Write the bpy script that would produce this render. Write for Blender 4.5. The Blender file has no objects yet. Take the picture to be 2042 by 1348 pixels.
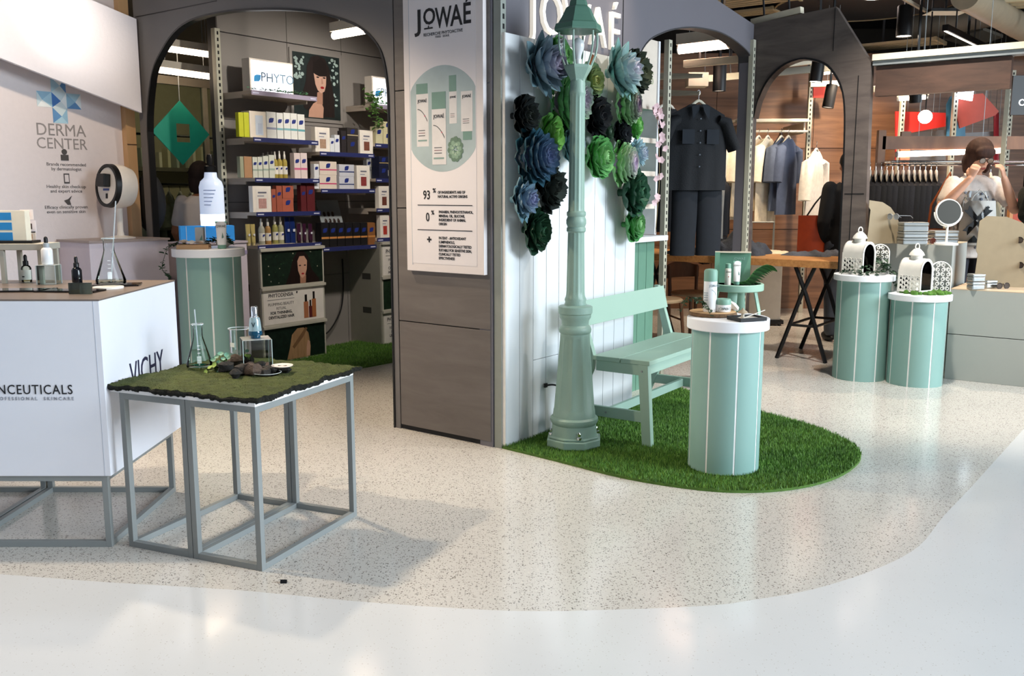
import bpy, bmesh, math, random
from math import sin, cos, pi, radians, atan2, sqrt
from mathutils import Matrix, Vector, Euler
import numpy as np
random.seed(7)
SC = bpy.context.scene
COL = SC.collection
# ---------------------------------------------------------------- camera
F = 1830.0; H = 1.4; TH = math.atan((674 - 387) / F); CX, CY = 1021.0, 674.0
cd = bpy.data.cameras.new('camera'); cd.sensor_width = 36; cd.lens = F / 2042 * 36; cd.clip_end = 100
cam = bpy.data.objects.new('camera', cd); COL.objects.link(cam)
cam.location = (0, 0, H); cam.rotation_euler = (pi / 2 - TH, 0, 0); SC.camera = cam
# ---------------------------------------------------------------- shop grid: u runs along the white plank wall, v along the poster pillar
_s, _c = sin(TH), cos(TH)
def ray(px, py):
    x = (px - CX) / F; y = (CY - py) / F
    return Vector((x, _c + y * _s, -_s + y * _c))
def G(px, py, z=0.0):
    r = ray(px, py); t = (z - H) / r.z; return Vector((r.x * t, r.y * t, z))
def D(px, py, Y):
    r = ray(px, py); t = Y / r.y; return Vector((r.x * t, Y, H + r.z * t))
AZ = radians(36.5); SR = pi / 2 - AZ
U = Vector((sin(AZ), cos(AZ), 0)); V = Vector((-cos(AZ), sin(AZ), 0))
O = G(983, 892)
def S(a, b, z=0.0): return O + U * a + V * b + Vector((0, 0, z))
def AB(p):
    d = p - O; return Vector((d.dot(U), d.dot(V), p.z))
def PL(px, py, axis, val):
    r = ray(px, py); W = U if axis == 'a' else V
    t = (val + O.dot(W)) / r.dot(W); p = r * t; p.z += H
    return AB(p)
# ---------------------------------------------------------------- world, lights, exposure
wd = bpy.data.worlds.new('World'); SC.world = wd; wd.use_nodes = True
bg = wd.node_tree.nodes['Background']; bg.inputs[0].default_value = (.80, .88, 1.0, 1); bg.inputs[1].default_value = 0.22
SC.view_settings.view_transform = 'Standard'; SC.view_settings.look = 'None'
SC.view_settings.gamma = 1; SC.view_settings.use_curve_mapping = False
SC.view_settings.exposure = 0.62
WARM = (1.0, .80, .58); NEUT = (1.0, .93, .84); COOL = (.80, .91, 1.0)
def spot(name, p, t, w, col=WARM, size=60, blend=.4, r=.05):
    l = bpy.data.lights.new(name, 'SPOT'); l.energy = w; l.color = col; l.spot_size = radians(size); l.spot_blend = blend
    l.shadow_soft_size = r
    o = bpy.data.objects.new(name, l); COL.objects.link(o); o.location = p
    o.rotation_euler = (Vector(t) - Vector(p)).to_track_quat('-Z', 'Y').to_euler(); return o
def area(name, p, t, w, sx, sy, col=NEUT):
    l = bpy.data.lights.new(name, 'AREA'); l.energy = w; l.color = col; l.shape = 'RECTANGLE'; l.size = sx; l.size_y = sy
    o = bpy.data.objects.new(name, l); COL.objects.link(o); o.location = p
    o.rotation_euler = (Vector(t) - Vector(p)).to_track_quat('-Z', 'Y').to_euler(); return o
# spotlights of the shop ceiling
spot('spot_light_plank_wall', S(1.35, -2.3, 3.7), S(.75, -.05, .85), 115, NEUT, 50, .5, .05)
spot('spot_light_bench', S(2.6, -2.6, 3.7), S(1.2, -.5, .5), 60, NEUT, 50, .5, .05)
spot('spot_light_header', S(-.62, 2.75, 2.62), S(-.50, 3.2, 2.62), 5, NEUT, 100, .5, .05)
spot('spot_light_derma', S(-1.2, 1.9, 3.2), S(-.7, 3.4, 2.0), 60, WARM, 60, .7, .05)
spot('spot_light_counter', S(-2.6, 1.6, 3.3), S(-1.2, .0, .3), 170, WARM, 75, .5, .05)
spot('spot_light_aisle', S(-.9, 1.9, 3.3), S(-.5, .6, 0), 200, WARM, 75, .6, .08)
spot('spot_light_letters', S(1.05, -.75, 3.5), S(1.05, 0, 2.4), 50, WARM, 50, .8, .05)
spot('spot_light_products', S(1.0, 1.3, 2.95), S(1.3, 3.3, 1.6), 70, NEUT, 75, .6, .05)
spot('spot_light_products', S(2.0, 1.2, 2.95), S(1.9, 3.3, 1.4), 60, NEUT, 75, .6, .05)
spot('spot_light_clothes', S(4.6, .9, 3.2), S(5.4, .9, .8), 150, WARM, 90, .6, .06)
spot('spot_light_clothes', S(6.0, -.3, 3.2), S(7.0, .3, 1.2), 190, WARM, 95, .6, .06)
spot('spot_light_clothes', S(4.6, -1.4, 3.2), S(4.3, -1.8, .9), 130, WARM, 95, .6, .06)
spot('spot_light_clothes', S(6.2, -2.4, 3.3), S(6.5, -2.6, 1.2), 180, WARM, 100, .6, .06)
spot('spot_light_floor', S(2.3, -1.6, 3.7), S(3.25, -1.3, .4), 330, NEUT, 75, .7, .08)
spot('spot_light_walkway', (-.6, 1.9, 3.9), (-.5, 2.6, 0), 35, WARM, 80, .8, .2)
area('daylight_atrium_window', (11.5, .2, 4.6), (-.5, 4.2, .5), 1900, 7, 5, COOL)
area('added_overhead_fill', (1.8, .6, 7.0), (1.8, 2.2, 0), 75, 7, 4, COOL)  # added unseen cool fill from overhead, brightens the floor
# ---------------------------------------------------------------- materials
def lin(h):
    h = h.lstrip('#'); c = [int(h[i:i + 2], 16) / 255 for i in (0, 2, 4)]
    return tuple(x / 12.92 if x <= .04045 else ((x + .055) / 1.055) ** 2.4 for x in c) + (1,)
_M = {}
def mat(col, rough=.5, metal=0.0, var=.06, scale=14.0, bump=0.0, bscale=60.0, emit=0.0, trans=0.0, ior=1.45, spec=.5, ecol=None, alpha=1.0, stretch=None, coat=0.0):
    key = (col, rough, metal, var, scale, bump, bscale, emit, trans, ior, spec, ecol, alpha, stretch, coat)
    if key in _M: return _M[key]
    m = bpy.data.materials.new('m_' + col.strip('#') + '_%d' % len(_M)); m.use_nodes = True
    nt = m.node_tree; N = nt.nodes; L = nt.links; p = N['Principled BSDF']
    p.inputs['Roughness'].default_value = rough; p.inputs['Metallic'].default_value = metal
    p.inputs['Specular IOR Level'].default_value = spec; p.inputs['IOR'].default_value = ior
    p.inputs['Transmission Weight'].default_value = trans; p.inputs['Alpha'].default_value = alpha
    p.inputs['Coat Weight'].default_value = coat
    c = lin(col)
    tc = N.new('ShaderNodeTexCoord'); mp = N.new('ShaderNodeMapping'); L.new(tc.outputs['Object'], mp.inputs[0])
    if stretch: mp.inputs['Scale'].default_value = stretch
    nz = N.new('ShaderNodeTexNoise'); nz.inputs['Scale'].default_value = scale; nz.inputs['Detail'].default_value = 4
    L.new(mp.outputs[0], nz.inputs['Vector'])
    mx = N.new('ShaderNodeMix'); mx.data_type = 'RGBA'; L.new(nz.outputs['Fac'], mx.inputs['Factor'])
    mx.inputs['A'].default_value = tuple(max(0, x * (1 - 2 * var)) for x in c[:3]) + (1,)
    mx.inputs['B'].default_value = tuple(min(1, x * (1 + 2 * var)) for x in c[:3]) + (1,)
    L.new(mx.outputs['Result'], p.inputs['Base Color'])
    if emit:
        p.inputs['Emission Color'].default_value = lin(ecol) if ecol else c; p.inputs['Emission Strength'].default_value = emit
    if bump:
        n2 = N.new('ShaderNodeTexNoise'); n2.inputs['Scale'].default_value = bscale; n2.inputs['Detail'].default_value = 3
        L.new(mp.outputs[0], n2.inputs['Vector'])
        b = N.new('ShaderNodeBump'); b.inputs['Strength'].default_value = bump; b.inputs['Distance'].default_value = .01
        L.new(n2.outputs['Fac'], b.inputs['Height']); L.new(b.outputs[0], p.inputs['Normal'])
    _M[key] = m; return m
def terrazzo(base, chips, amount, rough):
    m = bpy.data.materials.new('terrazzo'); m.use_nodes = True; nt = m.node_tree; N = nt.nodes; L = nt.links; p = N['Principled BSDF']
    tc = N.new('ShaderNodeTexCoord'); prev = None
    nz = N.new('ShaderNodeTexNoise'); nz.inputs['Scale'].default_value = 2.2; nz.inputs['Detail'].default_value = 5; L.new(tc.outputs['Object'], nz.inputs['Vector'])
    mx = N.new('ShaderNodeMix'); mx.data_type = 'RGBA'; L.new(nz.outputs['Fac'], mx.inputs['Factor'])
    b = lin(base); mx.inputs['A'].default_value = tuple(x * .95 for x in b[:3]) + (1,); mx.inputs['B'].default_value = tuple(min(1, x * 1.05) for x in b[:3]) + (1,)
    prev = mx.outputs['Result']
    for k, (col, sc, dens, size) in enumerate(chips):
        vo = N.new('ShaderNodeTexVoronoi'); vo.inputs['Scale'].default_value = sc; L.new(tc.outputs['Object'], vo.inputs['Vector'])
        sep = N.new('ShaderNodeSeparateColor'); L.new(vo.outputs['Color'], sep.inputs[0])
        g = N.new('ShaderNodeMath'); g.operation = 'GREATER_THAN'; L.new(sep.outputs[0], g.inputs[0]); g.inputs[1].default_value = 1 - dens
        ls = N.new('ShaderNodeMath'); ls.operation = 'LESS_THAN'; L.new(vo.outputs['Distance'], ls.inputs[0])
        sz = N.new('ShaderNodeMath'); sz.operation = 'MULTIPLY'; L.new(sep.outputs[1], sz.inputs[0]); sz.inputs[1].default_value = size
        L.new(sz.outputs[0], ls.inputs[1])
        mu = N.new('ShaderNodeMath'); mu.operation = 'MULTIPLY'; L.new(g.outputs[0], mu.inputs[0]); L.new(ls.outputs[0], mu.inputs[1])
        ml = N.new('ShaderNodeMath'); ml.operation = 'MULTIPLY'; L.new(mu.outputs[0], ml.inputs[0]); ml.inputs[1].default_value = amount
        m2 = N.new('ShaderNodeMix'); m2.data_type = 'RGBA'; L.new(ml.outputs[0], m2.inputs['Factor']); L.new(prev, m2.inputs['A']); m2.inputs['B'].default_value = lin(col)
        prev = m2.outputs['Result']
    L.new(prev, p.inputs['Base Color'])
    p.inputs['Roughness'].default_value = rough; p.inputs['Specular IOR Level'].default_value = .55
    return m
def wood(c1, c2, scale=3.0, stretch=(1, 1, 12), rough=.5, bump=.05):
    m = bpy.data.materials.new('wood_' + c1.strip('#')); m.use_nodes = True; nt = m.node_tree; N = nt.nodes; L = nt.links; p = N['Principled BSDF']
    tc = N.new('ShaderNodeTexCoord'); mp = N.new('ShaderNodeMapping'); mp.inputs['Scale'].default_value = stretch; L.new(tc.outputs['Object'], mp.inputs[0])
    nz = N.new('ShaderNodeTexNoise'); nz.inputs['Scale'].default_value = scale; nz.inputs['Detail'].default_value = 8; nz.inputs['Roughness'].default_value = .62; nz.inputs['Distortion'].default_value = .6
    L.new(mp.outputs[0], nz.inputs['Vector'])
    cr = N.new('ShaderNodeValToRGB'); cr.color_ramp.elements[0].position = .32; cr.color_ramp.elements[1].position = .68
    cr.color_ramp.elements[0].color = lin(c1); cr.color_ramp.elements[1].color = lin(c2); L.new(nz.outputs['Fac'], cr.inputs[0])
    L.new(cr.outputs[0], p.inputs['Base Color']); p.inputs['Roughness'].default_value = rough
    if bump:
        b = N.new('ShaderNodeBump'); b.inputs['Strength'].default_value = bump; b.inputs['Distance'].default_value = .01; L.new(nz.outputs['Fac'], b.inputs['Height']); L.new(b.outputs[0], p.inputs['Normal'])
    return m
def glass(tint='#ffffff', rough=.0, ior=1.3):
    # thin clear glass: mostly transparent, with fresnel reflection
    key = ('glass', tint, rough, ior)
    if key in _M: return _M[key]
    m = bpy.data.materials.new('glass'); m.use_nodes = True; nt = m.node_tree; N = nt.nodes; L = nt.links
    for n in list(N):
        if n.type == 'BSDF_PRINCIPLED': N.remove(n)
    out = [n for n in N if n.type == 'OUTPUT_MATERIAL'][0]
    t = N.new('ShaderNodeBsdfTransparent'); t.inputs[0].default_value = lin(tint)
    g = N.new('ShaderNodeBsdfGlossy'); g.inputs['Roughness'].default_value = max(rough, .02)
    fr = N.new('ShaderNodeFresnel'); fr.inputs[0].default_value = ior
    mx = N.new('ShaderNodeMixShader'); L.new(fr.outputs[0], mx.inputs[0]); L.new(t.outputs[0], mx.inputs[1]); L.new(g.outputs[0], mx.inputs[2]); L.new(mx.outputs[0], out.inputs[0])
    _M[key] = m; return m
# ---------------------------------------------------------------- mesh builder
def TR(x=0, y=0, z=0, rx=0, ry=0, rz=0, s=1.0):
    sc = Matrix.Diagonal((s, s, s, 1)) if not isinstance(s, tuple) else Matrix.Diagonal(s + (1,))
    return Matrix.Translation((x, y, z)) @ Euler((rx, ry, rz)).to_matrix().to_4x4() @ sc
class MB:
    def __init__(self): self.v = []; self.f = []
    def add(self, vs, fs, m=None):
        n = len(self.v)
        for p in vs:
            p = Vector(p); self.v.append(m @ p if m else p)
        for q in fs: self.f.append(tuple(i + n for i in q))
        return self
    def box(self, x0, x1, y0, y1, z0, z1, m=None):
        vs = [(x0, y0, z0), (x1, y0, z0), (x1, y1, z0), (x0, y1, z0), (x0, y0, z1), (x1, y0, z1), (x1, y1, z1), (x0, y1, z1)]
        return self.add(vs, [(0, 3, 2, 1), (4, 5, 6, 7), (0, 1, 5, 4), (1, 2, 6, 5), (2, 3, 7, 6), (3, 0, 4, 7)], m)
    def lathe(self, prof, n=24, m=None, cap=True):
        vs = []; fs = []
        for r, z in prof:
            for i in range(n): vs.append((r * cos(2 * pi * i / n), r * sin(2 * pi * i / n), z))
        for k in range(len(prof) - 1):
            for i in range(n):
                j = (i + 1) % n; fs.append((k * n + i, k * n + j, (k + 1) * n + j, (k + 1) * n + i))
        if cap:
            if prof[0][0] > 1e-5: fs.append(tuple(range(n))[::-1])
            if prof[-1][0] > 1e-5: fs.append(tuple((len(prof) - 1) * n + i for i in range(n)))
        return self.add(vs, fs, m)
    def cyl(self, r, z0, z1, n=20, m=None): return self.lathe([(r, z0), (r, z1)], n, m)
    def prism(self, poly, z0, z1, m=None):
        n = len(poly); vs = [(x, y, z0) for x, y in poly] + [(x, y, z1) for x, y in poly]
        fs = [tuple(range(n))[::-1], tuple(range(n, 2 * n))] + [(i, (i + 1) % n, n + (i + 1) % n, n + i) for i in range(n)]
        return self.add(vs, fs, m)
    def tube(self, pts, r, n=8, m=None, closed=False, cap=True, up=None):
        pts = [Vector(p) for p in pts]; K = len(pts); vs = []; fs = []
        rr = r if isinstance(r, (list, tuple)) else [r] * K
        up = Vector(up) if up is not None else None
        for k in range(K):
            t = (pts[(k + 1) % K] - pts[k - 1]) if closed else (pts[min(k + 1, K - 1)] - pts[max(k - 1, 0)])
            t.normalize()
            if up is None:
                up = Vector((0, 0, 1)) if abs(t.z) < .9 else Vector((0, 1, 0))
            x = t.cross(up)
            if x.length < 1e-4: x = t.cross(Vector((1, .3, .2)))
            x.normalize(); y = x.cross(t); up = y.copy()
            ra = rr[k]; ra = ra if isinstance(ra, tuple) else (ra, ra)
            for i in range(n):
                a = 2 * pi * i / n; vs.append(pts[k] + x * (ra[0] * cos(a)) + y * (ra[1] * sin(a)))
        for k in range(K if closed else K - 1):
            for i in range(n):
                j = (i + 1) % n; k2 = (k + 1) % K; fs.append((k * n + i, k * n + j, k2 * n + j, k2 * n + i))
        if cap and not closed:
            fs.append(tuple(range(n))[::-1]); fs.append(tuple((K - 1) * n + i for i in range(n)))
        return self.add(vs, fs, m)
    def ell(self, cx, cy, cz, rx, ry, rz, n=12, m=None):
        k = max(5, n // 2 + 1); prof = []; vs = []; fs = []
        for a in range(k + 1):
            t = pi * a / k
            for i in range(n): vs.append((cx + rx * sin(t) * cos(2 * pi * i / n), cy + ry * sin(t) * sin(2 * pi * i / n), cz - rz * cos(t)))
        for a in range(k):
            for i in range(n):
                j = (i + 1) % n; fs.append((a * n + i, a * n + j, (a + 1) * n + j, (a + 1) * n + i))
        return self.add(vs, fs, m)
    def grid(self, nx, ny, fn, m=None):
        vs = [fn(i / nx, j / ny) for j in range(ny + 1) for i in range(nx + 1)]
        fs = [(j * (nx + 1) + i, j * (nx + 1) + i + 1, (j + 1) * (nx + 1) + i + 1, (j + 1) * (nx + 1) + i) for j in range(ny) for i in range(nx)]
        return self.add(vs, fs, m)
    def mesh(self, name, mt, smooth=False):
        me = bpy.data.meshes.new(name); me.from_pydata([tuple(p) for p in self.v], [], self.f)
        bm = bmesh.new(); bm.from_mesh(me); bmesh.ops.recalc_face_normals(bm, faces=bm.faces); bm.to_mesh(me); bm.free()
        if smooth:
            me.polygons.foreach_set('use_smooth', [True] * len(me.polygons)); me.set_sharp_from_angle(angle=radians(smooth if smooth is not True else 40))
        me.materials.append(mt); me.update(); return me
    def build(self, name, mt, parent=None, smooth=False, bevel=0.0, loc=None, rot=None):
        return link(name, self.mesh(name, mt, smooth), parent, loc, rot, bevel)
def link(name, me, parent=None, loc=None, rot=None, bevel=0.0):
    o = bpy.data.objects.new(name, me); COL.objects.link(o)
    if parent: o.parent = parent
    if loc is not None: o.location = loc
    if rot is not None: o.rotation_euler = rot
    if bevel:
        b = o.modifiers.new('bevel', 'BEVEL'); b.width = bevel; b.segments = 2; b.limit_method = 'ANGLE'
    return o
def thing(name, label, cat, loc=(0, 0, 0), rz=0.0, group=None):
    o = bpy.data.objects.new(name, None); COL.objects.link(o); o.location = loc; o.rotation_euler = (0, 0, rz); o.empty_display_size = .05
    return tag(o, label, cat, group)
def tag(o, label, cat, group=None):
    o['label'] = label; o['category'] = cat
    if group: o['group'] = group
    return o
def struct(o, label=None):
    o['kind'] = 'structure'
    if label: o['label'] = label
    return o
def shop(mb, name, mt, parent=None, **k):
    """mesh given in shop coordinates (a, b, z)"""
    o = mb.build(name, mt, parent, **k)
    if parent is None: o.location = O; o.rotation_euler = (0, 0, SR)
    return o
def txt(body, size, mt, parent, loc, rot=(pi / 2, 0, 0), name='lettering', align='CENTER', ext=.0006, sx=1.0, off=0.0, space=1.0):
    cu = bpy.data.curves.new('t', 'FONT'); cu.body = body; cu.size = size; cu.align_x = align; cu.extrude = ext; cu.offset = off; cu.resolution_u = 3
    cu.space_character = space; cu.space_line = .95
    t = bpy.data.objects.new('t', cu); COL.objects.link(t)
    dg = bpy.context.evaluated_depsgraph_get(); me = bpy.data.meshes.new_from_object(t.evaluated_get(dg))
    bpy.data.objects.remove(t); bpy.data.curves.remove(cu)
    me.materials.clear(); me.materials.append(mt); me.transform(Matrix.Diagonal((sx, 1, 1, 1)))
    return link(name, me, parent, loc, rot)
RB = (pi / 2, 0, 0); RA = (pi / 2, 0, -pi / 2)
ORD = ['first', 'second', 'third', 'fourth', 'fifth', 'sixth', 'seventh', 'eighth', 'ninth', 'tenth', 'eleventh', 'twelfth', 'thirteenth', 'fourteenth', 'fifteenth', 'sixteenth']
WHITE = mat('#efeff0', .45, var=.015); BLACK = mat('#0c0c0e', .4, var=.1); INK = mat('#17181c', .6); NAVY = mat('#22284f', .4)
DGREY = mat('#3b3a3c', .6); MINT = mat('#a5c4b4', .42, var=.02, scale=4); SAGE = mat('#7ba391', .5, var=.03, scale=5)
CHROME = mat('#d5d8dc', .15, 1.0, var=.02); STEEL = mat('#8f9596', .45, .35, var=.03); GLS = glass(); CREAM = mat('#e6dcc4', .6)
IVY = mat('#27452c', .5, var=.35, scale=40); LEAFG = mat('#4f8b4a', .45, var=.2, scale=20); SKIN = mat('#d9a68c', .5, var=.05); BROWN = mat('#3a2119', .5, var=.25, scale=60, stretch=(1, 1, .15))
# ================================================================ the setting
TERR = terrazzo('#cac6bf', [('#6d645c', 110, .5, .46), ('#8a8178', 170, .5, .5), ('#dcd6cc', 80, .2, .35), ('#2c2825', 120, .22, .42)], .8, .15)
TERW = terrazzo('#d4d5d5', [('#b5b0aa', 120, .25, .32), ('#8d8983', 140, .06, .3)], .6, .15)
bd = [(-420, 1128), (-200, 1134), (0, 1145), (200, 1160), (450, 1175), (565, 1185), (750, 1202), (1021, 1218), (1246, 1215), (1421, 1207), (1496, 1197), (1621, 1175), (1746, 1135), (1831, 1090), (1881, 1030), (1936, 972), (2001, 900), (2042, 855), (2120, 770), (2190, 700)]
bp = [G(*q) for q in bd]
def crv(pts, k=6):
    out = []
    for i in range(len(pts) - 1):
        p0, p1, p2, p3 = pts[max(i - 1, 0)], pts[i], pts[i + 1], pts[min(i + 2, len(pts) - 1)]
        for j in range(k):
            t = j / k
            out.append(.5 * ((2 * p1) + (p2 - p0) * t + (2 * p0 - 5 * p1 + 4 * p2 - p3) * t * t + (3 * p1 - p0 - 3 * p2 + p3) * t ** 3))
    return out + [pts[-1]]
bc = crv(bp, 5)
inner = [(p.x, p.y) for p in bc] + [(12, bc[-1].y + 2.5), (12, 18), (-12, 18), (-12, bc[0].y)]
outer = [(p.x, p.y) for p in bc][::-1] + [(-12, bc[0].y), (-12, -6), (12, -6), (12, bc[-1].y + 2.5)]
struct(MB().prism(inner, -.05, 0).build('floor', TERR), 'speckled beige terrazzo floor of the shops')
struct(MB().prism(outer, -.05, 0).build('floor', TERW), 'smooth white terrazzo walkway floor')
CEIL = mat('#2b2b2e', .8, var=.2)
struct(MB().box(-9, 10, 2.2, 17, 4.05, 4.15).build('ceiling', CEIL), 'dark open ceiling slab')
struct(MB().box(-9, 10, 15.5, 15.6, 0, 4.05).build('wall_back', mat('#3a322b', .8)), 'dark far wall')
struct(MB().box(9, 9.1, 5.0, 15.5, 0, 4.05).build('wall_right', mat('#4a4038', .8)), 'dark right wall')
struct(MB().box(-8.6, -8.5, 6, 15.5, 0, 4.05).build('wall_side_left', mat('#55504a', .8)), 'dark side wall')
# ---- facade with the tall arch (plane a = 0)
FAC = wood('#5d5753', '#6b6561', 2.0, (1, 1, 6), .55, .03); FACG = mat('#6a6766', .5, var=.04, scale=3); FACD = mat('#5b5859', .5, var=.04, scale=3)
ma = Matrix(((0, 0, 1, 0), (1, 0, 0, 0), (0, 1, 0, 0), (0, 0, 0, 1)))      # (b, z, a) -> (a, b, z)
mb_ = Matrix(((1, 0, 0, 0), (0, 0, 1, 0), (0, 1, 0, 0), (0, 0, 0, 1)))     # (a, z, b) -> (a, b, z)
arc = [(.745, 0), (.745, 1.8), (.748, 2.0), (.775, 2.16), (.83, 2.26), (.93, 2.345), (1.08, 2.415), (1.36, 2.495), (1.658, 2.545), (2.0, 2.58), (2.262, 2.593), (2.5, 2.588), (2.68, 2.56), (2.82, 2.505), (2.934, 2.425), (3.05, 2.32), (3.12, 2.19), (3.165, 2.03), (3.19, 1.85), (3.19, 0)]
def smooth2(L_, k=3):
    v = crv([Vector((x, y, 0)) for x, y in L_[1:-1]], k); return [L_[0]] + [(p.x, p.y) for p in v] + [L_[-1]]
arc = smooth2(arc)
wa = shop(MB().prism(arc + [(3.28, 0), (3.28, 3.4), (.705, 3.4), (.705, 0)], 0, .04, ma), 'wall_arch', FACG)
struct(wa, 'grey facade with a tall rounded arch beside the poster pillar')
m = MB()
n = len(arc); c0 = (1.95, 1.2)
for k in range(n - 1):
    q = [arc[k], arc[k + 1]]
    i = [(b + (.012 if b < 1.95 else -.012) * (1 if z < 2.2 else .5), z - (.012 if z > 2.0 else 0)) for b, z in q]
    m.add([(-.006, q[0][0], q[0][1]), (-.006, q[1][0], q[1][1]), (-.006, i[1][0], i[1][1]), (-.006, i[0][0], i[0][1]), (.044, q[0][0], q[0][1]), (.044, q[1][0], q[1][1]), (.044, i[1][0], i[1][1]), (.044, i[0][0], i[0][1])], [(0, 1, 2, 3), (4, 7, 6, 5), (3, 2, 6, 7), (0, 4, 5, 1)])
m.build('arch_rim', BLACK, wa)
MB().box(-.003, .0, 2.3, 3.25, 0, .006, TR(0, 0, 2.66)).build('seam', BLACK, wa)
# pillar that carries the poster
wp = struct(shop(MB().box(.012, .62, .004, .7, 0, 3.4), 'wall_pillar', mat('#141416', .6)), 'square pillar clad in brown-grey panels')
PZ = [(.03, .657), (.663, 1.317), (1.323, 1.977), (1.983, 2.637), (2.643, 3.4)]
for k, (z0, z1) in enumerate(PZ):
    MB().box(-.004, .012, .012, .694, z0, z1).build('panel', FAC, wp, bevel=.0015)
# derma wall (plane b = 3.4)
LIL = mat('#dcd2d2', .55, var=.02, scale=30, bump=.15, bscale=45)
wl = struct(shop(MB().box(-6, -.045, 3.4, 3.5, 0, 3.4), 'wall_left', LIL), 'pale printed wall of the skin counter')
MB().box(-.075, .0, 3.34, 3.399, 0, 3.4).build('wood_strip', wood('#b98f62', '#cfa97c', 3, (1, 1, .2)), wl)
MB().box(-.076, .0, 3.336, 3.34, 1.76, 1.765).build('seam', BROWN, wl)
# header panel that hangs over the skin counter
pts = [PL(*q, 'b', 3.2) for q in ((-300, 0), (0, 115), (283, 225), (272, 38), (183, 0))]
hd = MB().prism([(-2.2, 2.66), (pts[1].x, pts[1].z), (pts[2].x, pts[2].z), (pts[3].x, pts[3].z), (pts[4].x, pts[4].z), (-1.0, 2.93), (-2.2, 3.3)], 3.2, 3.23, mb_)
hd = shop(hd, 'header_panel', mat('#e6e3ea', .5, var=.012, scale=40, bump=.2, bscale=45)); tag(hd, 'white angular fascia panel hanging above the skin counter, lit by a hot spot', 'fascia')
# ---- facade along u (plane b = 0) with second arch
ar2 = [(1.50, 0), (1.50, 2.05), (1.53, 2.2), (1.60, 2.32), (1.72, 2.42), (1.9, 2.49), (2.1, 2.545), (2.35, 2.59), (2.6, 2.612), (2.85, 2.62), (3.1, 2.6), (3.3, 2.565), (3.42, 2.53), (3.44, 2.5), (3.44, 0)]
ar2 = smooth2(ar2[:-1] + [(3.44, 2.4), (3.44, 0)])
p0, p1 = PL(1430, 0, 'b', 0), PL(1500, 48, 'b', 0)
wu = shop(MB().prism(ar2 + [(3.52, 0), (3.52, p1.z), (p0.x, p0.z), (2.2, 3.5), (.0, 3.5), (.0, 0)], .0, .09, mb_), 'wall_front', mat('#6d6b72', .45, var=.03, scale=2))
struct(wu, 'grey facade behind the succulent wall with an arch onto the clothes shop')
n = len(ar2)
m = MB()
for k in range(1, n - 2):
    q = [ar2[k], ar2[k + 1]]
    m.add([(q[0][0], -.004, q[0][1]), (q[1][0], -.004, q[1][1]), (q[1][0], -.004, q[1][1] - .01), (q[0][0], -.004, q[0][1] - .01), (q[0][0], .1, q[0][1]), (q[1][0], .1, q[1][1]), (q[1][0], .1, q[1][1] - .01), (q[0][0], .1, q[0][1] - .01)], [(0, 1, 2, 3), (4, 7, 6, 5), (3, 2, 6, 7)])
m.build('arch_rim', DGREY, wu)
for a in (.62, 1.36): MB().box(a, a + .006, -.003, 0, 0, 3.5).build('seam', BLACK, wu)
# raised letters on that facade
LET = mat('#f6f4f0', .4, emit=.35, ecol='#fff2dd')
lg = thing('sign_letters', 'white raised brand letters on the grey facade above the succulents', 'sign', S(.34, -.012, 2.29), SR)
JO = lambda par, s, mt, loc, rot, ex, sx=.86, off=0.0: [txt(ch, s, mt, par, (loc[0] + dx * cos(rot[2]) * s, loc[1] + dx * sin(rot[2]) * s, loc[2] + dz * s), rot, 'letter', 'LEFT', ex, sx, off) for ch, dx, dz in (('J', 0, 0), ('O', .30, 0), ('W', .98, 0), ('A', 1.86, 0), ('É', 2.52, 0))]
JO(lg, .335, LET, (-.02, 0, 0), RB, .012, .86, -.002)
MB().box(.10, .27, -.012, .012, -.055, -.03).build('letter_bar', LET, lg)
# ---- side facade with wood-look arch (plane a = 3.5)
WFA = wood('#4b4340', '#665c56', 2.2, (1, 1, 5), .5, .04)
ar3 = [(-.02, 0), (-.02, 2.02), (-.05, 2.16), (-.10, 2.28), (-.17, 2.37), (-.27, 2.44), (-.40, 2.47), (-.52, 2.45), (-.62, 2.40), (-.70, 2.30), (-.75, 2.18), (-.775, 2.0), (-.785, 1.7), (-.80, 0)]
ar3 = smooth2(ar3)
qa, qb, qc = PL(1507, 48, 'a', 3.5), PL(1667, 13, 'a', 3.5), PL(1737, 125, 'a', 3.5)
wv = shop(MB().prism(ar3 + [(-1.0, 0), (qc.y, qc.z), (qb.y, qb.z), (.03, qa.z), (.03, 0)], 3.5, 3.58, ma), 'wall_side', WFA); struct(wv, 'dark wood-look facade with a narrow arch')
m = MB()
for k in range(1, len(ar3) - 1):
    q = [ar3[k], ar3[k + 1]]; d = .012
    m.add([(3.494, q[0][0], q[0][1]), (3.494, q[1][0], q[1][1]), (3.494, q[1][0] + d * (1 if q[1][0] < -.4 else -1), q[1][1] - (d if q[1][1] > 2.2 else 0)), (3.494, q[0][0] + d * (1 if q[0][0] < -.4 else -1), q[0][1] - (d if q[0][1] > 2.2 else 0)),
           (3.60, q[0][0], q[0][1]), (3.60, q[1][0], q[1][1]), (3.60, q[1][0] + d * (1 if q[1][0] < -.4 else -1), q[1][1] - (d if q[1][1] > 2.2 else 0)), (3.60, q[0][0] + d * (1 if q[0][0] < -.4 else -1), q[0][1] - (d if q[0][1] > 2.2 else 0))], [(0, 1, 2, 3), (4, 7, 6, 5), (3, 2, 6, 7), (0, 4, 5, 1)])
m.build('arch_rim', BLACK, wv)
MB().box(3.496, 3.5, -.655, -.65, 2.5, 2.82).build('seam', BLACK, wv)
MB().box(3.496, 3.5, -.86, -.855, 0, 2.3).build('seam', BLACK, wv)
MB().box(3.496, 3.5, -.95, -.8, 1.40, 1.405).build('seam', BLACK, wv)
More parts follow.
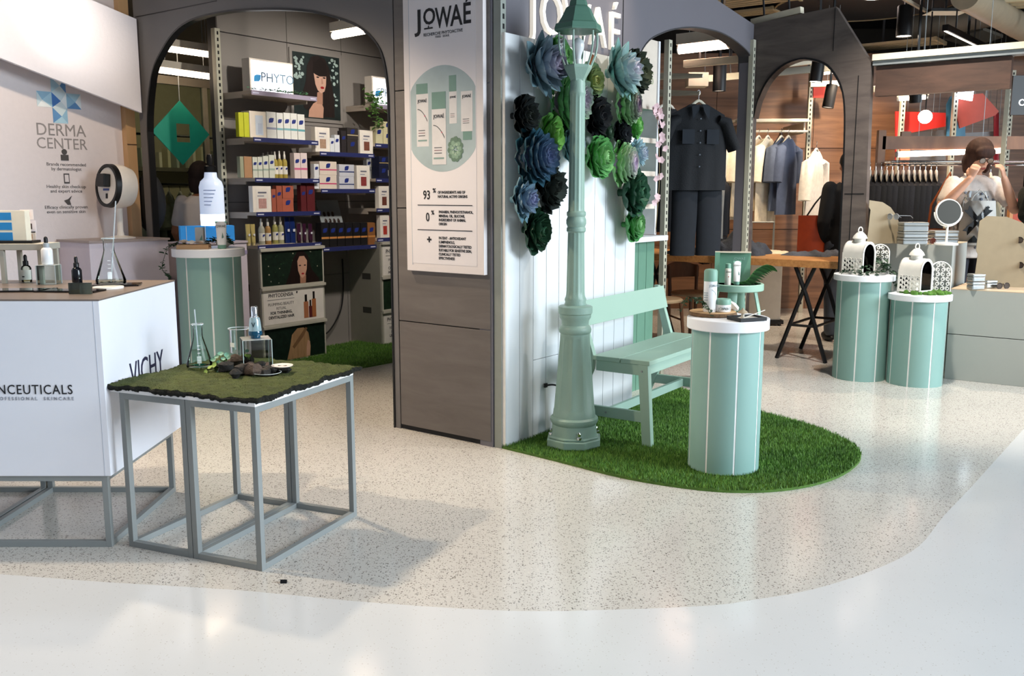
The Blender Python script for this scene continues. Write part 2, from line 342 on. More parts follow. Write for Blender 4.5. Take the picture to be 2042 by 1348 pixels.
# ---- beam over the opening on the right
bw = wood('#3a2a22', '#553d31', 2.5, (1, 1, 5), .5, .03)
bm_ = thing('shop_beam', 'dark brown beam with cream rail over the clothes shop opening', 'beam', S(0, 0, 0), SR)
MB().box(3.52, 3.60, -1.9, -.98, 2.14, 2.36).build('panel', bw, bm_); MB().box(3.47, 3.62, -2.6, -.96, 2.40, 2.445).build('rail', CREAM, bm_); MB().box(3.49, 3.60, -2.6, -.96, 2.365, 2.398).build('tube', STEEL, bm_)
# ---- slotted posts
PST = mat('#bdbba9', .5, .1); SLOT = mat('#0a0a0a', .8)
def post(label, a, b, z0, z1, w=.05, d=.04, face='b', mt=PST, step=.05):
    t = thing('slotted_post', label, 'post', S(a, b, z0), SR, 'slotted shelving posts')
    MB().box(-w / 2, w / 2, 0, d, 0, z1 - z0).build('post', mt, t, bevel=.002)
    m = MB(); z = .1
    while z < z1 - z0 - .05:
        if face == 'b': m.box(-.007, .007, -.0015, 0, z, z + .026)
        else: m.box(-w / 2 - .0015, -w / 2, d / 2 - .007, d / 2 + .007, z, z + .026)
        z += step
    m.build('slots', SLOT, t)['kind'] = 'stuff'; return t
post('slotted metal post between the poster pillar and the plank wall', .03, -.055, 0, 3.3, .045, .05, 'b', mat('#8e938c', .5, .2))
post('slotted cream post standing inside the wide arch behind the bench', 2.27, .12, 0, 2.5)
post('slotted cream post at the right end of the wide arch', 3.46, -.03, 0, 2.64)
post('slotted cream post at the right end of the dark beam', *AB(D(2014, 200, 8.5)).xy, 0, 2.62)
# ---- wood wall at the back of the clothes shop
WW = wood('#5f3f2a', '#8f6647', 2.4, (.35, 1, 5), .45, .04)
wb = struct(MB().box(1.2, 6.2, 11.3, 11.4, 0, 3.05).build('wall_wood', mat('#2a1a12', .7)), 'brown wood-panelled rear wall of the clothes shop')
xs = [1.2, 2.45, 3.62, 4.2, 5.3, 6.2]
for k in range(5):
    for z0, z1 in ((0, .97), (.975, 1.94), (1.945, 3.05)):
        MB().box(xs[k] + .003, xs[k + 1] - .003, 11.28, 11.3, z0 + .002, z1).build('panel', WW, wb)
# ---- wall of shelves inside the arch
PW = mat('#8b8580', .55, var=.03, scale=4)
wh = struct(shop(MB().box(.78, 5.2, 3.385, 3.5, 0, 3.4), 'wall_shelves', mat('#2b2a2a', .7)), 'taupe panelled wall behind the hair-care shelves')
for a0, a1 in ((.78, 1.48), (1.486, 2.108), (2.114, 2.8), (2.806, 3.6)):
    for z0, z1 in ((0, .66), (.664, 1.33), (1.334, 2.0), (2.004, 2.68), (2.688, 3.05)):
        MB().box(a0, a1, 3.37, 3.385, z0, z1).build('panel', PW, wh)
for b0, b1, z0, z1 in ((2.6, 3.38, 3.02, 3.05),):
    MB().box(.2, 3.6, b0, b1, z0, z1).build('fascia', PW, wh)
struct(shop(MB().box(.62, 2.95, .72, .8, 0, 3.4), 'wall_inner', mat('#4c4744', .7)), 'dark inner wall between the two shops')
struct(shop(MB().box(2.9, 2.98, .8, 3.38, 0, 3.4), 'wall_inner_end', mat('#6c6763', .7)), 'inner wall at the far end of the hair-care shelves')
post('slotted cream post at the left end of the hair-care shelves', .752, 3.33, 0, 2.7, .05, .05)
# ================================================================ white plank wall with succulents
tw = thing('plank_wall', 'white plank feature wall carrying the paper succulents', 'wall panel', S(.02, -.07, 0), SR)
PLK = mat('#d9dde0', .45, var=.012, scale=6)
NP = 11; wd_ = 1.43 / NP
MB().box(.0, 1.43, .012, .07, 0, 2.228).build('backing', mat('#2e3236', .8), tw)
MB().box(-.004, .0, -.004, .07, 0, 2.23).build('side_board', mat('#e6e2dc', .5), tw)
for k in range(NP):
    x0, x1 = k * wd_ + .002, (k + 1) * wd_ - .002
    for z0, z1 in (((0, .46), (.463, 2.23)) if k in (2, 3) else ((0, 2.23),)):
        MB().box(x0, x1, -.005, .012, z0, z1).build('plank', PLK, tw, bevel=.0012)
# ---------------------------------------------------------------- paper succulents
def petal_mesh(Lp, W, cup, curl, tip, th=.0016):
    """petal along +x, base at origin, cupped towards +z"""
    nx, ny = 4, 6; fr = []
    def pt(u, s):
        if tip == 'point': w = W * (sin(pi * min(1, .12 + .88 * s) ** .8) ** .75 if s < .97 else .06)
        elif tip == 'square': w = W * (.55 + .45 * min(1, s * 2.2)) * (1 if s < .9 else .8)
        else: w = W * (.42 + .58 * sin(pi * .5 * min(1, s * 1.7))) * (sqrt(max(0, 1 - ((s - .68) / .33) ** 2)) * .93 + .07 if s > .68 else 1)
        x = Lp * s; y = (u * 2 - 1) * w * .5
        z = cup * (abs(u * 2 - 1) ** 2) * w + curl * Lp * s * s
        return x, y, z
    m = MB()
    m.grid(nx, ny, lambda u, s: pt(u, s)); m.grid(nx, ny, lambda u, s: (pt(u, s)[0], pt(u, s)[1] * .97, pt(u, s)[2] - th))
    N1 = (nx + 1) * (ny + 1)
    for j in range(ny):
        for i in (0, nx):
            a_, b_ = j * (nx + 1) + i, (j + 1) * (nx + 1) + i; m.f.append((a_, b_, b_ + N1, a_ + N1))
    for i in range(nx):
        for j in (0, ny):
            a_ = j * (nx + 1) + i; m.f.append((a_, a_ + 1, a_ + 1 + N1, a_ + N1))
    return m
def lerp(c1, c2, t):
    f = lambda h: [int(h[i:i + 2], 16) for i in (1, 3, 5)]
    return '#%02x%02x%02x' % tuple(int(x + (y - x) * t) for x, y in zip(f(c1), f(c2)))
FN = 0
def succulent(label, px, py, hpx, style, c_out, c_in, gloss=.45, tilt=(0, 0), off=.0):
    global FN; FN += 1; rnd = random.Random(FN)
    q = PL(px, py, 'b', -.15); p = S(q.x, -.108 - off, q.z)
    R = hpx / F * (p.y * _c + (H - p.z) * _s) * (.54 if style == 'artichoke' else .55)
    t = thing('paper_succulent', label, 'paper flower', p, 0, 'paper succulents on the plank wall')
    nrm = (-V + U * tilt[0] + Vector((0, 0, tilt[1]))).normalized(); xx = U - nrm * U.dot(nrm); xx.normalize(); yy = nrm.cross(xx)
    t.rotation_euler = Matrix((xx, yy, nrm)).transposed().to_euler()
    if style == 'artichoke': rings = [(12, .64, .62, -6), (11, .62, .62, 14), (11, .60, .62, 28), (11, .56, .60, 40), (10, .52, .56, 54), (9, .46, .5, 66), (7, .40, .44, 76), (5, .34, .36, 84)]; tip = 'point' if c_out[1] < '7' else 'round'
    elif style == 'rose': rings = [(9, .98, .84, 10), (8, .88, .78, 24), (8, .76, .70, 38), (7, .62, .60, 52), (6, .50, .50, 62), (5, .38, .40, 72), (4, .26, .30, 82)]; tip = 'round'
    elif style == 'spiky': rings = [(10, 1.0, .62, 8), (10, .90, .60, 22), (9, .78, .54, 36), (8, .66, .48, 48), (7, .58, .40, 58), (5, .42, .32, 70), (4, .28, .24, 80)]; tip = 'point'
    elif style == 'dark': rings = [(10, .95, .76, 8), (9, .86, .70, 22), (8, .74, .62, 38), (6, .52, .46, 60), (4, .34, .34, 74)]; tip = 'square'
    else: rings = [(10, 1.0, .74, 8), (9, .90, .70, 22), (8, .78, .62, 36), (6, .56, .48, 58), (5, .40, .36, 70), (4, .26, .26, 80)]; tip = 'round'
    for k, (n_, L_, W_, ang) in enumerate(rings):
        f = k / (len(rings) - 1); col = lerp(c_out, c_in, min(1, f * 1.1)); col = lerp(col, '#8a908a', .10); m_ = mat(col, gloss, var=.10, scale=9)
        if style == 'artichoke': me = petal_mesh(R * L_, R * W_, .25, .22, tip).mesh('petal', m_, 60)
        else: me = petal_mesh(R * L_, R * W_, .32, .30, tip).mesh('petal', m_, 60)
        for i in range(n_):
            az = 2 * pi * (i + .5 * (k % 2)) / n_ + rnd.uniform(-.12, .12); el = radians(ang + rnd.uniform(-5, 5))
            if style == 'artichoke':
                r0 = R * .50 * cos(radians(ang)); z0 = R * .62 * sin(radians(ang)); e2 = el * .55 + .22
            else: r0 = R * .03; z0 = R * .10 * k; e2 = el
            sc = rnd.uniform(.93, 1.06)
            o = link('petal', me, t, (r0 * cos(az), r0 * sin(az), z0)); o.rotation_euler = (Matrix.Rotation(az, 3, 'Z') @ Matrix.Rotation(-e2, 3, 'Y')).to_euler(); o.scale = (sc, sc, sc)
    if style == 'artichoke': MB().ell(0, 0, R * .28, R * .40, R * .40, R * .42, 14).build('core', mat(c_in, .6), t, smooth=True)
    else: MB().lathe([(R * .12, -.0), (R * .12, R * .2), (R * .05, R * .3)], 10).build('core', mat(lerp(c_out, c_in, .5), .6), t, smooth=True)
    MB().lathe([(R * .14, -.03), (R * .14, .004)], 14).build('backing', mat(c_out, .7), t)
    return t
SUC = [
 ('large dusty blue-violet paper succulent at the top left of the plank wall', 1069, 135, 130, 'spiky', '#62808a', '#b7a3c4', .45, (.1, .1), .02),
 ('mid-green paper succulent just behind the left side of the lantern', 1113, 112, 76, 'leafy', '#3f7a3f', '#6da855', .45, (.15, .1), 0),
 ('large green artichoke-shaped paper succulent behind the lamp post', 1127, 200, 118, 'artichoke', '#57a057', '#8f8797', .5, (.2, 0), 0),
 ('glossy black paper succulent left of the green artichoke flower', 1043, 230, 82, 'dark', '#101415', '#2a302c', .22, (.05, 0), 0),
 ('lime green paper succulent tucked above the teal-blue one', 1091, 268, 88, 'leafy', '#5c9b46', '#83bd54', .45, (.2, 0), 0),
 ('large dark teal-blue artichoke-shaped paper succulent', 1055, 314, 108, 'artichoke', '#1d4a57', '#4f5f86', .45, (.1, .05), .03),
 ('grey-teal paper succulent half hidden behind the lamp post', 1137, 288, 78, 'leafy', '#6f9494', '#9f8fb4', .45, (.1, 0), 0),
 ('charcoal black paper succulent below the teal-blue one', 1087, 372, 98, 'dark', '#1d2422', '#39423d', .25, (.15, 0), 0),
 ('blue-violet paper succulent at the left edge of the plank wall', 1036, 398, 86, 'spiky', '#5a7f8d', '#8d8fc0', .45, (.1, 0), .02),
 ('dark green paper succulent, lowest of the left cluster', 1065, 459, 88, 'leafy', '#1b3d2a', '#2c5a3c', .4, (.1, -.05), 0),
 ('olive and yellow paper succulent right of the lantern foot', 1177, 162, 72, 'leafy', '#4c6a48', '#a9aa5c', .4, (-.1, 0), 0),
 ('large pale teal and lilac paper succulent right of the lantern', 1222, 145, 118, 'spiky', '#79a5a0', '#d2c5dc', .4, (.1, .1), .03),
 ('glossy olive-black paper succulent at the top right', 1263, 145, 88, 'dark', '#1a201a', '#55604a', .2, (0, .1), 0),
 ('light green artichoke paper succulent with a purple heart', 1243, 209, 76, 'artichoke', '#8cc983', '#5d4560', .45, (.25, 0), .02),
 ('black paper succulent right of the lamp post shaft', 1186, 232, 80, 'dark', '#121416', '#2b2d33', .2, (0, 0), 0),
 ('small dark green ribbed paper succulent between two black ones', 1211, 263, 46, 'rose', '#1d3324', '#35523c', .4, (.1, 0), 0),
 ('smaller black paper succulent above the right artichoke flower', 1239, 267, 58, 'dark', '#121519', '#30343a', .2, (0, 0), 0),
 ('small grass-green paper succulent at the right edge', 1265, 250, 54, 'rose', '#4f9a45', '#79c066', .4, (.2, 0), 0),
 ('bright green rose-like paper succulent right of the lamp post', 1188, 314, 88, 'rose', '#56a054', '#9ccf8b', .4, (0, 0), 0),
 ('pale green closed artichoke paper succulent in the right cluster', 1235, 326, 78, 'artichoke', '#8fce80', '#b79fc0', .45, (.25, 0), .02),
 ('small pale blue paper succulent at the far right edge', 1271, 306, 62, 'spiky', '#8fb4bb', '#bfc3de', .4, (.1, 0), 0),
 ('large dark green paper succulent, second lowest of the right cluster', 1251, 384, 96, 'leafy', '#1f4733', '#35694b', .35, (.15, 0), .01),
 ('green rose-like paper succulent, lowest of the right cluster', 1261, 448, 68, 'rose', '#4d9650', '#9dd08f', .4, (.1, 0), 0)]
for s_ in SUC: succulent(*s_)
# ================================================================ lamp post
LMP = mat('#849f93', .38, var=.03, scale=8, bump=.12, bscale=220)
lp = thing('lamp_post', 'sage green street lamp post standing on the grass', 'lamp post', S(.275, -.36, .018), SR - .2)
oct_ = [(.155 * cos(pi / 8 + k * pi / 4) * (1.06 if k % 2 else 1), .155 * sin(pi / 8 + k * pi / 4)) for k in range(8)]
m = MB().prism(oct_, 0, .045); m.prism([(x * .93, y * .93) for x, y in oct_], .045, .06); m.build('foot_plate', LMP, lp, bevel=.006)
for k in range(4):
    a_ = pi / 4 + k * pi / 2; x, y = .128 * cos(a_ + .2), .128 * sin(a_ + .2)
    MB().lathe([(.016, .058), (.016, .07), (.009, .072), (.011, .09), (.004, .097)], 10, TR(x, y, 0)).build('bolt', CHROME, lp, smooth=True)
def fluted(prof, n=16, dep=.05, seg=6):
    m = MB(); N_ = n * seg; vs = []; fs = []
    for r, z, fl in prof:
        for i in range(N_):
            a_ = 2 * pi * i / N_; ph = (i % seg) / seg; g = (1 - dep * fl * (.5 - .5 * cos(2 * pi * ph)) ** .5) if fl else 1
            vs.append((r * g * cos(a_), r * g * sin(a_), z))
    for k in range(len(prof) - 1):
        for i in range(N_):
            j = (i + 1) % N_; fs.append((k * N_ + i, k * N_ + j, (k + 1) * N_ + j, (k + 1) * N_ + i))
    fs.append(tuple(range(N_))[::-1]); fs.append(tuple((len(prof) - 1) * N_ + i for i in range(N_))); m.add(vs, fs); return m
MB().lathe([(.128, .05), (.122, .12), (.126, .125), (.133, .14), (.133, .155), (.122, .165)], 40).build('base_ring', LMP, lp, smooth=35)
fluted([(.119, .16, 0), (.115, .20, 0), (.113, .215, 1), (.094, .45, 1), (.083, .60, 1), (.082, .615, 0), (.080, .63, 0)], 10, .10).build('base_cone', LMP, lp, smooth=50)
MB().lathe([(.075, .62), (.088, .635), (.090, .65), (.084, .665), (.074, .675), (.076, .70), (.086, .715), (.088, .735), (.094, .74), (.094, .775), (.086, .78), (.06, .785)], 40).build('collar', LMP, lp, smooth=35)
fluted([(.058, .78, 0), (.060, .79, 0), (.056, .80, 0), (.060, .815, 0), (.053, .83, 0), (.051, .86, 1), (.046, 1.17, 1), (.0455, 1.18, 0)], 12, .08).build('lower_shaft', LMP, lp, smooth=50)
MB().lathe([(.044, 1.175), (.052, 1.185), (.052, 1.2), (.047, 1.207), (.054, 1.225), (.054, 1.245), (.047, 1.262), (.052, 1.27), (.052, 1.285), (.044, 1.293)], 32).build('collar', LMP, lp, smooth=35)
fluted([(.045, 1.29, 0), (.0445, 1.31, 1), (.041, 1.88, 1), (.041, 1.90, 0), (.043, 1.905, 0), (.043, 1.915, 0), (.040, 1.925, 0), (.040, 1.96, 0), (.033, 1.985, 0)], 12, .10).build('upper_shaft', LMP, lp, smooth=50)
# lantern, six-sided
def hexr(r): return [(r * cos(pi / 6 + k * pi / 3), r * sin(pi / 6 + k * pi / 3)) for k in range(6)]
def hexloft(prof):
    m = MB(); vs = []; fs = []
    for r, z in prof:
        vs += [(x, y, z) for x, y in hexr(r)]
    for k in range(len(prof) - 1):
        for i in range(6): j = (i + 1) % 6; fs.append((k * 6 + i, k * 6 + j, (k + 1) * 6 + j, (k + 1) * 6 + i))
    fs.append(tuple(range(6))[::-1]); fs.append(tuple((len(prof) - 1) * 6 + i for i in range(6))); return m.add(vs, fs)
ZL = 1.97
lc_ = hexloft([(.04, ZL), (.042, ZL + .01), (.075, ZL + .065), (.078, ZL + .075), (.074, ZL + .08)]); lc_ = lc_.build('lantern_cup', LMP, lp)
lev = [(.072, .078), (.094, .13), (.104, .18), (.105, .225), (.104, .245)]
for k in range(6):
    a_ = pi / 6 + k * pi / 3
    MB().tube([(r * cos(a_), r * sin(a_), ZL + z) for r, z in lev], .0055, 6).build('lantern_rib', LMP, lc_)
    a2 = a_ + pi / 3; m = MB()
    for q in range(len(lev) - 1):
        (r0, z0), (r1, z1) = lev[q], lev[q + 1]
        m.add([(r0 * cos(a_), r0 * sin(a_), ZL + z0), (r0 * cos(a2), r0 * sin(a2), ZL + z0), (r1 * cos(a2), r1 * sin(a2), ZL + z1), (r1 * cos(a_), r1 * sin(a_), ZL + z1)], [(0, 1, 2, 3)])
    m.build('pane', GLS, lc_)
hexloft([(.128, ZL + .25), (.130, ZL + .258), (.122, ZL + .285), (.108, ZL + .292), (.088, ZL + .325), (.068, ZL + .365), (.062, ZL + .372), (.050, ZL + .378), (.046, ZL + .40), (.036, ZL + .418), (.02, ZL + .424)]).build('lantern_roof', mat('#4d7364', .4, var=.04), lc_)
MB().lathe([(.012, ZL + .42), (.018, ZL + .43), (.014, ZL + .44), (.02, ZL + .452), (.012, ZL + .47), (.003, ZL + .49)], 14).build('finial', LMP, lc_, smooth=True)
MB().lathe([(.02, ZL + .082), (.02, ZL + .11)], 16).build('bulb_socket', mat('#e8e8e8', .4), lc_, smooth=True)
MB().lathe([(.014, ZL + .11), (.017, ZL + .125), (.022, ZL + .14), (.031, ZL + .165), (.033, ZL + .185), (.027, ZL + .205), (.012, ZL + .218), (.001, ZL + .22)], 20).build('bulb', mat('#dfe4e8', .25, trans=.3), lc_, smooth=True)
# its cable
p = AB(G(1085, 768)); pa = PL(1085, 768, 'b', -.08)
cb = thing('power_cable', 'black cable looping from the plank wall to the lamp post', 'cable', S(pa.x, -.085, pa.z), SR)
MB().box(-.012, .012, -.012, 0, -.012, .012).build('plug_plate', BLACK, cb)
m = MB(); m.tube(crv([Vector((0, -.01, 0)), Vector((.02, -.06, .005)), Vector((.05, -.14, -.03)), Vector((.08, -.2, -.1)), Vector((.09, -.2, -.2)), Vector((.06, -.17, -.28)), Vector((.06, -.16, -.34))], 5), .0055, 8); m.build('cord', BLACK, cb, smooth=True)
# ================================================================ bench
bn = thing('bench', 'mint green slatted bench with a plank backrest on the grass', 'bench', S(.47, -.55, .015), SR + radians(2.2))
BM = mat('#98b4a5', .42, var=.02, scale=5); LB = 1.08
MB().box(0, LB, .018, .19, .455, .48).build('seat_plank', BM, bn, bevel=.002); MB().box(0, LB, -.165, .012, .455, .48).build('seat_plank', BM, bn, bevel=.002)
for x in (.0, LB - .04):
    MB().box(x + .005, x + .035, -.14, .17, .395, .455).build('side_apron', BM, bn, bevel=.002)
    m = MB().add([(x, -.185, 0), (x + .04, -.185, 0), (x + .04, -.13, 0), (x, -.13, 0), (x, -.155, .455), (x + .04, -.155, .455), (x + .04, -.095, .455), (x, -.095, .455)], [(0, 3, 2, 1), (4, 5, 6, 7), (0, 1, 5, 4), (1, 2, 6, 5), (2, 3, 7, 6), (3, 0, 4, 7)])
    m.build('leg', BM, bn, bevel=.002)
    pr = [(.36, 0), (.41, 0), (.255, .42), (.24, .48), (.315, .79), (.285, .79), (.185, .48), (.19, .40)]
    MB().prism(pr, x, x + .035, Matrix(((0, 0, 1, 0), (1, 0, 0, 0), (0, 1, 0, 0), (0, 0, 0, 1)))).build('rear_leg', BM, bn, bevel=.002)
    MB().box(x + .006, x + .03, -.14, .34, .13, .19).build('side_stretcher', BM, bn, bevel=.002)
    for (y, z) in ((-.12, .42), (.2, .42), (.1, .16)): MB().lathe([(.006, -.003), (.006, 0)], 8, TR(x, y, z, 0, pi / 2)).build('screw', STEEL, bn)
MB().box(.035, LB - .035, -.15, -.125, .40, .455).build('front_apron', BM, bn, bevel=.002)
MB().box(.03, LB - .03, .09, .115, .13, .18).build('long_stretcher', BM, bn, bevel=.002)
tl = atan2(.075, .31)
MB().box(-.0, LB, -.025, -.003, 0, .145, TR(0, .253, .64, -tl)).build('backrest', BM, bn, bevel=.002)
# ================================================================ artificial grass
GB = mat('#4a6c28', .8, var=.3, scale=30)
def grass_mat(label, poly, name='grass_mat', n=70000, h=.02, seed=1, c=('#527d2b', '#719a3f', '#3f6322'), ht=.012):
    t = thing(name, label, 'grass mat')
    MB().prism(poly, 0, ht).build('backing', GB, t)
    rs = np.random.RandomState(seed); P = np.array(poly); lo = P.min(0); hi = P.max(0); out = []
    tot = 0
    while tot < n:
        q = lo + rs.rand(n * 2, 2) * (hi - lo); ins = np.zeros(len(q), bool); j = len(P) - 1
        for i in range(len(P)):
            xi, yi = P[i]; xj, yj = P[j]; cnd = ((yi > q[:, 1]) != (yj > q[:, 1])) & (q[:, 0] < (xj - xi) * (q[:, 1] - yi) / (yj - yi + 1e-12) + xi); ins ^= cnd; j = i
        q = q[ins]; out.append(q); tot += len(q)
    q = np.concatenate(out)[:n]; an = rs.rand(n) * 2 * pi; w = .0022; hh = h * (.6 + .6 * rs.rand(n)); le = .012 * rs.rand(n); al = rs.rand(n) * 2 * pi
    v = np.zeros((n, 3, 3)); v[:, 0, 0] = q[:, 0] - w * np.cos(an); v[:, 0, 1] = q[:, 1] - w * np.sin(an); v[:, 1, 0] = q[:, 0] + w * np.cos(an); v[:, 1, 1] = q[:, 1] + w * np.sin(an)
    v[:, :2, 2] = ht; v[:, 2, 0] = q[:, 0] + le * np.cos(al); v[:, 2, 1] = q[:, 1] + le * np.sin(al); v[:, 2, 2] = ht + hh
    me = bpy.data.meshes.new('blades'); me.vertices.add(n * 3); me.vertices.foreach_set('co', v.reshape(-1)); me.loops.add(n * 3); me.loops.foreach_set('vertex_index', np.arange(n * 3, dtype=np.int32))
    me.polygons.add(n); me.polygons.foreach_set('loop_start', np.arange(0, n * 3, 3, dtype=np.int32))
    for k, cc in enumerate(c): me.materials.append(mat(cc, .6, var=.25, scale=6))
    me.polygons.foreach_set('material_index', rs.randint(0, 3, n).astype(np.int32)); me.update(); me.validate()
    o = link('grass_blades', me, t); o['kind'] = 'stuff'; return t
gp = [(988, 891), (1110, 921), (1250, 956), (1400, 979), (1510, 983), (1600, 974), (1670, 954), (1712, 925), (1714, 902), (1690, 882), (1620, 852), (1510, 822), (1400, 790), (1330, 770), (1290, 768), (1262, 790)]
gpw = [G(*q) for q in gp]
gpw = crv(gpw[:14], 4) + [S(1.9, -.08), S(.04, -.08)]
grass_mat('green artificial grass mat under the bench, lamp post and front drum', [(p.x, p.y) for p in gpw], seed=1)
g2 = [S(.9, 3.3), S(3.3, 3.3), S(3.3, 2.2)] + crv([S(2.9, 2.0), S(2.3, 2.05), S(1.7, 2.25), S(1.2, 2.3), S(.9, 2.45)], 4)
grass_mat('green artificial grass strip on the floor in front of the hair-care shelves', [(p.x, p.y) for p in g2], n=30000, seed=2)
# ================================================================ striped drums
def drum(label, c, r, h, rd=None, rz=0.0, hd=.045, np_=8):
    rd = rd or r * 1.13; t = thing('display_drum', label, 'pedestal', c, rz, 'striped green display drums')
    MB().lathe([(r * .994, 0), (r * .994, h - hd)], 64).build('core', mat('#f4f4f0', .5), t, smooth=30)
    for k in range(np_):
        a0 = 2 * pi * k / np_ + .026; a1 = 2 * pi * (k + 1) / np_ - .026; m = MB()
        m.grid(10, 1, lambda u, s: (r * cos(a0 + (a1 - a0) * u), r * sin(a0 + (a1 - a0) * u), (h - hd) * s))
        m.grid(10, 1, lambda u, s: (r * .98 * cos(a0 + (a1 - a0) * u), r * .98 * sin(a0 + (a1 - a0) * u), (h - hd) * s))
        m.build('panel', DRM, t, smooth=30)
    MB().lathe([(rd, h - hd), (rd, h)], 64).build('top_disc', mat('#eef0f4', .4, var=.01), t, smooth=30, bevel=.004)
    return t
DRM = mat('#86aaa2', .45, var=.02, scale=5)
c1 = S(.385, -1.20, .018); drum('mint striped drum with white top in front of the bench', c1, .178, .772, .203, radians(4), .055)
c2 = S(3.262, -1.056, 0); drum('taller mint striped drum with lantern and ivy beside the grey plinth', c2, .195, .80, .222, radians(15))
c3 = S(3.293, -1.452, 0); drum('shorter mint striped drum with lantern on moss beside the grey plinth', c3, .195, .675, .222, radians(8))
c4 = Vector(((410 - 1021) / 1852 * 6.4, 6.4, 0)); drum('tall mint striped drum standing in the left arch', c4, .215, 1.03, .243, radians(20), .055)
# ================================================================ left foreground
FR = mat('#8a8f8f', .45, .15, var=.02)
ct = thing('display_counter', 'white cube counter on a steel frame with brand lettering on two sides', 'counter', (-1.585, 3.5, 0), 0)
CW = mat('#e4e6ee', .5, var=.012, scale=8)
m = MB().box(-1.6, 0, 0, .8, .298, .995); m.build('body', CW, ct, bevel=.002)
MB().box(-1.6, .001, -.001, .801, .995, 1.001).build('top', mat('#74675f', .35, var=.05), ct)  # brownish tone of a reflection put into the top's colour
MB().box(-.0245, -.0235, -.0008, 0, .298, .995).build('edge_seam', mat('#9aa4b4', .6), ct)
def frame(par, x0, x1, y0, y1, z0, z1, w=.024, mt=FR):
    for x in (x0, x1 - w):
        for y in (y0, y1 - w): MB().box(x, x + w, y, y + w, z0, z1).build('leg', mt, par, bevel=.001)
    for z in (z0, z1 - w):
        for y in (y0, y1 - w): MB().box(x0 + w, x1 - w, y, y + w, z, z + w).build('rail', mt, par, bevel=.001)
        for x in (x0, x1 - w): MB().box(x, x + w, y0 + w, y1 - w, z, z + w).build('rail', mt, par, bevel=.001)
frame(ct, -.62, -.02, .01, .72, 0, .298); frame(ct, -1.24, -.63, .01, .72, 0, .298)
txt('SKINCEUTICALS', .0535, INK, ct, (-.125, -.0015, .63), RB, align='RIGHT', sx=.86, space=1.12)
txt('PROFESSIONAL  SKINCARE', .0185, mat('#8d9098', .6), ct, (-.123, -.0015, .606), RB, align='RIGHT', space=1.5)
txt('VICHY', .155, mat('#1d2140', .6), ct, (.0015, .235, .60), (pi / 2, 0, pi / 2), align='LEFT', sx=.82)
# ---- twin frame tables with a moss top
ez = atan2(.609, .254); F0 = G(523, 1140)
def loc_t(x, y, z=0): return F0 + Vector((cos(ez) * x - sin(ez) * y, sin(ez) * x + cos(ez) * y, z))
TL = [('grey steel frame table nearest the camera under the moss', 0), ('grey steel frame table next to the white counter under the moss', .328)]
for lab, y0 in TL:
    t = thing('frame_table', lab, 'table', loc_t(0, y0), ez, 'steel frame tables under the moss'); frame(t, 0, .66, 0, .325, 0, .632)
tp = thing('table_board', 'thin white board lying on the two steel frame tables', 'board', loc_t(0, 0, .632), ez)
MB().box(0, .66, 0, .70, 0, .014).build('board', WHITE, tp, bevel=.001)
MO = mat('#4a5226', .95, var=.28, scale=26, bump=.9, bscale=160); MOD = mat('#15160f', .95, var=.4, scale=80, bump=1, bscale=200)
rn = random.Random(3)
mo = thing('moss_sheet', 'rectangular sheet of green moss with dark ragged edges on the table board', 'moss', loc_t(0, 0, .6465), ez)
def mz(u, v):
    return .016 + .003 * sin(u * 23 + v * 9) * cos(v * 17) + .0025 * sin(u * 61 + 2) * sin(v * 53) + .0015 * sin(u * 140 + v * 90)
def edg(t, k): return .010 * sin(t * 17 + k) + .006 * sin(t * 43 + 2 * k) + .003 * sin(t * 97 + k * 3)
NX, NY = 70, 74
def mp_(u, v, dz=0.0, grow=0.0):
    x0 = -.004 + edg(v, 1) * .7 - grow; x1 = .705 + edg(v, 2) + grow; y0 = -.008 + edg(u, 3) * .7 - grow; y1 = .715 + edg(u, 4) + grow
    return Vector((x0 + (x1 - x0) * u, y0 + (y1 - y0) * v, mz(u, v) + dz))
m = MB().grid(NX, NY, lambda u, v: mp_(u, v)); m.build('moss_top', MO, mo, smooth=80)
m = MB()
ring = [(i / 90, 0) for i in range(90)] + [(1, i / 90) for i in range(90)] + [(1 - i / 90, 1) for i in range(90)] + [(0, 1 - i / 90) for i in range(90)]
vs = []
for (u, v) in ring:
    a_ = mp_(u, v, .001, .0); b_ = mp_(u, v, 0, .004 + .004 * rn.random()); b_.z = .009; c_ = mp_(u, v, 0, -.002 + .003 * rn.random()); c_.z = -.001 - (.006 * rn.random())
    d_ = mp_(u, v, 0, -.05); d_.z = 0; vs += [a_, b_, c_, d_]
K = len(ring)
m.add(vs, [(4 * k + j, 4 * ((k + 1) % K) + j, 4 * ((k + 1) % K) + j + 1, 4 * k + j + 1) for k in range(K) for j in range(3)]); m.build('ragged_edge', MOD, mo)
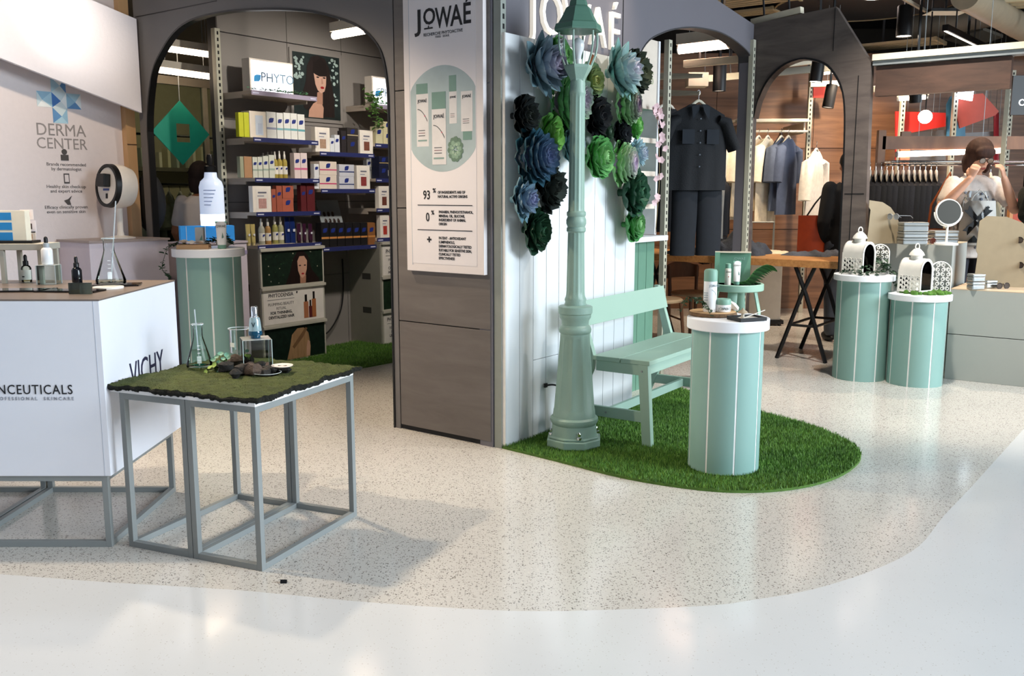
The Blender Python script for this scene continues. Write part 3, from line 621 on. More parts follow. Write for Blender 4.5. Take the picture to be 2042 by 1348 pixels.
# loose fibres of the moss
rs = np.random.RandomState(5); vs = []; fs = []
for k in range(9000):
    u, v = rs.rand(2); e = rs.rand() < .35
    if e:
        s_ = rs.randint(4); u, v = [(u, 0), (1, v), (u, 1), (0, v)][s_]
    p_ = mp_(u, v, -.002 if not e else -.008 * rs.rand()); d_ = Vector((rs.randn(), rs.randn(), .8)) * .003; w_ = Vector((rs.randn(), rs.randn(), 0)) * .0012
    n_ = len(vs); vs += [p_ - w_, p_ + w_, p_ + d_ + Vector((0, 0, .002))]; fs.append((n_, n_ + 1, n_ + 2))
MB().add(vs, fs).build('moss_fibres', MO, mo)['kind'] = 'stuff'
ZM = .666
def GM(px, py): return G(px, py, ZM)
LIQ = glass('#eef2ec', 0, 1.12); GL2 = glass('#fbffff', .02, 1.22)
def flask(label, p, h, rb, rod=None, level=.45):
    t = thing('conical_flask', label, 'flask', p)
    s = rb; pr = [(s * .9, 0), (s, .008), (s * 1.0, .02), (s * .42, h * .66), (s * .36, h * .74), (s * .36, h * .95), (s * .46, h * .985), (s * .46, h)]
    MB().lathe(pr, 36, cap=False).build('glass_body', GL2, t, smooth=60); MB().lathe([(0, .004), (s * .9, .004)], 36, cap=False).build('glass_base', GL2, t)
    MB().lathe([(s * .46 - .003, h - .003), (s * .46 + .001, h - .002), (s * .46 + .001, h + .002), (s * .46 - .003, h + .002)], 36, cap=False).build('rim', mat('#dfe6e6', .1, trans=.4), t, smooth=True)
    MB().lathe([(0, .006), (s * .92, .008), (s * .94, .02), (s * .66, h * level * .9), (0, h * level * .9)], 36, cap=False).build('liquid', LIQ, t, smooth=60)
    m = MB(); a0 = -pi / 2 + .35
    for k in range(5):
        z = h * (.2 + .08 * k); r = s * (1 - (z - .02) / (h * .66 - .02) * .58) + .001
        m.box(-.006, .006, -.0006, .0006, z, z + .0025, TR(r * cos(a0), r * sin(a0), 0, 0, 0, a0 + pi / 2))
    z = h * .14; r = s * .92; m.box(-.009, .009, -.0006, .0006, z, z + .03, TR(r * cos(a0), r * sin(a0), 0, -.25, 0, a0 + pi / 2)); m.build('graduation_marks', WHITE, t)
    if rod: MB().tube([(0, 0, .01), rod], .0028, 8).build('glass_rod', mat('#e3eaee', .1, trans=.5), t)
    return t
flask('clear conical flask with a glass rod standing on the moss', GM(398, 733), .188, .053, (-.012, .01, .25))
bk = thing('beaker', 'clear glass beaker on the moss behind the mirrored cube', 'beaker', GM(478, 702))
MB().lathe([(.042, 0), (.044, .004), (.044, .105), (.048, .112)], 36, cap=False).build('glass_body', GL2, bk, smooth=60); MB().lathe([(0, .003), (.042, .003)], 36, cap=False).build('glass_base', GL2, bk)
MB().lathe([(.0465, .111), (.0495, .1115), (.0495, .1145), (.0465, .1145)], 36, cap=False).build('rim', mat('#dfe6e6', .1, trans=.4), bk, smooth=True)
m = MB(); a0 = -pi / 2 - .5
m.box(-.012, .012, -.0006, .0006, .03, .05, TR(.0445 * cos(a0), .0445 * sin(a0), 0, 0, 0, a0 + pi / 2)); m.build('label_patch', mat('#e8e8d8', .5), bk)
cu = thing('mirror_cube', 'clear acrylic display cube on the moss holding up the serum bottle', 'display cube', GM(512, 728), radians(22))
AC = glass('#e8f0ec', .03, 1.6)
MB().box(-.06, .06, -.06, .06, 0, .118).build('block', AC, cu); 
for x, y in ((-.06, -.06), (.06, -.06), (.06, .06), (-.06, .06)): MB().box(x - .0012, x + .0012, y - .0012, y + .0012, 0, .118).build('edge', mat('#cfe0dc', .2), cu)
MB().box(-.06, .06, -.06, .06, .1175, .119).build('top_sheet', mat('#d8dcd8', .08, .4), cu)
def dropper(label, p, h, r, bcol, ccol='#0d0d10', glassy=False, lab=None, name='dropper_bottle', bulb=True):
    t = thing(name, label, 'bottle', p); b = h * .62
    MB().lathe([(r * .92, 0), (r, .003), (r, b * .82), (r * .8, b * .93), (r * .45, b)], 24).build('bottle', glass(bcol, .02, 1.45) if glassy else mat(bcol, .18), t, smooth=50)
    if glassy: MB().lathe([(0, .003), (r * .9, .004), (r * .9, b * .5), (0, b * .5)], 20, cap=False).build('liquid', glass('#e6dfc4', 0, 1.33), t)
    MB().lathe([(r * .55, b), (r * .55, b + h * .14), (r * .48, b + h * .15)], 20).build('collar', mat(ccol, .4), t, smooth=50)
    if bulb: MB().lathe([(r * .34, b + h * .15), (r * .36, b + h * .3), (r * .28, h * .97), (r * .1, h)], 16).build('rubber_bulb', mat('#0d0d10', .5), t, smooth=50)
    if lab:
        m = MB(); m.grid(12, 1, lambda u, s: (r * 1.012 * cos(-pi + pi * u), r * 1.012 * sin(-pi + pi * u), b * (.14 + .58 * s))); m.build('label_sheet', mat(lab, .6), t, smooth=60)
        MB().box(-r * .4, r * .1, -r * 1.04, -r * 1.02, b * .3, b * .36).build('print', INK, t)
    return t
sv = thing('serum_bottle', 'blue-bottomed serum pump bottle with silver cap on the mirrored cube', 'bottle', GM(512, 728) + Vector((0, 0, .1195)))
MB().lathe([(.020, 0), (.0215, .003), (.0215, .012), (.029, .014), (.030, .024), (.0275, .032)], 28).build('base', mat('#0e4a66', .1, trans=.3), sv, smooth=50)
MB().lathe([(.0275, .032), (.024, .07), (.021, .086), (.019, .09)], 28).build('body', mat('#9fb6bb', .12, .3), sv, smooth=50)
MB().lathe([(.017, .09), (.017, .094), (.0145, .095), (.0145, .135), (.012, .138)], 24).build('cap', CHROME, sv, smooth=50)
txt('V', .03, mat('#12303c', .4), sv, (0, -.0262, .05), RB, 'print')
# stones, each its own thing
def stone_mesh(seed, r):
    rd = random.Random(seed); m = MB(); m.ell(0, 0, 0, 1, 1, 1, 10); ph = [rd.uniform(0, 6) for _ in range(6)]
    for v in m.v:
        k = 1 + .16 * sin(3 * v.x + ph[0]) + .14 * sin(4 * v.y + ph[1]) + .12 * sin(5 * v.z + ph[2]) + .08 * sin(7 * v.x + 5 * v.y + ph[3]); v *= k
        v.x *= r; v.y *= r * .85; v.z *= r * .62
    return m
SM = [mat('#2b2622', .8, var=.4, scale=60, bump=.6, bscale=90), mat('#4a3d35', .8, var=.35, scale=60, bump=.6, bscale=90), mat('#1b1917', .8, var=.4, scale=60, bump=.6, bscale=90)]
SP = [(x_, y_, r_ * 1.35, k_) for x_, y_, r_, k_ in [(470, 724, .03, 1), (452, 738, .026, 2), (490, 722, .026, 0), (487, 744, .03, 0), (508, 746, .03, 1), (470, 749, .022, 2), (527, 745, .02, 0), (540, 742, .024, 2), (520, 733, .022, 2), (436, 734, .022, 2), (450, 722, .02, 2), (498, 735, .022, 1)]]
DSC = ['brown', 'black', 'dark', 'dark', 'brown', 'black', 'dark', 'black', 'black', 'black', 'black', 'brown']
POS = ['behind the round-leaved plant', 'in front of the round-leaved plant', 'in the middle of the pile near the cube', 'at the front of the pile', 'front right of the pile by the glass dish', 'small, at the very front left', 'small, inside the glass dish', 'at the right end near the white shell', 'small, touching the cube', 'at the left end of the pile', 'under the plant leaves', 'small, on top of the pile']
for (px, py, r, k), d_, po in zip(SP, DSC, POS):
    p = GM(px, py + 2); p.z = ZM + r * .5
    o = stone_mesh(px, r).build('lava_stone', SM[k], None, smooth=True, loc=p, rot=(0, 0, px)); tag(o, '%s lava stone %s' % (d_, po), 'stone', 'lava stones on the moss')
def round_leaf(r, cup=.2):
    return MB().grid(6, 6, lambda u, v: ((lambda x, y: (r * x * sqrt(max(0, 1 - y * y / 2)), r * y * sqrt(max(0, 1 - x * x / 2)), cup * r * (x * x + y * y)))(u * 2 - 1, v * 2 - 1)))
pl_ = thing('round_leaf_plant', 'small plant with round blue-green leaves among the stones on the moss', 'plant', GM(445, 738))
LM = [mat('#6fa087', .45, var=.12, scale=30), mat('#a7c25c', .45, var=.12, scale=30)]
rd = random.Random(9)
for (px, py, k) in [(432, 712, 0), (440, 706, 0), (452, 708, 0), (445, 716, 0), (436, 724, 0), (428, 728, 1), (437, 742, 0), (445, 744, 0), (452, 742, 1), (411, 742, 1), (419, 733, 1), (462, 737, 1), (456, 713, 0), (425, 718, 0)]:
    b0 = GM(445, 738); Y = b0.y + rd.uniform(-.03, .03); p = D(px, py, Y) - b0; r = rd.uniform(.009, .013)
    o = round_leaf(r).build('leaf', LM[k], pl_, smooth=True, loc=p, rot=(radians(50) + rd.uniform(-.4, .4), rd.uniform(-.4, .4), rd.uniform(-.5, .5)))
    m = MB().tube([(0, 0, .002), (p.x * .6, p.y * .5, max(.003, p.z * .7)), (p.x, p.y, p.z)], .001, 5); m.build('stem', mat('#7f9a58', .5), pl_)
p2_ = thing('sprout', 'tiny lime green sprout growing between stones in front of the acrylic cube', 'plant', GM(500, 724))
for (px, py, k) in [(493, 700, 0), (491, 709, 1), (497, 710, 1), (486, 716, 0), (492, 728, 1), (498, 727, 1)]:
    b0 = GM(500, 724); p = D(px, py, b0.y - .03) - b0
    round_leaf(.008).build('leaf', LM[k], p2_, smooth=True, loc=p, rot=(radians(50), rd.uniform(-.4, .4), rd.uniform(-.5, .5)))
    MB().tube([(0, -.02, 0), (p.x, p.y, p.z)], .0009, 5).build('stem', mat('#7f9a58', .5), p2_)
dh = thing('glass_dish', 'shallow clear glass dish on the moss in front of the cube', 'dish', GM(533, 748)); MB().lathe([(.0, .002), (.05, .002), (.056, .012)], 36, cap=False).build('dish', GL2, dh, smooth=60); MB().lathe([(.055, .0115), (.0575, .0115), (.0575, .0135), (.055, .0135)], 36, cap=False).build('rim', mat('#dfe6e6', .1, trans=.3), dh)
sh = thing('shell_dish', 'flat white shell disc resting on a dark stone at the right of the moss', 'dish', GM(563, 742))
MB().lathe([(.0, .026), (.036, .024), (.044, .027), (.045, .03), (.036, .0275), (.0, .029)], 28, cap=False).build('shell', mat('#efe4dc', .35), sh, smooth=50); stone_mesh(77, .03).build('stone_foot', SM[2], sh, smooth=True, loc=(.002, -.004, .012))
# ---- things on the white counter
ZC = 1.0015
def GC(px, py): return G(px, py, ZC)
def tray(label, px, py, w, d, rz, mt, h=.006, name='black_tray'):
    t = thing(name, label, 'tray', GC(px, py), rz); MB().box(-w / 2, w / 2, -d / 2, d / 2, 0, h).build('sheet', mt, t, bevel=.001); MB().box(-w / 2 + .01, w / 2 - .01, -d / 2 + .01, d / 2 - .01, h, h + .0008).build('surface', mt, t); return t
BG = mat('#08080a', .08, spec=.6)
tray('glossy black acrylic sheet at the front left of the counter', 30, 580, .30, .12, .1, BG); tray('glossy black acrylic sheet under the dark bottle', 140, 581, .26, .10, -.08, BG); tray('slim black acrylic sheet at the back right of the counter', 232, 569, .2, .12, .25, BG)
t = tray('round white coaster under the conical flask on the counter', 216, 575, .01, .01, 0, WHITE, .004, 'coaster'); MB().lathe([(.062, 0), (.062, .008)], 32).build('disc', mat('#e8e2da', .5), t, smooth=30)
flask('clear conical flask with a leaning white straw on the counter', GC(222, 571) + Vector((0, 0, .009)), .20, .062, (.035, .02, .36), .12)
dropper('clear dropper bottle with a pale label on the counter', GC(54, 562), .125, .022, '#e8efe8', glassy=True, lab='#dfe2d8')
dropper('small black dropper bottle on the black sheet', GC(155, 571) + Vector((0, 0, .007)), .125, .021, '#0c1018')
ab = thing('acrylic_block', 'clear acrylic block under the white dropper bottle on the counter', 'display block', GC(99, 566), .1); MB().box(-.04, .04, -.035, .035, 0, .085).build('block', AC, ab); 
for x, y in ((-.04, -.035), (.04, -.035), (.04, .035), (-.04, .035)): MB().box(x - .002, x + .002, y - .002, y + .002, 0, .085).build('edge', mat('#b9c0bf', .2), ab)
MB().box(-.04, .04, -.035, .035, .084, .086).build('top_sheet', mat('#d8dcd8', .1), ab)
dropper('white dropper bottle with silver collar standing on the acrylic block', GC(98, 566) + Vector((0, 0, .087)), .125, .024, '#eceef0', '#aab0b4')
for k, (px, lab_) in enumerate(((150, 'left'), (172, 'right'))):
    tc_ = thing('acrylic_sign', 'small clear acrylic block, %s one of the pair in front of the dark bottle' % lab_, 'sign holder', GC(px, 586), .1); MB().box(-.022, .022, -.008, .008, 0, .045).build('block', AC, tc_); MB().box(-.022, .022, .008, .0085, 0, .045).build('back_sheet', mat('#b9b4ac', .4), tc_)
rsr = thing('riser', 'grey steel riser shelf standing on the counter at the left edge', 'riser', D(0, 560, 4.12).xy.to_3d() + Vector((.0, 0, ZC)))
RS = mat('#b4b0a4', .45, .2)
MB().box(-.35, .2, .0, .17, .15, .178).build('top', RS, rsr, bevel=.002)
for x in (-.335, .005, .175):
    MB().box(x, x + .018, .004, .022, 0, .15).build('leg', RS, rsr); MB().box(x, x + .018, .148, .166, 0, .15).build('leg', RS, rsr)
rp = rsr.location
tb = thing('tablet', 'black tablet lying flat on the steel riser', 'tablet', rp + Vector((.02, .03, .179)), .05); MB().box(-.12, .12, 0, .09, 0, .012).build('body', BLACK, tb, bevel=.003); MB().box(-.11, .11, .006, .084, .012, .0125).build('screen', BG, tb)
db = thing('display_box', 'cream display box with three blue squares on the riser', 'display box', rp + Vector((.0, .115, .179))); MB().box(-.16, .075, .0, .045, 0, .145).build('box', mat('#eadfc9', .5), db, bevel=.001)
for k in range(3): MB().box(-.16, .012, -.001, 0, .012 + .045 * k, .046 + .045 * k).build('blue_square', mat('#2a86c4', .5), db)
for k, (px, py, w, h, c) in enumerate(((54, 418, 26, 20, '#efe6e4'), (57, 440, 32, 24, '#e6dde0'), (60, 462, 24, 20, '#e9d8c8'))):
    t = thing('info_card', 'small printed card, %s of three beside the cream display box' % ('top', 'middle', 'bottom')[k], 'card', D(px, py + h, 4.30)); s = 4.3 / F
    MB().box(-w * s / 2, w * s / 2, 0, .002, 0, h * s).build('card', mat(c, .6), t); MB().box(-w * s * .35, w * s * .25, -.0008, 0, h * s * .3, h * s * .75).build('print', mat(('#d9a58f', '#4a3a36', '#caa07c')[k], .6), t)
    MB().box(-.003, .003, 0, .002, rp.z + .179 - t.location.z, 0).build('stake', mat('#d9d5d2', .5), t)
# ---- lettering on the skin counter wall
def PW_(px, py): return PL(px, py, 'b', 3.398)
TXT = mat('#8f8886', .6); TXD = mat('#4b4645', .6)
def walltxt(s_, px, py, size, mt=TXT, **k): q = PW_(px, py); return txt(s_, size, mt, wl, (q.x, 3.3985, q.z), RB, **k)
walltxt('DERMA', 123, 271, .118, sx=.92); walltxt('CENTER', 125, 297, .107, sx=.92)
for (s1, s2, y) in (('Brands recommended', 'by dermatologist', 328), ('Healthy skin check-up', 'and expert advice', 372), ('Efficacy clinically proven', 'even on sensitive skin', 413)):
    walltxt(s1, 133, y + 3, .032, TXD); walltxt(s2, 133, y + 12, .032, TXD)
m = MB(); q = PW_(129, 313); m.lathe([(.02, 0), (.02, .001)], 14, TR(q.x, 3.3985, q.z + .035, pi / 2)); m.box(q.x - .028, q.x + .028, 3.397, 3.3985, q.z - .025, q.z + .015)
q = PW_(133, 356); m.box(q.x - .02, q.x + .02, 3.397, 3.3985, q.z - .035, q.z + .035); q = PW_(136, 400); m.prism([(q.x - .03, q.z + .0), (q.x - .005, q.z - .03), (q.x + .02, q.z - .03), (q.x + .012, q.z), (q.x + .03, q.z + .035), (q.x, q.z + .01)], 3.397, 3.3985, mb_); m.build('icons', TXD, wl)
q = PW_(133, 356); MB().box(q.x - .014, q.x + .014, 3.3955, 3.397, q.z - .024, q.z + .026).build('icon_screen', LIL, wl)
# blue cross made of triangles
q = PW_(118, 200); A = .052; cx, cz = q.x, q.z
cells = [(-1, 0), (0, 0), (1, 0), (0, 1), (0, -1)]
CBL = ['#8fb7cf', '#c9d9de', '#5f8fc0', '#e8ecec', '#a9cddd']
tri = []
for (i, j) in cells:
    x0, z0 = cx + (i * 2 - 1) * A, cz + (j * 2 - 1) * A; c = [(x0, z0), (x0 + 2 * A, z0), (x0 + 2 * A, z0 + 2 * A), (x0, z0 + 2 * A)]; mid = (x0 + A * (.7 if i < 0 else 1.2), z0 + A * .9)
    for k in range(4): tri.append((c[k], c[(k + 1) % 4], mid, CBL[(k + i * 2 + j + 5) % 5] if (i, j) != (0, 0) else ['#d5e0e2', '#e8ecec', '#c9d9de', '#3f74b8'][k]))
for col_ in set(t[3] for t in tri):
    m = MB()
    for a_, b_, c_, k_ in tri:
        if k_ == col_: m.prism([a_, b_, c_], 3.397, 3.3985, mb_)
    m.build('cross_facets', mat(col_, .5), wl)
# ---- skin counter desk and device
LC = mat('#d6cbd4', .55, var=.02, scale=30, bump=.1, bscale=45)
dk = thing('skin_counter', 'pale lilac counter along the skin-centre wall', 'counter', S(0, 0, 0), SR); MB().box(-.62, -.02, 2.98, 3.385, 0, 1.07).build('body', LC, dk, bevel=.002); MB().box(-.63, -.015, 2.96, 3.39, 1.07, 1.085).build('top', mat('#a59691', .4), dk)
d2 = thing('lilac_cabinet', 'pale lilac cabinet standing behind the left arch jamb', 'cabinet', S(0, 0, 0), SR); MB().box(.16, .69, 3.0, 3.36, 0, 1.02).build('body', LC, d2, bevel=.002); MB().box(.155, .695, 2.99, 3.365, 1.02, 1.035).build('top', mat('#c9bcc4', .4), d2); MB().box(.16, .69, 2.996, 3.0, .93, .96).build('stripe', mat('#9d93b4', .5), d2)
dv_p = S(-.28, 3.16, 1.086); dv = thing('skin_analyser', 'white drum-shaped skin analyser with a black ring on a stem', 'device', dv_p, radians(-128))
DW = mat('#e9e2da', .3); c_ = D(250, 372, dv_p.y); hz = c_.z - dv_p.z
MB().lathe([(.10, 0), (.10, .008), (.03, .02)], 28).build('base', DW, dv, smooth=40); MB().lathe([(.028, .018), (.02, .05), (.024, hz - .1)], 20).build('stem', DW, dv, smooth=40)
mm = TR(0, 0, hz, 0, pi / 2 - .08)
MB().lathe([(.10, -.10), (.135, -.08), (.155, -.02), (.155, .05)], 40, mm).build('shell', DW, dv, smooth=40); MB().lathe([(.155, .05), (.15, .085), (.13, .085), (.13, .05)], 40, mm, cap=False).build('ring', BLACK, dv, smooth=40); MB().lathe([(.13, .07), (.128, .078)], 40, mm).build('face', DW, dv, smooth=40)
MB().box(-.05, .04, -.03, .07, .078, .13, mm @ TR(-.03, -.02, 0)).build('eyepiece', BLACK, dv, bevel=.006); MB().box(.055, .09, -.012, .012, .078, .081, mm).build('slot', INK, dv); MB().box(.02, .035, -.05, .03, .078, .08, mm).build('badge', mat('#4a5a9a', .5), dv)
bgp = D(300, 405, 7.12); bgk = thing('backpack', 'black rounded bag half hidden behind the left arch jamb', 'bag', bgp)
m = MB().ell(0, 0, 0, .115, .10, .23, 18); m.build('body', mat('#08080a', .7, var=.2), bgk, smooth=True); MB().tube([(-.05, -.07, .15), (-.08, -.115, 0), (-.05, -.07, -.16)], .014, 8).build('strap', BLACK, bgk, smooth=True); MB().tube([(0, .02, .2), (-.03, .02, .26), (.03, .02, .26), (0.01, .02, .2)], .008, 6).build('handle', BLACK, bgk)
# ---- things on the tall drum in the arch
z4 = 1.031
def G4(px, py): return G(px, py, z4)
tr_ = thing('wooden_tray', 'small paper-wood tray on the tall drum in the left arch', 'tray', D(387, 497, 6.30).xy.to_3d() + Vector((0, 0, z4)), .15); PWD = mat('#c39a70', .6)
MB().box(-.10, .10, -.05, .05, 0, .006).build('bottom', PWD, tr_)
for x in (-.103, .10): MB().box(x, x + .003, -.053, .053, 0, .028, TR(0, 0, 0, 0, .2 if x > 0 else -.2)).build('side', PWD, tr_)
for y in (-.053, .05): MB().box(-.105, .105, y, y + .003, 0, .028).build('side', PWD, tr_)
ts = MB().grid(10, 8, lambda u, v: ((u - .5) * .16, (v - .5) * .08, .03 + .012 * sin(u * 9) * cos(v * 7) + .01 * (1 - u))); ts = ts.build('tissue', mat('#f2e8da', .8), None, smooth=True, loc=tr_.location + Vector((-.015, 0, .012)), rot=(0, 0, .15)); tag(ts, 'folded cream tissues heaped on the paper-wood tray', 'tissue')
def tubep(label, p, h, w, col='#f2f1ee', cap='#7fae98', rz=0.0, capb=True, txt_=None):
    t = thing('cream_tube', label, 'tube', p, rz); ch = h * .14
    MB().lathe([(w * .36, 0), (w * .38, .002), (w * .38, ch)], 20).build('cap', mat(cap, .4), t, smooth=40); m = MB(); n_ = 20; vs = []; fs = []
    for k in range(5):
        s = k / 4; rx = w * (.40 + .12 * s); ry = w * .40 * (1 - s) + .003; z = ch + (h - ch) * s
        for i in range(n_): vs.append((rx * cos(2 * pi * i / n_), ry * sin(2 * pi * i / n_), z))
    for k in range(4):
        for i in range(n_): j = (i + 1) % n_; fs.append((k * n_ + i, k * n_ + j, (k + 1) * n_ + j, (k + 1) * n_ + i))
    fs += [tuple(range(n_))[::-1], tuple(4 * n_ + i for i in range(n_))]; m.add(vs, fs); m.build('tube', mat(col, .35), t, smooth=60)
    MB().box(-w * .52, w * .52, -.003, .003, h - .012, h).build('crimp', mat(cap, .4), t)
    if txt_: txt(txt_, w * .3, INK, t, (0, -w * .2, h * .78), (pi / 2 + .1, 0, 0), 'print')
    MB().prism([(w * .12, h * .45), (w * .2, h * .6), (w * .3, h * .42), (w * .1, h * .36)], -w * .31, -w * .30, Matrix(((1, 0, 0, 0), (0, 0, 1, 0), (0, 1, 0, 0), (0, 0, 0, 1)))).build('print_mark', mat('#6f8f86', .5), t)
    return t
tubep('white cream tube with sage cap on the tall drum', D(443, 497, 6.32).xy.to_3d() + Vector((0, 0, z4)), .185, .075, txt_='JOWAÉ')
bx = thing('carton', 'slim pale carton on the tall drum beside the paper-wood tray', 'box', D(400, 490, 6.42).xy.to_3d() + Vector((0, 0, z4))); MB().box(-.028, .028, -.02, .02, 0, .14).build('carton', mat('#d5d3cb', .5), bx, bevel=.001); MB().prism([(0, .05), (.02, .09), (.022, .05), (.004, .03)], -.0208, -.02, mb_).build('print', SAGE, bx)
def sprig(t, path, n, lr, seed, mt=IVY, spread=.02, stem=True, up=.3):
    rd = random.Random(seed); pts = crv([Vector(p) for p in path], 6)
    if stem: MB().tube(pts, .0018, 5).build('stem', mat('#3b4a2c', .7), t)
    me = MB().grid(3, 4, lambda u, v: ((lambda w: (lr * 2 * v, (u * 2 - 1) * w, lr * .3 * abs(u * 2 - 1) - .25 * lr * v * v))(lr * .62 * sin(pi * min(1, .08 + .92 * v)) ** .7))).mesh('leaf', mt, 60)
    for k in range(n):
        p = pts[int(rd.random() * (len(pts) - 1))] + Vector((rd.uniform(-1, 1), rd.uniform(-1, 1), rd.uniform(-.5, 1))) * spread * rd.random()
        o = link('leaf', me, t, p, (rd.uniform(-.7, .7), rd.uniform(-.9, .6), rd.uniform(0, 2 * pi))); s = rd.uniform(.75, 1.25); o.scale = (s, s, s)
iv = thing('ivy_garland', 'ivy garland hanging off the left of the tall drum', 'garland', D(350, 492, 6.38).xy.to_3d() + Vector((0, 0, z4)))
sprig(iv, [(.1, 0, .02), (.02, -.02, .03), (-.04, -.03, -.0), (-.07, -.03, -.06), (-.09, -.03, -.14), (-.06, -.03, -.19), (-.03, -.03, -.23)], 55, .012, 4)
pb = thing('plant_bowl', 'small white bowl with trailing green plant on the tall drum', 'potted plant', D(446, 492, 6.52).xy.to_3d() + Vector((0, 0, z4)))
MB().lathe([(.03, 0), (.05, .02), (.055, .055), (.05, .055), (.03, .03)], 28).build('bowl', mat('#e9e4d4', .4), pb, smooth=50); sprig(pb, [(-.12, -.03, .02), (-.07, -.05, .04), (0, 0, .06), (.05, -.03, .05), (.07, -.06, .02)], 80, .013, 5, spread=.03)
# big bottle light box on the lilac cabinet
bb = thing('giant_bottle', 'oversized white dropper bottle glowing from below on a blue base', 'display', S(.44, 3.16, 1.036), SR - .5)
BL = mat('#2f86cc', .5, emit=.25); MB().box(-.20, .20, -.07, .07, 0, .12).build('blue_base', BL, bb)
for x in (-.16, -.02, .1): MB().box(x, x + .004, -.0715, -.07, 0, .12).build('white_line', WHITE, bb)
gl = mat('#dfe8f6', .3, emit=.35, ecol='#cfe0ff'); gh = mat('#e8f2ff', .3, emit=1.6, ecol='#dcebff')
MB().lathe([(.09, .121), (.092, .17), (.092, .21)], 32, TR(.05, 0, 0)).build('glowing_foot', gh, bb, smooth=40); MB().lathe([(.092, .21), (.092, .42), (.08, .46), (.05, .49), (.045, .53)], 32, TR(.05, 0, 0), cap=False).build('bottle', gl, bb, smooth=40)
MB().lathe([(.046, .53), (.046, .575), (.04, .58), (.024, .585), (.026, .64), (.02, .665), (.006, .672)], 24, TR(.05, 0, 0)).build('dropper_cap', BLACK, bb, smooth=40)
for k in range(5): MB().box(-.03 + .05 - .04, .05 + .02 - .01 * k, -.0935, -.0925, .39 - .028 * k, .396 - .028 * k).build('print_line', mat('#8d9cc4', .5), bb)
# ================================================================ hair-care shelves inside the arch
SHM = mat('#b8ab9c', .5, var=.03); SHN = mat('#2b3163', .4, var=.03); SHL = mat('#9a90a4', .45)
def shelf(label, a0, a1, z, navy=True, b0=3.0, b1=3.37):
    t = thing('wall_shelf', label, 'shelf', S(a0, b0, z), SR, 'hair-care wall shelves'); w = a1 - a0
    MB().box(0, w, .004, b1 - b0, -.026, 0).build('plank', SHM, t, bevel=.001); MB().box(0, w, -.001, .004, -.034, .002).build('front_strip', SHN if navy else SHL, t)
    for x in (.01, w - .075): MB().box(x, x + .06, -.003, -.001, -.022, -.012).build('label_tag', mat('#c9cbe0', .5), t)
    for x in (.0, w - .012): MB().prism([(.004, -.026), (b1 - b0, -.026), (b1 - b0, -.075)], x, x + .012, ma @ TR(0, 0, 0)).build('bracket', SHM, t) if False else MB().box(x, x + .01, .12, b1 - b0, -.05, -.026).build('bracket', SHM, t)
    return t
BAYS = {'left': (.80, 1.472), 'middle': (1.487, 2.135), 'right': (2.15, 2.84)}
SHZ = {'left': [2.205, 1.843, 1.527, 1.255, .99], 'middle': [1.757, 1.443, .94], 'right': [2.2, 1.853, 1.54, 1.268, .997]}
NTH = {5: ['top', 'second', 'third', 'fourth', 'lowest'], 3: ['upper', 'middle', 'lowest']}
for bay, (a0, a1) in BAYS.items():
    for k, z in enumerate(SHZ[bay]):
        nm = NTH[len(SHZ[bay])][k]; shelf('%s shelf of the %s bay of hair-care shelves%s' % (nm, bay, ', with a navy edge' if not (k == 0 and bay != 'middle') else ', holding a light box'), a0, a1, z, not (k == 0 and bay != 'middle'))
LEAF = [(-.5, -.1), (-.42, .32), (-.1, .5), (.5, .5), (.42, -.1), (.2, -.42), (-.5, -.5)]
LGM = mat('#1f2f7a', .5)
CNT = {}
GRP = {'box': 'product cartons on the hair-care shelves', 'frame': 'framed cards on the hair-care shelves', 'spray': 'spray bottles on the hair-care shelves', 'tubeb': 'tubes and pouches on the hair-care shelves'}
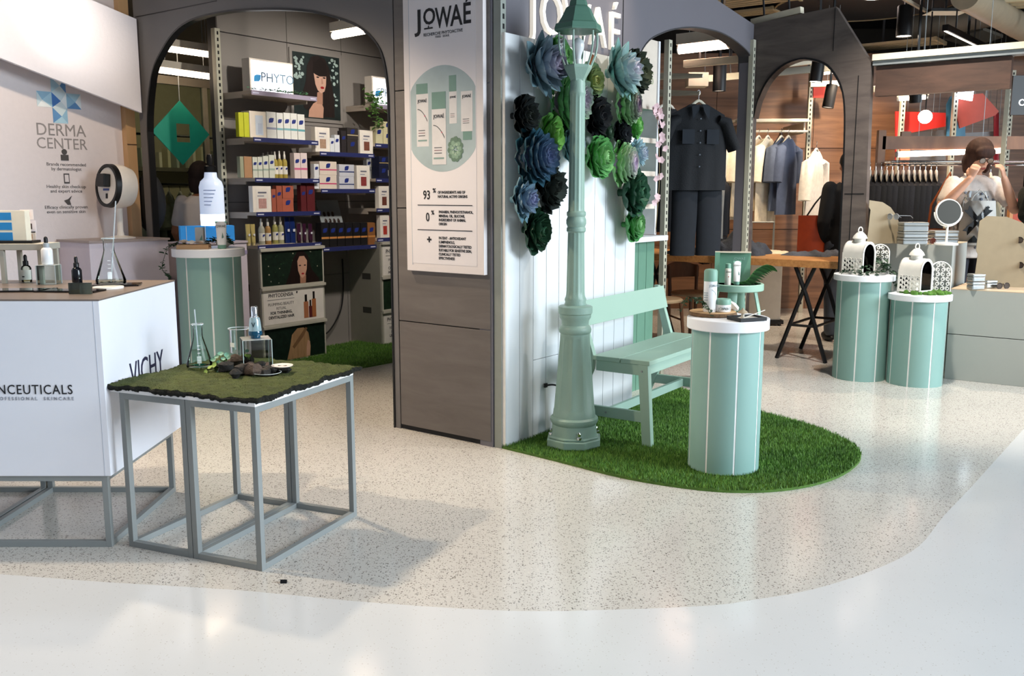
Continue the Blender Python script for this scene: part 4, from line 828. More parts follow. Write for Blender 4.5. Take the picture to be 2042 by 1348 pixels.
def item(bay, k, x0, x1, yt, kind, col, cname, band=None, depth=None, b=3.03, base=None, zb=None, logo=True):
    z = zb if zb is not None else SHZ[bay][k] + .001; pa, pb_ = PL(x0, yt, 'b', b), PL(x1, yt, 'b', b); w = pb_.x - pa.x; h = (pa.z + pb_.z) / 2 - z; dp = depth or min(.12, max(.04, w * .8))
    key = (bay, k, kind, cname); CNT[key] = CNT.get(key, 0) + 1
    kn = {'box': 'carton', 'frame': 'framed card', 'spray': 'spray bottle', 'tubeb': 'tube', 'pouch': 'pouch', 'display': 'display box'}[kind]
    nm = NTH[len(SHZ[bay])][k]
    lab = '%s %s, %s such on the %s shelf of the %s bay' % (cname, kn, ORD[CNT[key] - 1], nm, bay)
    nmn = {'box': 'product_carton', 'frame': 'framed_card', 'spray': 'spray_bottle', 'tubeb': 'product_tube', 'pouch': 'product_pouch', 'display': 'display_box'}[kind]
    t = thing(nmn, lab, {'box': 'box', 'frame': 'frame', 'spray': 'bottle', 'tubeb': 'tube', 'pouch': 'pouch', 'display': 'box'}[kind], S(pa.x, b, z), SR, GRP.get(kind, 'tubes and pouches on the hair-care shelves')); C_ = mat(col, .45, var=.04, scale=30)
    g = .0008
    if kind == 'box' or kind == 'display':
        ct_ = MB().box(g, w - g, 0, dp, 0, h).build('carton', C_, t, bevel=.001)
        if band: MB().box(g, w - g, -.0008, 0, h * .34, h * .42).build('band', mat(band, .5), ct_)
        if logo and kind == 'box':
            s = min(w * .62, .05); MB().prism([(w / 2 + x * s, h * .68 + y * s * .8) for x, y in LEAF], -.0014, -.0004, mb_).build('leaf_logo', LGM, ct_)
        if kind == 'display':
            MB().box(w * .35, w * .8, -.001, 0, h * .1, h * .85).build('window', mat('#cfd8e4', .2), t); MB().box(w * .5, w * .72, -.002, -.001, h * .15, h * .55).build('picture', mat('#b9c4d6', .4), t)
    elif kind == 'frame':
        MB().box(0, w, 0, .05, 0, h).build('frame', mat('#ece4d8', .5), t, bevel=.001); cd_ = MB().box(w * .17, w * .83, -.001, 0, h * .1, h * .88).build('card', mat('#e6dfd6', .6), t)
        MB().box(w * .3, w * .72, -.002, -.001, h * .14, h * .52).build('picture', mat(col, .5, var=.2, scale=60), cd_); MB().box(w * .28, w * .74, -.002, -.001, h * .72, h * .78).build('heading', mat('#6a6a78', .6), cd_); MB().box(w * .25, w * .6, -.002, -.001, h * .6, h * .64).build('text_line', mat('#9a9aa4', .6), cd_)
    elif kind == 'spray':
        r = w * .48; MB().lathe([(r, 0), (r, h * .6), (r * .75, h * .68), (r * .4, h * .72)], 18, TR(w / 2, r, 0)).build('bottle', mat(col, .15, trans=.35), t, smooth=40)
        MB().lathe([(r * .42, h * .72), (r * .42, h * .86), (r * .3, h * .88), (r * .3, h)], 12, TR(w / 2, r, 0)).build('spray_head', mat('#dcd6cc', .3), t, smooth=40); MB().grid(8, 1, lambda u, s: (w / 2 + r * 1.02 * cos(-pi + pi * u), r + r * 1.02 * sin(-pi + pi * u), h * (.15 + .3 * s))).build('label_sheet', mat(band or '#e4e0d4', .6), t, smooth=True)
        MB().prism([(w / 2 + x * r * .8, h * .36 + y * r * .7) for x, y in LEAF], -.003, -.001, mb_).build('leaf_logo', LGM, t)
    else:
        m = MB(); n_ = 16; vs = []; fs = []; up = kind == 'tubeb'
        for q in range(5):
            s = q / 4; rx = w * .5 * (.86 + .14 * s if up else 1 - .1 * (s > .8)); ry = max(.004, w * .42 * ((1 - s) if up else (.9 - .75 * s)))
            for i in range(n_): vs.append((w / 2 + rx * cos(2 * pi * i / n_), w * .42 + ry * sin(2 * pi * i / n_), h * (.12 if up else 0) + h * (.88 if up else 1) * s))
        for q in range(4):
            for i in range(n_): j = (i + 1) % n_; fs.append((q * n_ + i, q * n_ + j, (q + 1) * n_ + j, (q + 1) * n_ + i))
        fs += [tuple(range(n_))[::-1], tuple(4 * n_ + i for i in range(n_))]; m.add(vs, fs).build('body', mat(col, .3), t, smooth=50)
        if up: MB().lathe([(w * .36, 0), (w * .36, h * .13)], 14, TR(w / 2, w * .42, 0)).build('cap', mat(band or col, .4), t, smooth=40)
        MB().box(w * .3, w * .7, w * .01, w * .02, h * .45, h * .55).build('print', mat('#d8d8e0', .5), t)
    return t
I = item
# left bay
for x0, x1 in ((475, 485), (485.5, 496)): I('left', 1, x0, x1, 224, 'box', '#c8cc2c', 'yellow-green', logo=False)
I('left', 1, 496.5, 530, 222, 'display', '#e7dccc', 'cream windowed', depth=.1)
for x0, x1, y, bd_ in ((530.5, 550, 223, '#9aa0b8'), (551, 564, 225, '#7fb0b8'), (565, 578.5, 225, '#7fb0b8'), (579, 592, 226, '#6aa6ac'), (593, 607, 228, '#6aa6ac')): I('left', 1, x0, x1, y, 'box', '#e2e2dc', 'white', bd_)
I('left', 2, 478, 485.5, 312, 'box', '#a3a68c', 'olive', logo=False); I('left', 2, 486, 502, 312, 'box', '#b48a66', 'tan', logo=False)
for x0, x1, y in ((503, 513, 313), (513.5, 523, 313), (524, 535, 311), (536, 547, 309)): I('left', 2, x0, x1, y, 'box', '#d3d5c6', 'pale', '#9fb0a0')
for x, y in ((551, 302), (560, 301), (570, 302)): I('left', 2, x - 4.5, x + 4.5, y, 'spray', '#c9b45a', 'amber')
for x, y in ((528, 304), (537, 302), (545, 301)): I('left', 2, x - 4, x + 4, y + 1, 'spray', '#cfc7a8', 'clear', b=3.2)
for x0, x1 in ((586, 598.5), (599, 612)): I('left', 2, x0, x1, 305, 'box', '#e0d0cc', 'blush', '#d06a90')
I('left', 3, 503, 540, 371, 'frame', '#b98f88', 'white')
for x0, x1, y in ((541, 550, 377), (550.5, 562, 370)): I('left', 3, x0, x1, y, 'box', '#a45a46', 'copper')
I('left', 3, 563, 585, 396, 'box', '#b0604a', 'copper wide'); zz = PL(574, 396, 'b', 3.03).z
I('left', 3, 563, 585, 370, 'box', '#b0604a', 'stacked copper', zb=zz + .001)
for x0, x1, y in ((599, 610, 369), (611, 627, 365)): I('left', 3, x0, x1, y, 'box', '#5e2226', 'dark red')
for x0, x1 in ((492, 501.5), (502, 511)): I('left', 4, x0, x1, 447, 'tubeb', '#b9a76a', 'gold', '#cdbb86')
for x0, x1, y, c in ((519, 530, 436, '#c9c7b4'), (532, 542, 436, '#c79a5e'), (546, 556, 432, '#b9b46a'), (557.5, 567.5, 433, '#c4c29a')): I('left', 4, x0, x1, y, 'spray', c, 'clear oil')
for x0, x1 in ((570, 580), (580.5, 591)): I('left', 4, x0, x1, 433, 'pouch', '#162a63', 'navy')
for x0, x1 in ((594, 602), (605, 612), (617, 625)): I('left', 4, x0, x1, 446, 'tubeb', '#3a1830', 'dark plum', '#20101c')
pt = thing('product_tray', 'thin beige tray under the oil bottles on the lowest left shelf', 'tray', S(.83, 3.06, .991), SR); MB().box(-.02, .36, -.05, .2, 0, .003).build('tray', mat('#cdbba4', .5), pt); 
# middle bay
I('middle', 0, 628, 657, 254, 'frame', '#a98a74', 'white')
for x0, x1, y in ((658, 666.5, 275), (667, 677, 269)): I('middle', 0, x0, x1, y, 'box', '#dde0e4', 'white')
I('middle', 0, 680, 690, 261, 'box', '#2f2a2c', 'black'); I('middle', 0, 692, 714, 279, 'box', '#35302f', 'wide black'); zz = PL(703, 279, 'b', 3.03).z; I('middle', 0, 692, 714, 255, 'box', '#35302f', 'stacked black', '#b9aa8a', zb=zz + .001)
I('middle', 0, 717, 743, 260, 'frame', '#7a4a3a', 'white')
I('middle', 1, 626, 636, 354, 'box', '#dfe0e2', 'slim white'); zz = PL(631, 354, 'b', 3.03).z; I('middle', 1, 626, 636, 327, 'box', '#dfe0e2', 'stacked slim white', zb=zz + .001)
for nm, y0, zb in (('lower', 349, None), ('upper', 322, 1)): I('middle', 1, 637, 671, y0, 'box', '#e0d2c4', 'cream and pink ' + nm, '#c93a6e', zb=None if not zb else PL(654, 349, 'b', 3.03).z + .001)
for nm, y0, zb in (('lower', 352, None), ('upper', 328, 1)): I('middle', 1, 676, 706, y0, 'box', '#c9cad2', 'white and navy ' + nm, '#22306a', zb=None if not zb else PL(690, 352, 'b', 3.03).z + .001)
I('middle', 1, 711, 737, 330, 'frame', '#8a3a3a', 'white')
for q, (x0, x1) in enumerate(((640, 655.5), (656.5, 671), (672, 687), (688, 702.5), (703.5, 718), (719, 732), (733, 748))):
    t = I('middle', 2, x0, x1, 444, 'box', '#1c1a1c' if q < 6 else '#8a5a34', 'black and orange' if q < 6 else 'bronze', '#c8884a')
cc = thing('shade_card', 'grey hair-colour shade card with brown swatches leaning behind the black cartons', 'card', S(PL(644, 441, 'b', 3.2).x, 3.16, .945), SR)
cw = .26; MB().box(0, cw, 0, .004, 0, .42, TR(0, 0, 0, -.3)).build('card', mat('#8f9496', .5), cc)
for r_ in range(3):
    for c_i in range(4 if r_ < 2 else 3): MB().ell(.06 + .05 * c_i, 0, .16 + .065 * r_, .017, .004, .024, 10, TR(0, 0, 0, -.3)).build('swatch', mat(['#1c1210', '#2a1814', '#3a2218'][r_], .4), cc, smooth=True)
# right bay
I('right', 1, 749, 763, 252, 'box', '#cfc8a4', 'pale gold'); I('right', 1, 764, 783, 263, 'box', '#d2c9a0', 'pale gold wide'); zz = PL(774, 263, 'b', 3.03).z; I('right', 1, 764, 783, 243, 'box', '#d2c9a0', 'stacked pale gold', zb=zz + .001)
for x0, x1 in ((731, 740.5), (741, 751)): I('right', 2, x0, x1, 311, 'box', '#dfe0e2', 'white', '#c9ccd4', b=3.16)
I('right', 2, 756, 774, 333, 'box', '#1c2038', 'navy'); zz = PL(765, 333, 'b', 3.03).z; I('right', 2, 756, 774, 312, 'box', '#1c2038', 'stacked navy', '#b9a06a', zb=zz + .001)
for x0, x1 in ((776, 782), (784, 790)): I('right', 2, x0, x1, 318, 'spray', '#1c2038', 'navy', '#e4e0d4')
I('right', 3, 755, 776, 371, 'frame', '#6a3a30', 'white'); I('right', 3, 778, 790, 370, 'box', '#8a2a2a', 'red')
I('right', 4, 758, 776, 429, 'frame', '#b03a30', 'white'); 
for x0, x1 in ((777, 784), (785, 792)): I('right', 4, x0, x1, 430, 'pouch', '#c43a22', 'orange-red')
# light boxes
def lightbox(label, a, b, z, w, h, txt_sz):
    t = thing('light_box', label, 'light box', S(a, b, z), SR); MB().box(0, w, .004, .1, 0, h).build('case', mat('#e9dfd2', .5), t, bevel=.002); MB().box(.015, w - .015, 0, .004, .015, h - .015).build('screen', mat('#f2f4ff', .4, emit=1.0, ecol='#eef0ff'), t)
    txt('PHYTO', txt_sz, mat('#6f8fa4', .5), t, (w * .62, -.001, h * .34), RB); MB().prism([(w * .16 + x * .07, h * .42 + y * .055) for x, y in LEAF], -.0015, -.0005, mb_).build('leaf_logo', mat('#2a8ac0', .4, emit=.3), t); return t
lightbox('glowing white brand light box on the top left shelf', .872, 3.1, 2.207, .44, .262, .105); lightbox('glowing white brand light box on the top right shelf', 2.23, 3.1, 2.202, .44, .262, .105)
gl_ = thing('leaf_garland', 'thin leafy garland lying along the top left shelf', 'garland', S(.85, 3.03, 2.212), SR); sprig(gl_, [(0, .02, .01), (.15, .0, .012), (.3, .01, .01), (.45, .0, .012), (.56, .01, .005)], 70, .011, 11, mat('#4a7a56', .5, var=.3), .02)
gl2 = thing('trailing_plant', 'bushy green plant hanging from the top right shelf', 'plant', S(2.14, 3.02, 2.205), SR)
sprig(gl2, [(.1, .1, .03), (.02, .0, .05), (-.02, -.05, -.03), (.0, -.06, -.14), (.03, -.05, -.22)], 130, .02, 12, mat('#56803a', .5, var=.3), .09)
gl3 = thing('leaf_garland', 'thin leafy garland lying in front of the top right light box', 'garland', S(2.25, 3.03, 2.207), SR); sprig(gl3, [(0, .02, .01), (.15, .0, .012), (.3, .01, .01), (.45, .0, .012)], 60, .012, 13, mat('#5d9a60', .5, var=.3), .025)
# portraits: flat prints
def flat(par, name, pts, y, col, rough=.4, th=.0006, **k): return MB().prism(pts, y, y - th, mb_).build(name, mat(col, rough, **k), par)
def ov(cx, cz, rx, rz, n=22, a0=0, a1=2 * pi): return [(cx + rx * cos(a0 + (a1 - a0) * i / n), cz + rz * sin(a0 + (a1 - a0) * i / n)) for i in range(n)]
pr_ = thing('portrait_poster', 'framed print of a dark-haired woman with a fringe and red lips on the shelf wall', 'poster', S(1.495, 3.368, 2.035), SR)
MB().box(0, .605, -.012, 0, 0, .615).build('backing', PW, pr_, bevel=.001); W_, H_ = .605, .615
flat(pr_, 'background', [(.03, .03), (.575, .03), (.575, .585), (.03, .585)], -.012, '#1f2a2a', var=.4, scale=14)
rd = random.Random(21)
for k in range(46):
    x, z = (rd.uniform(.05, .16), rd.uniform(.36, .57)) if k < 22 else ((rd.uniform(.44, .56), rd.uniform(.34, .56)) if k < 42 else (rd.uniform(.5, .56), rd.uniform(.1, .3)))
    flat(pr_, 'blossom', ov(x, z, rd.uniform(.008, .02), rd.uniform(.008, .018), 8), -.0128, '#a9bdb8', var=.2)
flat(pr_, 'hair', [(.24, .56), (.31, .58), (.40, .56), (.45, .48), (.47, .36), (.50, .22), (.50, .05), (.33, .05), (.22, .08), (.14, .12), (.12, .22), (.17, .34), (.19, .48)], -.0134, '#241a18', var=.3, scale=40, stretch=(1, 1, .1))
flat(pr_, 'shoulder', [(.19, .04), (.36, .04), (.37, .13), (.33, .2), (.31, .19), (.25, .16), (.2, .1)], -.014, '#c79a84'); flat(pr_, 'neck', [(.29, .16), (.36, .16), (.365, .28), (.30, .26)], -.0142, '#b58872')
flat(pr_, 'face', [(.265, .42), (.28, .33), (.305, .28), (.345, .255), (.385, .275), (.405, .33), (.41, .4), (.40, .45), (.28, .45)], -.0148, '#cfa692'); flat(pr_, 'fringe', [(.255, .43), (.27, .52), (.34, .56), (.41, .52), (.425, .42), (.40, .405), (.33, .40), (.28, .415)], -.0154, '#1c1412')
flat(pr_, 'lips', ov(.36, .305, .022, .011, 12), -.0156, '#a01f22')
for x in (.31, .385): flat(pr_, 'eye', ov(x, .392, .017, .007, 10), -.0156, '#2a1c18')
flat(pr_, 'nose_shade', [(.352, .385), (.362, .385), (.372, .34), (.352, .335)], -.0152, '#b98a76')
# drawer cabinets under the shelves
CB = mat('#8f8b7f', .5, var=.03); CBF = mat('#b9b4a6', .5)
def cabinet(label, a0, a1, b0=3.0):
    t = thing('drawer_cabinet', label, 'cabinet', S(a0, b0, 0), SR); w = a1 - a0; MB().box(0, w, .006, 3.37 - b0, 0, .962).build('carcass', CB, t)
    for k in range(3):
        z0 = .008 + k * .318; d = MB().box(.004, w - .004, -.012, .006, z0, z0 + .312).build('drawer', CBF, t, bevel=.001)
        if k: MB().box(-.001, 0, .13, .24, z0 - .03, z0 + .025).build('grip_slot', mat('#3a3833', .7), t)
        MB().box(.0, w, -.03, -.012, z0 + .296, z0 + .318).build('drawer_lip', CBF, t)
        t['d%d' % k] = 0; yield t, d, z0, w
    MB().box(-.002, w + .002, -.01, 3.37 - b0, .962, .964).build('lid', CBF, t)
for t, d, z0, w in cabinet('taupe drawer cabinet with portrait panels under the left shelves', .80, 1.482):
    zz = round(z0, 2)
    if zz < .1:
        flat(d, 'print', [(.02, z0 + .012), (w - .02, z0 + .012), (w - .02, z0 + .29), (.02, z0 + .29)], -.0122, '#12211a', var=.5, scale=30); flat(d, 'hair', [(.24, z0 + .013), (.27, z0 + .1), (.30, z0 + .22), (.36, z0 + .27), (.43, z0 + .27), (.48, z0 + .22), (.50, z0 + .1), (.49, z0 + .013)], -.013, '#a4805c', var=.25, scale=40, stretch=(1, 1, .15)); flat(d, 'cheek', [(.45, z0 + .02), (.49, z0 + .02), (.495, z0 + .14), (.47, z0 + .16), (.455, z0 + .1)], -.0137, '#c79a80'); flat(d, 'braid', [(.3, z0 + .12), (.32, z0 + .1), (.42, z0 + .19), (.47, z0 + .26), (.45, z0 + .27)], -.0137, '#7a5a3e')
    elif zz < .4:
        flat(d, 'print', [(.02, z0 + .012), (w - .02, z0 + .012), (w - .02, z0 + .29), (.02, z0 + .29)], -.0122, '#e4ddd4'); txt('PHYTODENSIA', .043, INK, d, (.2, -.0132, z0 + .235), RB, sx=.9, off=.0006); MB().box(.06, .34, -.0136, -.0126, z0 + .212, z0 + .215).build('rule', INK, d)
        for q, (s_, of) in enumerate((('PLUMPING BEAUTY', 0), ('RITUAL', 0), ('FOR THINNING,', .0008), ('DEVITALIZED HAIR', .0008))): txt(s_, .034, INK if of else mat('#5c5a58', .6), d, (.2, -.0132, z0 + .165 - .036 * q), RB, sx=.92, off=of)
        flat(d, 'heart_mark', [(.36, z0 + .26), (.37, z0 + .245), (.378, z0 + .262), (.37, z0 + .27)], -.0132, '#17181c')
        for x, wd2, h2, c, dy in ((.44, .05, .2, '#b0714e', 0), (.53, .045, .22, '#a8683f', .0), (.495, .035, .15, '#5a2426', .0006)):
            flat(d, 'bottle_print', [(x, z0 + .03), (x + wd2, z0 + .03), (x + wd2, z0 + h2 * .85), (x, z0 + h2 * .85)], -.013 - dy, c); flat(d, 'cap_print', [(x + wd2 * .25, z0 + h2 * .85), (x + wd2 * .75, z0 + h2 * .85), (x + wd2 * .75, z0 + h2 + .03), (x + wd2 * .25, z0 + h2 + .03)], -.013 - dy, '#1a1412')
    else:
        flat(d, 'print', [(.02, z0 + .012), (w - .02, z0 + .012), (w - .02, z0 + .29), (.02, z0 + .29)], -.0122, '#15241a', var=.5, scale=30)
        for q in range(26): flat(d, 'leaf_speck', ov(rd.uniform(.04, .64), rd.uniform(z0 + .03, z0 + .28), rd.uniform(.003, .008), rd.uniform(.003, .008), 6), -.0128, rd.choice(['#2f4a30', '#b9b49a', '#3a5a3a']))
        flat(d, 'hair', [(.25, z0 + .013), (.30, z0 + .1), (.34, z0 + .22), (.39, z0 + .28), (.45, z0 + .285), (.5, z0 + .24), (.54, z0 + .12), (.62, z0 + .04), (.62, z0 + .013)], -.0134, '#1e1210', var=.3, scale=40, stretch=(1, 1, .1)); flat(d, 'neck', [(.41, z0 + .013), (.47, z0 + .013), (.475, z0 + .08), (.41, z0 + .08)], -.0138, '#a97a62'); flat(d, 'face', [(.385, z0 + .2), (.39, z0 + .12), (.41, z0 + .075), (.435, z0 + .055), (.465, z0 + .075), (.485, z0 + .13), (.49, z0 + .2), (.46, z0 + .24), (.41, z0 + .24)], -.0142, '#c79a82')
        flat(d, 'lips', ov(.44, z0 + .092, .015, .008, 10), -.0148, '#a02226')
        for x in (.412, .465): flat(d, 'eye', ov(x, z0 + .162, .012, .006, 10), -.0148, '#241816')
for t, d, z0, w in cabinet('taupe drawer cabinet with printed panels at the right of the shelves', 2.14, 2.84, 2.96):
    zz = round(z0, 2)
    if .3 < zz < .4: flat(d, 'print', [(.02, z0 + .012), (w - .02, z0 + .012), (w - .02, z0 + .29), (.02, z0 + .29)], -.0122, '#1d3020', var=.5, scale=30)
    else:
        flat(d, 'print', [(.02, z0 + .012), (w - .02, z0 + .012), (w - .02, z0 + .29), (.02, z0 + .29)], -.0122, '#e4ddd4'); up = zz > .4
        txt('PHYTOMILL' if up else 'PHYTOEL', .05, INK, d, (.06, -.0132, z0 + .215), RB, align='LEFT', sx=.85, off=.0006); MB().box(.06, .4, -.0136, -.0126, z0 + .19, z0 + .193).build('rule', INK, d)
        for q, (s_, of) in enumerate(((('PRECIOUS', 0), ('RITUAL', 0), ('COLOR-TRE', .0008), ('HIGHLIGHTE', .0008)) if up else (('REPLEN', 0), ('& PROTE', 0), ('ULTRA-DRY', .0008)))): txt(s_, .036, INK if of else mat('#5c5a58', .6), d, (.09 + .02 * (q == 1), -.0132, z0 + .14 - .038 * q), RB, align='LEFT', sx=.9, off=of)
# socket with cable
sk = thing('wall_socket', 'black wall socket with a white plug and drooping black cable between the cabinets', 'socket', S(1.60, 3.366, .50), SR)
MB().box(-.03, .03, -.012, 0, -.02, .06).build('plate', DGREY, sk, bevel=.002); MB().box(-.028, .028, -.05, -.012, -.075, .0).build('plug', mat('#d8cfcc', .5), sk, bevel=.004); MB().box(-.012, .012, -.052, -.05, -.03, -.015).build('switch', mat('#c03a30', .5), sk)
MB().tube(crv([Vector((0, -.035, -.07)), Vector((-.01, -.04, -.2)), Vector((.08, -.05, -.36)), Vector((.2, -.05, -.36)), Vector((.36, -.04, -.2)), Vector((.43, -.02, .0)), Vector((.44, -.01, .3))], 6), .007, 8).build('cable', BLACK, sk, smooth=True)
# tube light in the arch
def tubelight(label, p, q, r=.02, strength=14, col='#ffe6cc', grp='fluorescent tube lights', w=None, house=True):
    d = Vector(q) - Vector(p); t = thing('tube_light', label, 'light', p, 0, grp); L_ = d.length; rot = d.to_track_quat('Z', 'Y').to_euler(); mm_ = rot.to_matrix().to_4x4()
    MB().lathe([(r, .01), (r, L_ - .01)], 12, mm_).build('tube', mat(col, .4, emit=strength), t, smooth=True); MB().lathe([(r * 1.1, 0), (r * 1.1, .012)], 12, mm_).build('end_cap', STEEL, t); MB().lathe([(r * 1.1, L_ - .012), (r * 1.1, L_)], 12, mm_).build('end_cap', STEEL, t)
    if house: MB().box(-r * 1.3, r * 1.3, -r * 1.3, r * 1.3, 0, L_, Matrix.Translation((0, 0, r * 2.4)) @ mm_).build('housing', mat('#cfc8ba', .5), t)
    top = 4.04 if p[1] > 7.5 and p[0] > 0 else 3.0
    for f in (.2, .8): c = d * f; MB().box(c.x - .002, c.x + .002, c.y - .002, c.y + .002, c.z + r * 3.5, top - p[2]).build('hanger_rod', STEEL, t)
    return t
p_, q_ = PL(664, 72, 'b', 2.3), PL(732, 60, 'b', 1.9)
tubelight('bright strip light hanging under the ceiling inside the tall arch', S(p_.x, 2.3, p_.z), S(q_.x, 1.9, q_.z), .025, 16)
for k, (pp, qq) in enumerate((((315, 95), (434, 112)), ((303, 138), (431, 155)))):
    p_, q_ = PL(*pp, 'b', 3.75), PL(*qq, 'b', 3.75); tubelight('%s of the two fluorescent tubes seen through the left of the arch' % ('upper', 'lower')[k], S(p_.x, 3.75, p_.z), S(q_.x, 3.75, q_.z), .022, 9)
# ---- neighbour shop seen through the gap left of the shelves
q = PL(362, 265, 'b', 3.9); dm = thing('diamond_panel', 'green diamond-shaped panel with a small square window', 'panel', S(q.x, 3.9, q.z), SR)
h1, h2, hs = .275, .265, .085; GD = mat('#1f8a72', .5, emit=.08)
m = MB(); o_ = [(-h1, 0), (0, -h2), (h1, 0), (0, h2)]; sq = [(-hs * .55, -hs * .9), (hs, -hs * .9), (hs, hs * .9), (-hs * .55, hs * .9)]
vs = [(x, 0, z) for x, z in o_] + [(x, 0, z) for x, z in sq] + [(x, .01, z) for x, z in o_] + [(x, .01, z) for x, z in sq]
fs = [(0, 1, 5, 4), (1, 2, 6, 5), (2, 3, 7, 6), (3, 0, 4, 7)]; m.add(vs, fs + [tuple(i + 8 for i in f_) for f_ in fs] + [(0, 1, 9, 8), (1, 2, 10, 9), (2, 3, 11, 10), (3, 0, 8, 11), (4, 5, 13, 12), (5, 6, 14, 13), (6, 7, 15, 14), (7, 4, 12, 15)]); m.build('panel', GD, dm)
MB().tube([(0, .005, h2 - .005), (0, .005, 3.0 - q.z)], .004, 6).build('hanger', STEEL, dm)
gf = thing('glass_screen', 'glass screen with slotted mullion behind the left arch', 'glass screen', S(.55, 4.3, 0), SR)
MB().box(0, 1.3, 0, .008, .9, 2.35).build('pane', glass('#d8e0da', .02, 1.25), gf); MB().box(0, 1.3, -.02, .03, 2.35, 2.42).build('top_rail', mat('#9d9584', .5), gf); MB().box(0, 1.3, -.02, .03, .82, .9).build('bottom_rail', mat('#6c6a60', .5), gf); MB().box(.72, .76, -.02, .03, .9, 2.35).build('mullion', mat('#b9b29c', .5), gf); MB().box(0, 1.3, -.02, .03, 0, .82).build('base_panel', mat('#8a8378', .6), gf)
nb = struct(shop(MB().box(-1.5, 7.5, 8.5, 8.6, 0, 3.4), 'wall_neighbour', mat('#a39a80', .7, emit=.0)), 'pale wall of the neighbouring shop')
struct(shop(MB().box(-1.5, 7.5, 3.55, 8.5, 3.0, 3.05), 'ceiling_neighbour', mat('#4a463e', .7)), 'low ceiling of the neighbouring shop')
spot('spot_light_neighbour', S(2.4, 5.2, 2.9), S(3.0, 7.5, 1.2), 110, WARM, 110, .6, .06)
def garment(par, w, h, col, sleeve=.22, sl_ang=.45, neck=.16, name='garment', thick=.09, seed=0, folds=.012, flare=1.05, hanger=True, hcol='#e4ddd0'):
    """garment hanging in the xz plane, top at z = 0"""
    rd = random.Random(seed); ph = [rd.uniform(0, 6) for _ in range(4)]; M_ = mat(col, .85, var=.10, scale=25, bump=.3, bscale=120)
    m = MB(); NU, NV = 14, 12
    half = lambda v: w * .5 * (.92 + .08 * min(1, v * 6) + (flare - 1) * v)
    for sgn in (-1, 1):
        m.grid(NU, NV, lambda u, v: ((u * 2 - 1) * half(v), sgn * thick * .5 * (1 - abs(u * 2 - 1) ** 2.5) * (.35 + .65 * min(1, v * 4)) + folds * sin((u * 2 - 1) * 11 + ph[0] + 2 * v) * v, -h * v - .11 * max(0, abs(u * 2 - 1) - .22) * (1 - v) - .02 * (1 - min(1, abs(u * 2 - 1) / .22)) * (1 - v)))
    m.build(name, M_, par, smooth=60)
    for sgn in (-1, 1):
        x0 = sgn * w * .46; pts = [(x0 - sgn * .06, 0, -.12), (x0 + sgn * .0, 0, -.14), (x0 + sgn * sleeve * sin(sl_ang) * .5, .005, -.15 - sleeve * cos(sl_ang) * .5), (x0 + sgn * sleeve * sin(sl_ang), .0, -.15 - sleeve * cos(sl_ang))]
        MB().tube(pts, [(.06, thick * .4), (.075, thick * .6), (.075, thick * .58), (.073, thick * .5)], 12).build('sleeve', M_, par, smooth=60)
    if hanger:
        MB().tube([(-w * .36, 0, -.10), (-.05, 0, -.012), (-.02, 0, .012), (0, 0, .02), (.02, 0, .012), (.05, 0, -.012), (w * .36, 0, -.10)], .012, 8).build('hanger', mat(hcol, .4), par, smooth=True); hg_ = [o for o in par.children if o.name.startswith('hanger')][-1]; MB().tube([(0, 0, .01), (0, 0, .06), (.012, 0, .085), (.0, 0, .10), (-.012, 0, .09)], .003, 6).build('hanger_hook', CHROME, hg_)
rk = thing('garment_rack', 'rack with hanging clothes seen through the glass behind the left arch', 'clothes rack', S(1.35, 5.6, 0), SR)
MB().tube([(0, 0, 1.5), (1.3, 0, 1.5)], .012, 8).build('rail', BLACK, rk); MB().tube([(0, 0, 0), (0, 0, 2.2)], .012, 8).build('upright', BLACK, rk); MB().tube([(1.3, 0, 0), (1.3, 0, 2.2)], .012, 8).build('upright', BLACK, rk); MB().tube([(0, 0, 2.0), (1.3, 0, 2.0)], .012, 8).build('rail', BLACK, rk)
for k in range(9):
    x = .12 + .13 * k; t = thing('hung_shirt', '%s shirt from the left on the rack behind the glass screen' % ('pale' if k < 5 else 'maroon') + ' (%s)' % ORD[k], 'shirt', S(1.35 + x, 5.6, 1.40), SR + pi / 2 - .3, 'shirts on the rack behind the glass'); t['label'] = '%s hanging shirt, %s from the left on the rack behind the glass screen' % ('pale' if k < 5 else 'maroon', ORD[k])
    garment(t, .42, .6, '#d8d2bc' if k < 5 else '#5a3430', seed=k)
for k in range(14):
    o = MB().box(-.02, .02, -.07, .07, 0, .2 + .05 * (k % 3)).build('folded_pack', mat(['#c9c2a0', '#a9b0a0', '#8a8a78', '#d6cfb8'][k % 4], .6), None, loc=S(2.9 + .13 * k, 8.2, 1.75), rot=(0, 0, SR)); tag(o, '%s small package in the row on the far ledge behind the glass' % ORD[k], 'package', 'packages on the far ledge')
ld = struct(shop(MB().box(2.6, 5.2, 8.0, 8.5, 1.70, 1.749), 'trim_1', mat('#5a564a', .6)), 'far ledge')
